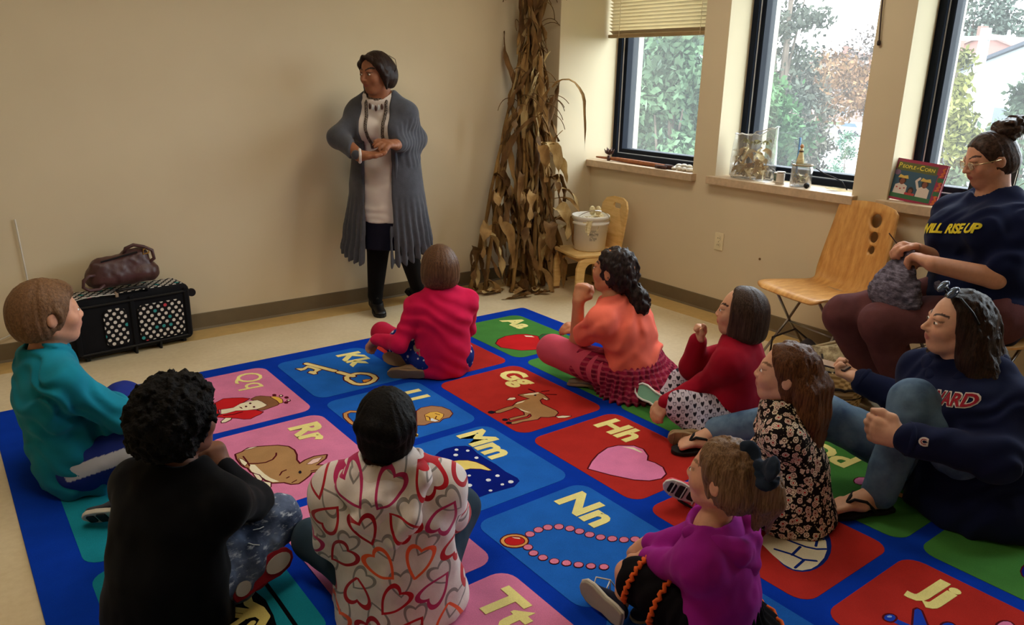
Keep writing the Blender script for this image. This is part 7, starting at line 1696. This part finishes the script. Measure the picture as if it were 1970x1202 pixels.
S.add(Cone(H.at(.20), H.at(-.12), .104 * H.h, .116 * H.h, H.r, 1.32, 1.15), .06)
S.cut(Cone(J['neck'] + H.up * .015, J['neck'] + H.up * .12, .058, .11), .01).keep(Half((0, 0, .012), (0, 0, -1)))
hoodie = soft('hoodie', S, M_NAVY, root, .007, folds(.007, H.up * .7 + H.r * .5, 11, 4, .08), 1)
for s in 'rl':
    d = unit(J['wr' + s] - J['el' + s]); c_ = J['el' + s] * .06 + J['wr' + s] * .94; e1 = unit(np.cross(d, (0, 0, 1.))); e2 = np.cross(e1, d)
    put('cuff', MB().tube([c_ + (e1 * math.cos(a) + e2 * math.sin(a)) * .048 for a in np.linspace(0, 6.283, 25)[:-1]], .012, 8, True).mesh('c'), M_NAVY, root, True)
S = Solid(); b = lambda r_, u_, k_: J['neck'] + H.r * r_ + H.up * u_ - H.f * k_
S.add(chain([b(-.055, -.035, -.10), b(-.095, .01, -.045), b(-.10, .015, .03), b(-.04, -.02, .10), b(.04, -.02, .10), b(.10, .015, .03), b(.095, .01, -.045), b(.055, -.035, -.10)], [.024, .030, .032, .034, .034, .032, .030, .024]), .03)
soft('hood', S, M_NAVY, root, .006, wr(.006, 20, 3), 1)
for r_ in (-.03, .035): put('eyelet', MB().tube([b(r_ + .006 * math.cos(a), -.05 + .006 * math.sin(a), -.128) for a in np.linspace(0, 6.283, 13)[:-1]], .0025, 6, True).mesh('e'), M_CHROME, root, True)
M_CRED = cloth('crimson_twill', (142, 30, 44), .1); M_CWH = cloth('white_twill', (206, 196, 190), .05)
tc = H.at(.80, .14, -.030)
decal(root, hoodie, 'HARVARD', .054, .0052, M_CWH, tc, -H.r, H.up, H.f, 'lettering_outline', .0012, 0, 1.02)
decal(root, hoodie, 'HARVARD', .054, .0016, M_CRED, tc, -H.r, H.up, H.f, 'lettering', .0026, 0, 1.02)
c_ = J['el' + 'l'] * .22 + J['wrl'] * .78; nn = unit(np.array([0, 0, 1.5]) - c_); up_ = np.array([0, 0, 1.])
decal(root, hoodie, 'C', .034, .004, M_CWH, c_, np.cross(up_, nn), up_, nn, 'sleeve_emblem', .002); decal(root, hoodie, 'C', .028, .0, M_CRED, c_, np.cross(up_, nn), up_, nn, 'sleeve_emblem', .0032)
_m = Mat('blue_denim', lin((70, 98, 132)), .85, spec=.15); _m.base(_m.ramp(_m.noise(7, 4, .6), [(0.3, lin((48, 70, 104))), (0.7, lin((110, 138, 164)))])); _m.bump(_m.noise(180, 3), .15, .002); M_DENIM = _m.m
S = Solid(); S.add(H.leg('l', .008, .016, 1.0) + H.leg('r', .008, .014, 1.0), .03); S.add(Cone(J['hipr'], J['hipl'], .10, .10), .06).keep(Half((0, 0, .012), (0, 0, -1)))
for s in 'rl': d = unit(J['an' + s] - J['kn' + s]); S.cut(Half(J['an' + s] - d * .03, -d), .004) if False else None
soft('jeans', S, M_DENIM, root, .0065, wr(.005, 16, 8), 1)
S = Solid(); S.add(Cone(H.at(.06, -.10), H.at(-.16, -.09), .07, .06, H.r, 1.5, .8), .03).keep(Half((0, 0, .012), (0, 0, -1)))
soft('undershirt', S, cloth('pale_jersey', (206, 200, 196)), root, .008, wr(.005, 18, 3), 1)
M_FLOP = plain('black_foam', (24, 22, 24), .7, amount=.05)
for hl_, d_, s_, n_ in ((hl, dl_, sl, dnl), (hr, dr, sr, dnr)):
    V, F = prism(footprint(.27, .108), .024, .040); fo = put('flip_flop', MB().add([hl_ - d_ * .02 + d_ * p.x + s_ * p.y + n_ * p.z for p in V], F).mesh('f', .003), M_FLOP, root)
    for q in (-1, 1): put('thong_strap', MB().tube([hl_ + d_ * .178 + s_ * .012 - n_ * .010, hl_ + d_ * .155 + s_ * (.012 + .012 * q) - n_ * .030, hl_ + d_ * .115 + s_ * .036 * q - n_ * .022, hl_ + d_ * .07 + s_ * .044 * q + n_ * .022], .006, 6).mesh('s'), M_FLOP, fo, True)
S = Solid(); H.cap(S, .045, (.28, .30), .72)
S.add(H.hell((0, -.20, -.12), (.39, .34, .36)), .05)
S.keep(Half(H.hd(0, .15, .1), H.hy * .90 - H.hz * .28), .02)
bk_ = chain([H.hd(.02, -.30, -.2), H.hd(.0, -.46, -.60), H.hd(0, -.62, -1.0), H.hd(0, -.68, -1.4), H.hd(0, -.66, -1.8)], [.075, .085, .085, .07, .02])
S.add(bk_, .04)
for s in (-1, 1):
    S.add(chain([H.hd(s * .32, -.02, -.05), H.hd(s * .38, -.04, -.45), H.hd(s * .46, .06, -.85), H.hd(s * .46, .16, -1.15)] if s > 0 else [H.hd(-.32, -.06, -.05), H.hd(-.38, -.14, -.45), H.hd(-.44, -.28, -.85), H.hd(-.46, -.36, -1.2)], [.030, .036, .034, .012]), .03)
    S.add(chain([H.hd(s * .25, -.25, -.3), H.hd(s * .42, -.40, -.75), H.hd(s * .52, -.46, -1.2), H.hd(s * .50, -.46, -1.6)], [.06, .062, .05, .014]), .03)
M_ESPR = hair_mat('espresso_hair', (26, 18, 15), (66, 46, 36), .33)
soft('hair', S, M_ESPR, root, .0055, lambda P: .005 * vnoise(P * np.array([1, 1, .07]), 55, 3) + .004 * vnoise(P * np.array([1, 1, .07]), 130, 5), 0)
sg = thing('sunglasses', 'dark shiny sunglasses pushed up on the hoodie wearer\'s hair', 'sunglasses', tuple(H.hd(0, .2, .5)))
M_SHADE = plain('mirror_lens', (40, 56, 84), .06, .4, .8, 0)
for s in (-1, 1):
    Mx = Matrix((tuple(H.hx), tuple(unit(H.hy * .55 - H.hz * .8)), tuple(unit(H.hz * .55 + H.hy * .8)))).transposed()
    put('lens', MB().ball(H.hd(s * .19, .26, .52), (.032, .026, .006), 16, 8, Mx).mesh('l'), M_SHADE, sg, True)
    put('temple', MB().tube([H.hd(s * .34, .20, .48), H.hd(s * .43, .02, .30), H.hd(s * .44, -.10, .14)], .004, 6).mesh('t'), M_BLACKPL, sg, True)
put('bridge', MB().tube([H.hd(-.06, .28, .53), H.hd(0, .28, .55), H.hd(.06, .28, .53)], .004, 6).mesh('b'), M_BLACKPL, sg, True)
# phone in her right hand
pc = J['har'] + unit(J['har'] - J['wrr']) * .035; pd = unit(unit(J['har'] - J['wrr']) * np.array([1, 1, .0])); pr_ = unit(np.cross(pd, (0, 0, 1))); pn_ = np.cross(pr_, pd)
ph = thing('phone', 'smartphone held flat in the hoodie wearer\'s right hand', 'phone', tuple(pc))
PM = Matrix(((pd[0], pr_[0], pn_[0], pc[0]), (pd[1], pr_[1], pn_[1], pc[1]), (pd[2], pr_[2], pn_[2], pc[2] + .018), (0, 0, 0, 1)))
put('phone_body', box_mesh((-.07, -.036, -.004), (.07, .036, .004), .003, PM), plain('phone_case', (50, 40, 44), .4), ph)
put('phone_screen', box_mesh((-.064, -.033, .0036), (.064, .033, .0046), 0, PM), plain('phone_glass', (196, 170, 150), .12, spec=.6, amount=.1, scale=20), ph)

# ---------------------------------------------------------------- knitting woman on the chair
H, root = person('person', 'adult in a navy T-shirt and glasses knitting on a chair', POSES['knitter'])
J = H.J
body(H, root, limbs(H) + H.hand('l', (.1, .6, -.6), (.7, .75, .8, .8), .6) + H.hand('r', (.2, -.6, -.7), (.8, .85, .9, .9), .6), (206, 150, 122), (178, 98, 92), (64, 42, 34), vox=.0042, nose=1.2, jaw=1.08, chin=1.05, blush=.15)
H.eyes(root, (60, 44, 34), True)
M_TEE = cloth('navy_cotton', (20, 26, 56), .15)
S = Solid(); S.add(H.torso(.022, bust=1.15, belly=1.12, w=1.08), .05)
for s in 'rl': S.add(Cone(J['sh' + s], J['sh' + s] * .25 + J['el' + s] * .75, .088, .082), .04)
S.add(Cone(H.at(.2), H.at(-.06), .105 * H.h, .105 * H.h, H.r, 1.25, 1.15), .06)
S.cut(Cone(J['neck'] - H.up * .005 + H.f * .02, J['neck'] + H.up * .12 + H.f * .02, .060, .12), .008)
tee = soft('t_shirt', S, M_TEE, root, .007, folds(.007, H.up * .6 + H.r * .7, 10, 6, .09), 1)
M_YEL = cloth('yellow_print', (222, 206, 60), .1); tc = H.at(.66, .16, .02)
decal(root, tee, 'WILL RISE UP', .056, .0022, M_YEL, tc, -H.r, H.up, H.f, 'lettering', .002, .35, .92)
_m = Mat('maroon_corduroy', lin((96, 58, 60)), .9, spec=.12); _m.mottle(.15, 14, 4); _m.bump(_m.noise(120, 3), .2, .003); M_CORD = _m.m
S = Solid(); S.add(H.leg('l', .016, .024, 1.02) + H.leg('r', .016, .024, 1.02), .03); S.add(Cone(J['hipr'], J['hipl'], .12, .12), .06)
soft('trousers', S, M_CORD, root, .0075, wr(.007, 13, 8), 1)
for s in 'rl': shoe(root, J['an' + s], J['to' + s], (0, 0, -1), .25, .09, M_LEATHER, M_BLACKPL, .02)
S = Solid(); H.cap(S, .03, (.30, .28), .70)
S.add(H.hell((0, -.20, -.10), (.35, .30, .28)), .04)
S.keep(Half(H.hd(0, .24, .12), H.hy * .84 - H.hz * .38), .02)
for s in (-1, 1): S.cut(H.hell((s * .41, .04, -.06), (.09, .11, .13)), .01)
S.cut(H.hell((0, -.02, -.50), (.6, .5, .18)), .02)
M_KHAIR = hair_mat('dark_brown_updo', (34, 24, 22), (92, 68, 58), .4, (30, 30, 30))
soft('hair', S, M_KHAIR, root, .005, H.strands(.008, 26, 3, .8), 0)
S = Solid(); bc_ = H.hd(0, -.44, .46); S.add(Ell(bc_, (.058, .058, .046)), .01)
for k in range(26):
    a = k * 2.4; q_ = (k % 5 - 2) * .3; e_ = unit(H.hx * math.cos(a) * math.cos(q_) - H.hy * math.sin(a) * math.cos(q_) + H.hz * math.sin(q_) * .9); t_ = unit(np.cross(e_, H.hz + H.hx * math.sin(k)))
    c0 = bc_ + e_ * .054; S.add(chain([c0 - t_ * .02, c0 + e_ * .006, c0 + t_ * .02], [.010, .013, .010]), .006)
soft('hair_bun', S, M_KHAIR, root, .0045, lambda P: .006 * vnoise(P, 70, 3), 0)
gl = thing('eyeglasses', 'thin gold-rimmed glasses on the seated knitter', 'eyeglasses', tuple(H.hd(0, .45, 0)))
M_GOLD = plain('gold_wire', (214, 190, 150), .25, .9, amount=0)
for s in (-1, 1):
    put('lens_rim', MB().tube([H.hd(s * .155 + .105 * math.cos(a), .44 - .03 * abs(math.cos(a)), -.01 + .072 * math.sin(a)) for a in np.linspace(0, 6.283, 25)[:-1]], .0018, 6, True).mesh('r'), M_GOLD, gl, True)
    put('temple', MB().tube([H.hd(s * .265, .40, .02), H.hd(s * .36, .22, .02), H.hd(s * .395, -.02, .02)], .0028, 6).mesh('t'), M_GOLD, gl, True)
    Mx = Matrix((tuple(H.hx), tuple(H.hy), tuple(H.hz))).transposed(); put('lens', MB().ball(H.hd(s * .155, .432, -.01), (.100 * H.H, .006 * H.H, .068 * H.H), 16, 8, Mx).mesh('l'), M_CLEAR, gl, True)
put('bridge', MB().tube([H.hd(-.055, .45, .0), H.hd(0, .47, .012), H.hd(.055, .45, .0)], .0018, 6).mesh('b'), M_GOLD, gl, True)
# knitting hanging from her hands over the lap
kn = thing('knitting', 'grey and mauve knitted fabric hanging from the knitter\'s hands', 'knitting', tuple(J['har']))
_m = Mat('variegated_yarn', lin((80, 74, 86)), .95, spec=.08); _m.base(_m.ramp(_m.noise(22, 5, .7, _m.mapped((1, 1, 3))), [(0.3, lin((46, 44, 58))), (0.5, lin((98, 92, 106))), (0.72, lin((152, 148, 172)))])); _m.bump(_m.noise(240, 3), .6, .004); M_YARN = _m.m
a0, a1 = J['har'] * .5 + J['hal'] * .5, (J['knl'] + J['knr']) / 2
S = Solid()
mid = (J['har'] + J['hal']) / 2; lap = (J['knl'] * .6 + J['hipl'] * .4) * .5 + (J['knr'] * .6 + J['hipr'] * .4) * .5
S.add(Cone(mid - np.array([0, 0, .02]), mid * .45 + lap * .55 + np.array([-.05, .02, -.02]), .035, .095, H.r, 1.25, .55), .04)
S.add(Cone(mid * .45 + lap * .55 + np.array([-.05, .02, -.02]), lap + np.array([-.05, .02, -.06]), .095, .09, H.r, 1.2, .6), .04)
e1 = lap + np.array([-.08, .06, -.05]); e2 = lap + np.array([.06, -.12, .05])
S.add(chain([e1 + np.array([-.02, .02, -.07]), e1, (e1 + e2) / 2 + np.array([-.05, -.03, .0]), e2, e2 + np.array([.0, .02, .10])], [.026, .030, .030, .030, .022]), .02)
soft('knitted_fabric', S, M_YARN, kn, .006, lambda P: .007 * vnoise(P, 25, 4) + .004 * vnoise(P, 90, 2), 0)
put('needle', MB().tube([J['har'] - unit(J['wrr'] - J['har']) * .07 + np.array([0, 0, .05]), J['har'] + np.array([.0, 0, -.01]), J['hal'] + np.array([0, 0, -.02])], .0028, 6).mesh('n'), M_DKWOOD, kn, True)
put('yarn_strand', MB().tube([lap + np.array([.02, -.15, .03]), lap + np.array([.02, -.19, .02]), J['hipl'] * .4 + J['knl'] * .6 + np.array([.05, -.11, -.05]), np.array([3.55, 1.72, .22])], .002, 5).mesh('y'), M_YARN, kn, True)
kp = J['pelvis']; kf = H.J['fwd']
plywood_chair('plywood_chair', 'honey plywood chair under the seated knitter', 'plywood chairs by the windows', (kp[0] + .02, kp[1], 0), tuple(kf))

# ---------------------------------------------------------------- storyteller standing by the wall
H, root = person('person', 'adult in a long grey cardigan standing by the wall', POSES['teacher'])
J = H.J
body(H, root, limbs(H) + H.hand('r', (-.1, -.1, 1), (.15, .2, .2, .3), .2, .1) + H.hand('l', (.1, .3, -.9), (.25, .25, .3, .35), .2, .12), (150, 98, 70), (136, 74, 62), (34, 24, 22), vox=.004, nose=1.5, jaw=.92, blush=.05)
H.eyes(root, (44, 30, 24))
zc = lambda z: np.array([J['pelvis'][0], J['pelvis'][1], z])
M_WHT = cloth('white_cotton', (216, 208, 204), .05); M_NVY = cloth('navy_wool', (24, 24, 40), .15); M_TIGHT = cloth('black_tights', (14, 13, 15), .2)
S = Solid(); S.add(H.torso(.010, bust=.72), .05); S.add(Cone(H.at(.1), zc(.62), .100 * H.h, .106 * H.h, H.r, 1.2, .9), .04); S.cut(Cone(J['neck'] - H.up * .01 + H.f * .02, J['neck'] + H.up * .1 + H.f * .02, .06, .10), .008).keep(Half(zc(.615), (0, 0, -1)), .004)
tunic = soft('tunic', S, M_WHT, root, .007, folds(.004, H.up, 13, 4, .06), 1)
S = Solid(); S.add(Cone(zc(.76), zc(.44), .096 * H.h, .112 * H.h, H.r, 1.15, .9), .03).keep(Half(zc(.445), (0, 0, -1)), .004)
soft('skirt', S, M_NVY, root, .007, pleat(J['pelvis'], .006, 24), 1)
S = Solid(); S.add(H.leg('r', .004, thick=1.0) + H.leg('l', .004, thick=1.0), .02)
for s in 'rl': S.add(Cone(J['an' + s], J['an' + s] * .6 + J['to' + s] * .4, .040, .034), .02)
soft('tights', S, M_TIGHT, root, .007, None, 1)
M_SHOE = plain('black_leather', (16, 14, 15), .4, spec=.4, amount=.05)
for s in 'rl':
    an = J['an' + s].copy(); an[2] = .085; to = J['to' + s].copy(); to[2] = .06
    u, heel, d, sd, dn = shoe(root, an, to, (0, 0, -1), .245, .09, M_SHOE, M_BLACKPL, .028, .06)
    put('shoe_strap', MB().tube([heel + d * .11 - sd * .036 - dn * .04, heel + d * .12 - dn * .078, heel + d * .11 + sd * .036 - dn * .04], .006, 6).mesh('s'), M_SHOE, u, True)
# long open cardigan with a pleated skirt
_m = Mat('charcoal_knit', lin((72, 74, 82)), .95, spec=.08, sheen=.2); _m.mottle(.12, 30, 4); _m.bump(_m.noise(220, 3), .3, .003); M_GREY = _m.m
S = Solid(); S.add(H.torso(.022, bust=.7, w=.94), .05); S.add(H.arm('r', .008, .016, end=.92) + H.arm('l', .008, .016, end=.86), .04)
waist, hem = H.at(.22), zc(.36)
S.add(Cone(waist, hem, .108 * H.h, .152 * H.h, H.r, 1.22, .95), .05)
S.cut(Cone(H.at(.3), hem - np.array([0, 0, .1]), .090 * H.h, .144 * H.h, H.r, 1.22, .95), .01)
fr_ = H.J['fwd']
ax = (H.r, unit(np.cross(np.array([0, 0, 1.]), H.r)), np.array([0, 0, 1.]))
S.cut(Box(zc(.80) + fr_ * .20 + H.r * .005, (.088, .18, .62), .02, ax), .012)
S.cut(Cone(J['neck'] + H.up * .0, J['neck'] + H.up * .12, .055, .12), .01)
n_ = unit(np.array([0, 0, -1.]) - fr_ * .45); S.keep(Half(zc(.46), n_), .006)
def knit(P):
    c = J['pelvis']; a = np.arctan2(P[:, 1] - c[1], P[:, 0] - c[0]); low = np.clip((.80 - P[:, 2]) * 3, 0, 1)
    slv = np.clip(1 - low * 3, 0, 1)
    return .010 * low * np.sin(a * 36) + slv * .0022 * np.sin((P @ unit(J['wrl'] - J['ell'])) * 190) * (np.linalg.norm(P - (J['ell'] + J['wrl']) / 2, axis=1) < .16) + .004 * vnoise(P, 15, 3)
cg = soft('cardigan', S, M_GREY, root, .0065, knit, 1)
for s_, q in ((-1, 'r'), (1, 'l')):
    put('front_band', MB().tube([J['neck'] + H.r * .055 * -s_ + H.f * .02 + H.up * .015, H.at(.86, .085, -s_ * .085), H.at(.6, .14, -s_ * .098), H.at(.25, .145, -s_ * .105), zc(.66) + fr_ * .155 - H.r * s_ * .108, zc(.46) + fr_ * .175 - H.r * s_ * .112], .014, 8).mesh('b'), M_GREY, root, True)
put('shirt_cuff', MB().tube([J['wrr'] + (np.array([0, 0, 1.]) * math.cos(a) + unit(np.cross(J['har'] - J['wrr'], (0, 0, 1.))) * math.sin(a)) * .036 for a in np.linspace(0, 6.283, 17)[:-1]], .009, 6, True).mesh('c'), M_WHT, root, True)
# beaded necklace strands
M_BEADN = Mat('speckled_beads', lin((110, 96, 84)), .5); v = M_BEADN.node('ShaderNodeTexVoronoi'); v.inputs['Scale'].default_value = 170; M_BEADN.link(M_BEADN.coord(), v.inputs['Vector']); M_BEADN.base(M_BEADN.ramp(v.outputs['Distance'], [(0.2, lin((178, 162, 146))), (0.45, lin((54, 42, 38)))]))
nk = thing('bead_necklace', 'long speckled bead necklace over the white tunic', 'necklace', tuple(J['neck']))
_tb = tunic.data; _tree = BVHTree.FromPolygons([v.co for v in _tb.vertices], [p.vertices[:] for p in _tb.polygons])
def drape(p, off=.007):
    """rest a point on the front of the tunic"""
    f_ = Vector(H.f); hit, nn, idx, dist = _tree.ray_cast(Vector(p) + f_ * .35, -f_)
    return (hit + nn * off) if hit is not None else Vector(p)
for s in (-1, 1):
    pts = [Vector(J['neck'] - H.r * s * .055 + H.up * .03 + H.f * .01)] + [drape(H.at(.97 - .55 * q, .1, -s * (.060 - .022 * q * q))) for q in np.linspace(0, 1, 16)]
    put('bead_strand', MB().tube(pts, .0095, 8).mesh('s'), M_BEADN.m, nk, True)
put('choker', MB().tube([J['neck'] + H.up * .035 + (H.r * math.cos(a) * .058 + H.f * (math.sin(a) * .062 + .012)) - H.up * .03 * max(0, math.sin(a)) for a in np.linspace(0, 6.283, 25)[:-1]], .010, 8, True).mesh('c'), M_BEADN.m, nk, True)
for k in range(5): put('pendant', MB().ball(drape(H.at(.93 - .01 * (2 - abs(k - 2)), .118, (k - 2) * .018)), (.007, .007, .018), 8, 6).mesh('p'), (M_DKWOOD, M_BEAD)[k % 2], nk, True)
S = Solid(); H.cap(S, .045, (.30, .26), .70)
S.add(H.hell((0, -.24, -.12), (.37, .30, .34)), .05).add(H.hell((0, -.38, .0), (.24, .16, .22)), .04)
S.keep(Half(H.hd(0, .17, .1), H.hy * .88 - H.hz * .34), .02)
S.cut(H.hell((0, .0, -.62), (.6, .6, .22)), .02)
for s in (-1, 1): S.add(chain([H.hd(s * .08, .30, .42), H.hd(s * .32, .18, .22), H.hd(s * .38, .06, -.05), H.hd(s * .36, .02, -.38)], [.012, .020, .018, .008]), .02)
S.add(chain([H.hd(.30, .05, -.30), H.hd(.32, .10, -.65), H.hd(.30, .16, -1.0), H.hd(.26, .20, -1.35)], [.028, .024, .021, .010]), .02)
for k in range(6): S.add(Ell(H.hd(.315 - .008 * k, .09 + .022 * k, -.55 - .13 * k), (.022, .022, .020)), .008)
M_DKHAIR = hair_mat('near_black_hair', (24, 17, 15), (64, 44, 36), .35)
soft('hair', S, M_DKHAIR, root, .0045, H.strands(.009, 24, 12, .8), 0)
put('loose_strand', MB().tube([H.hd(-.30, -.25, .40), H.hd(-.46, -.30, .30), H.hd(-.48, -.30, .12), H.hd(-.40, -.28, 0.0)], .0018, 5).mesh('l'), M_DKHAIR, root, True)
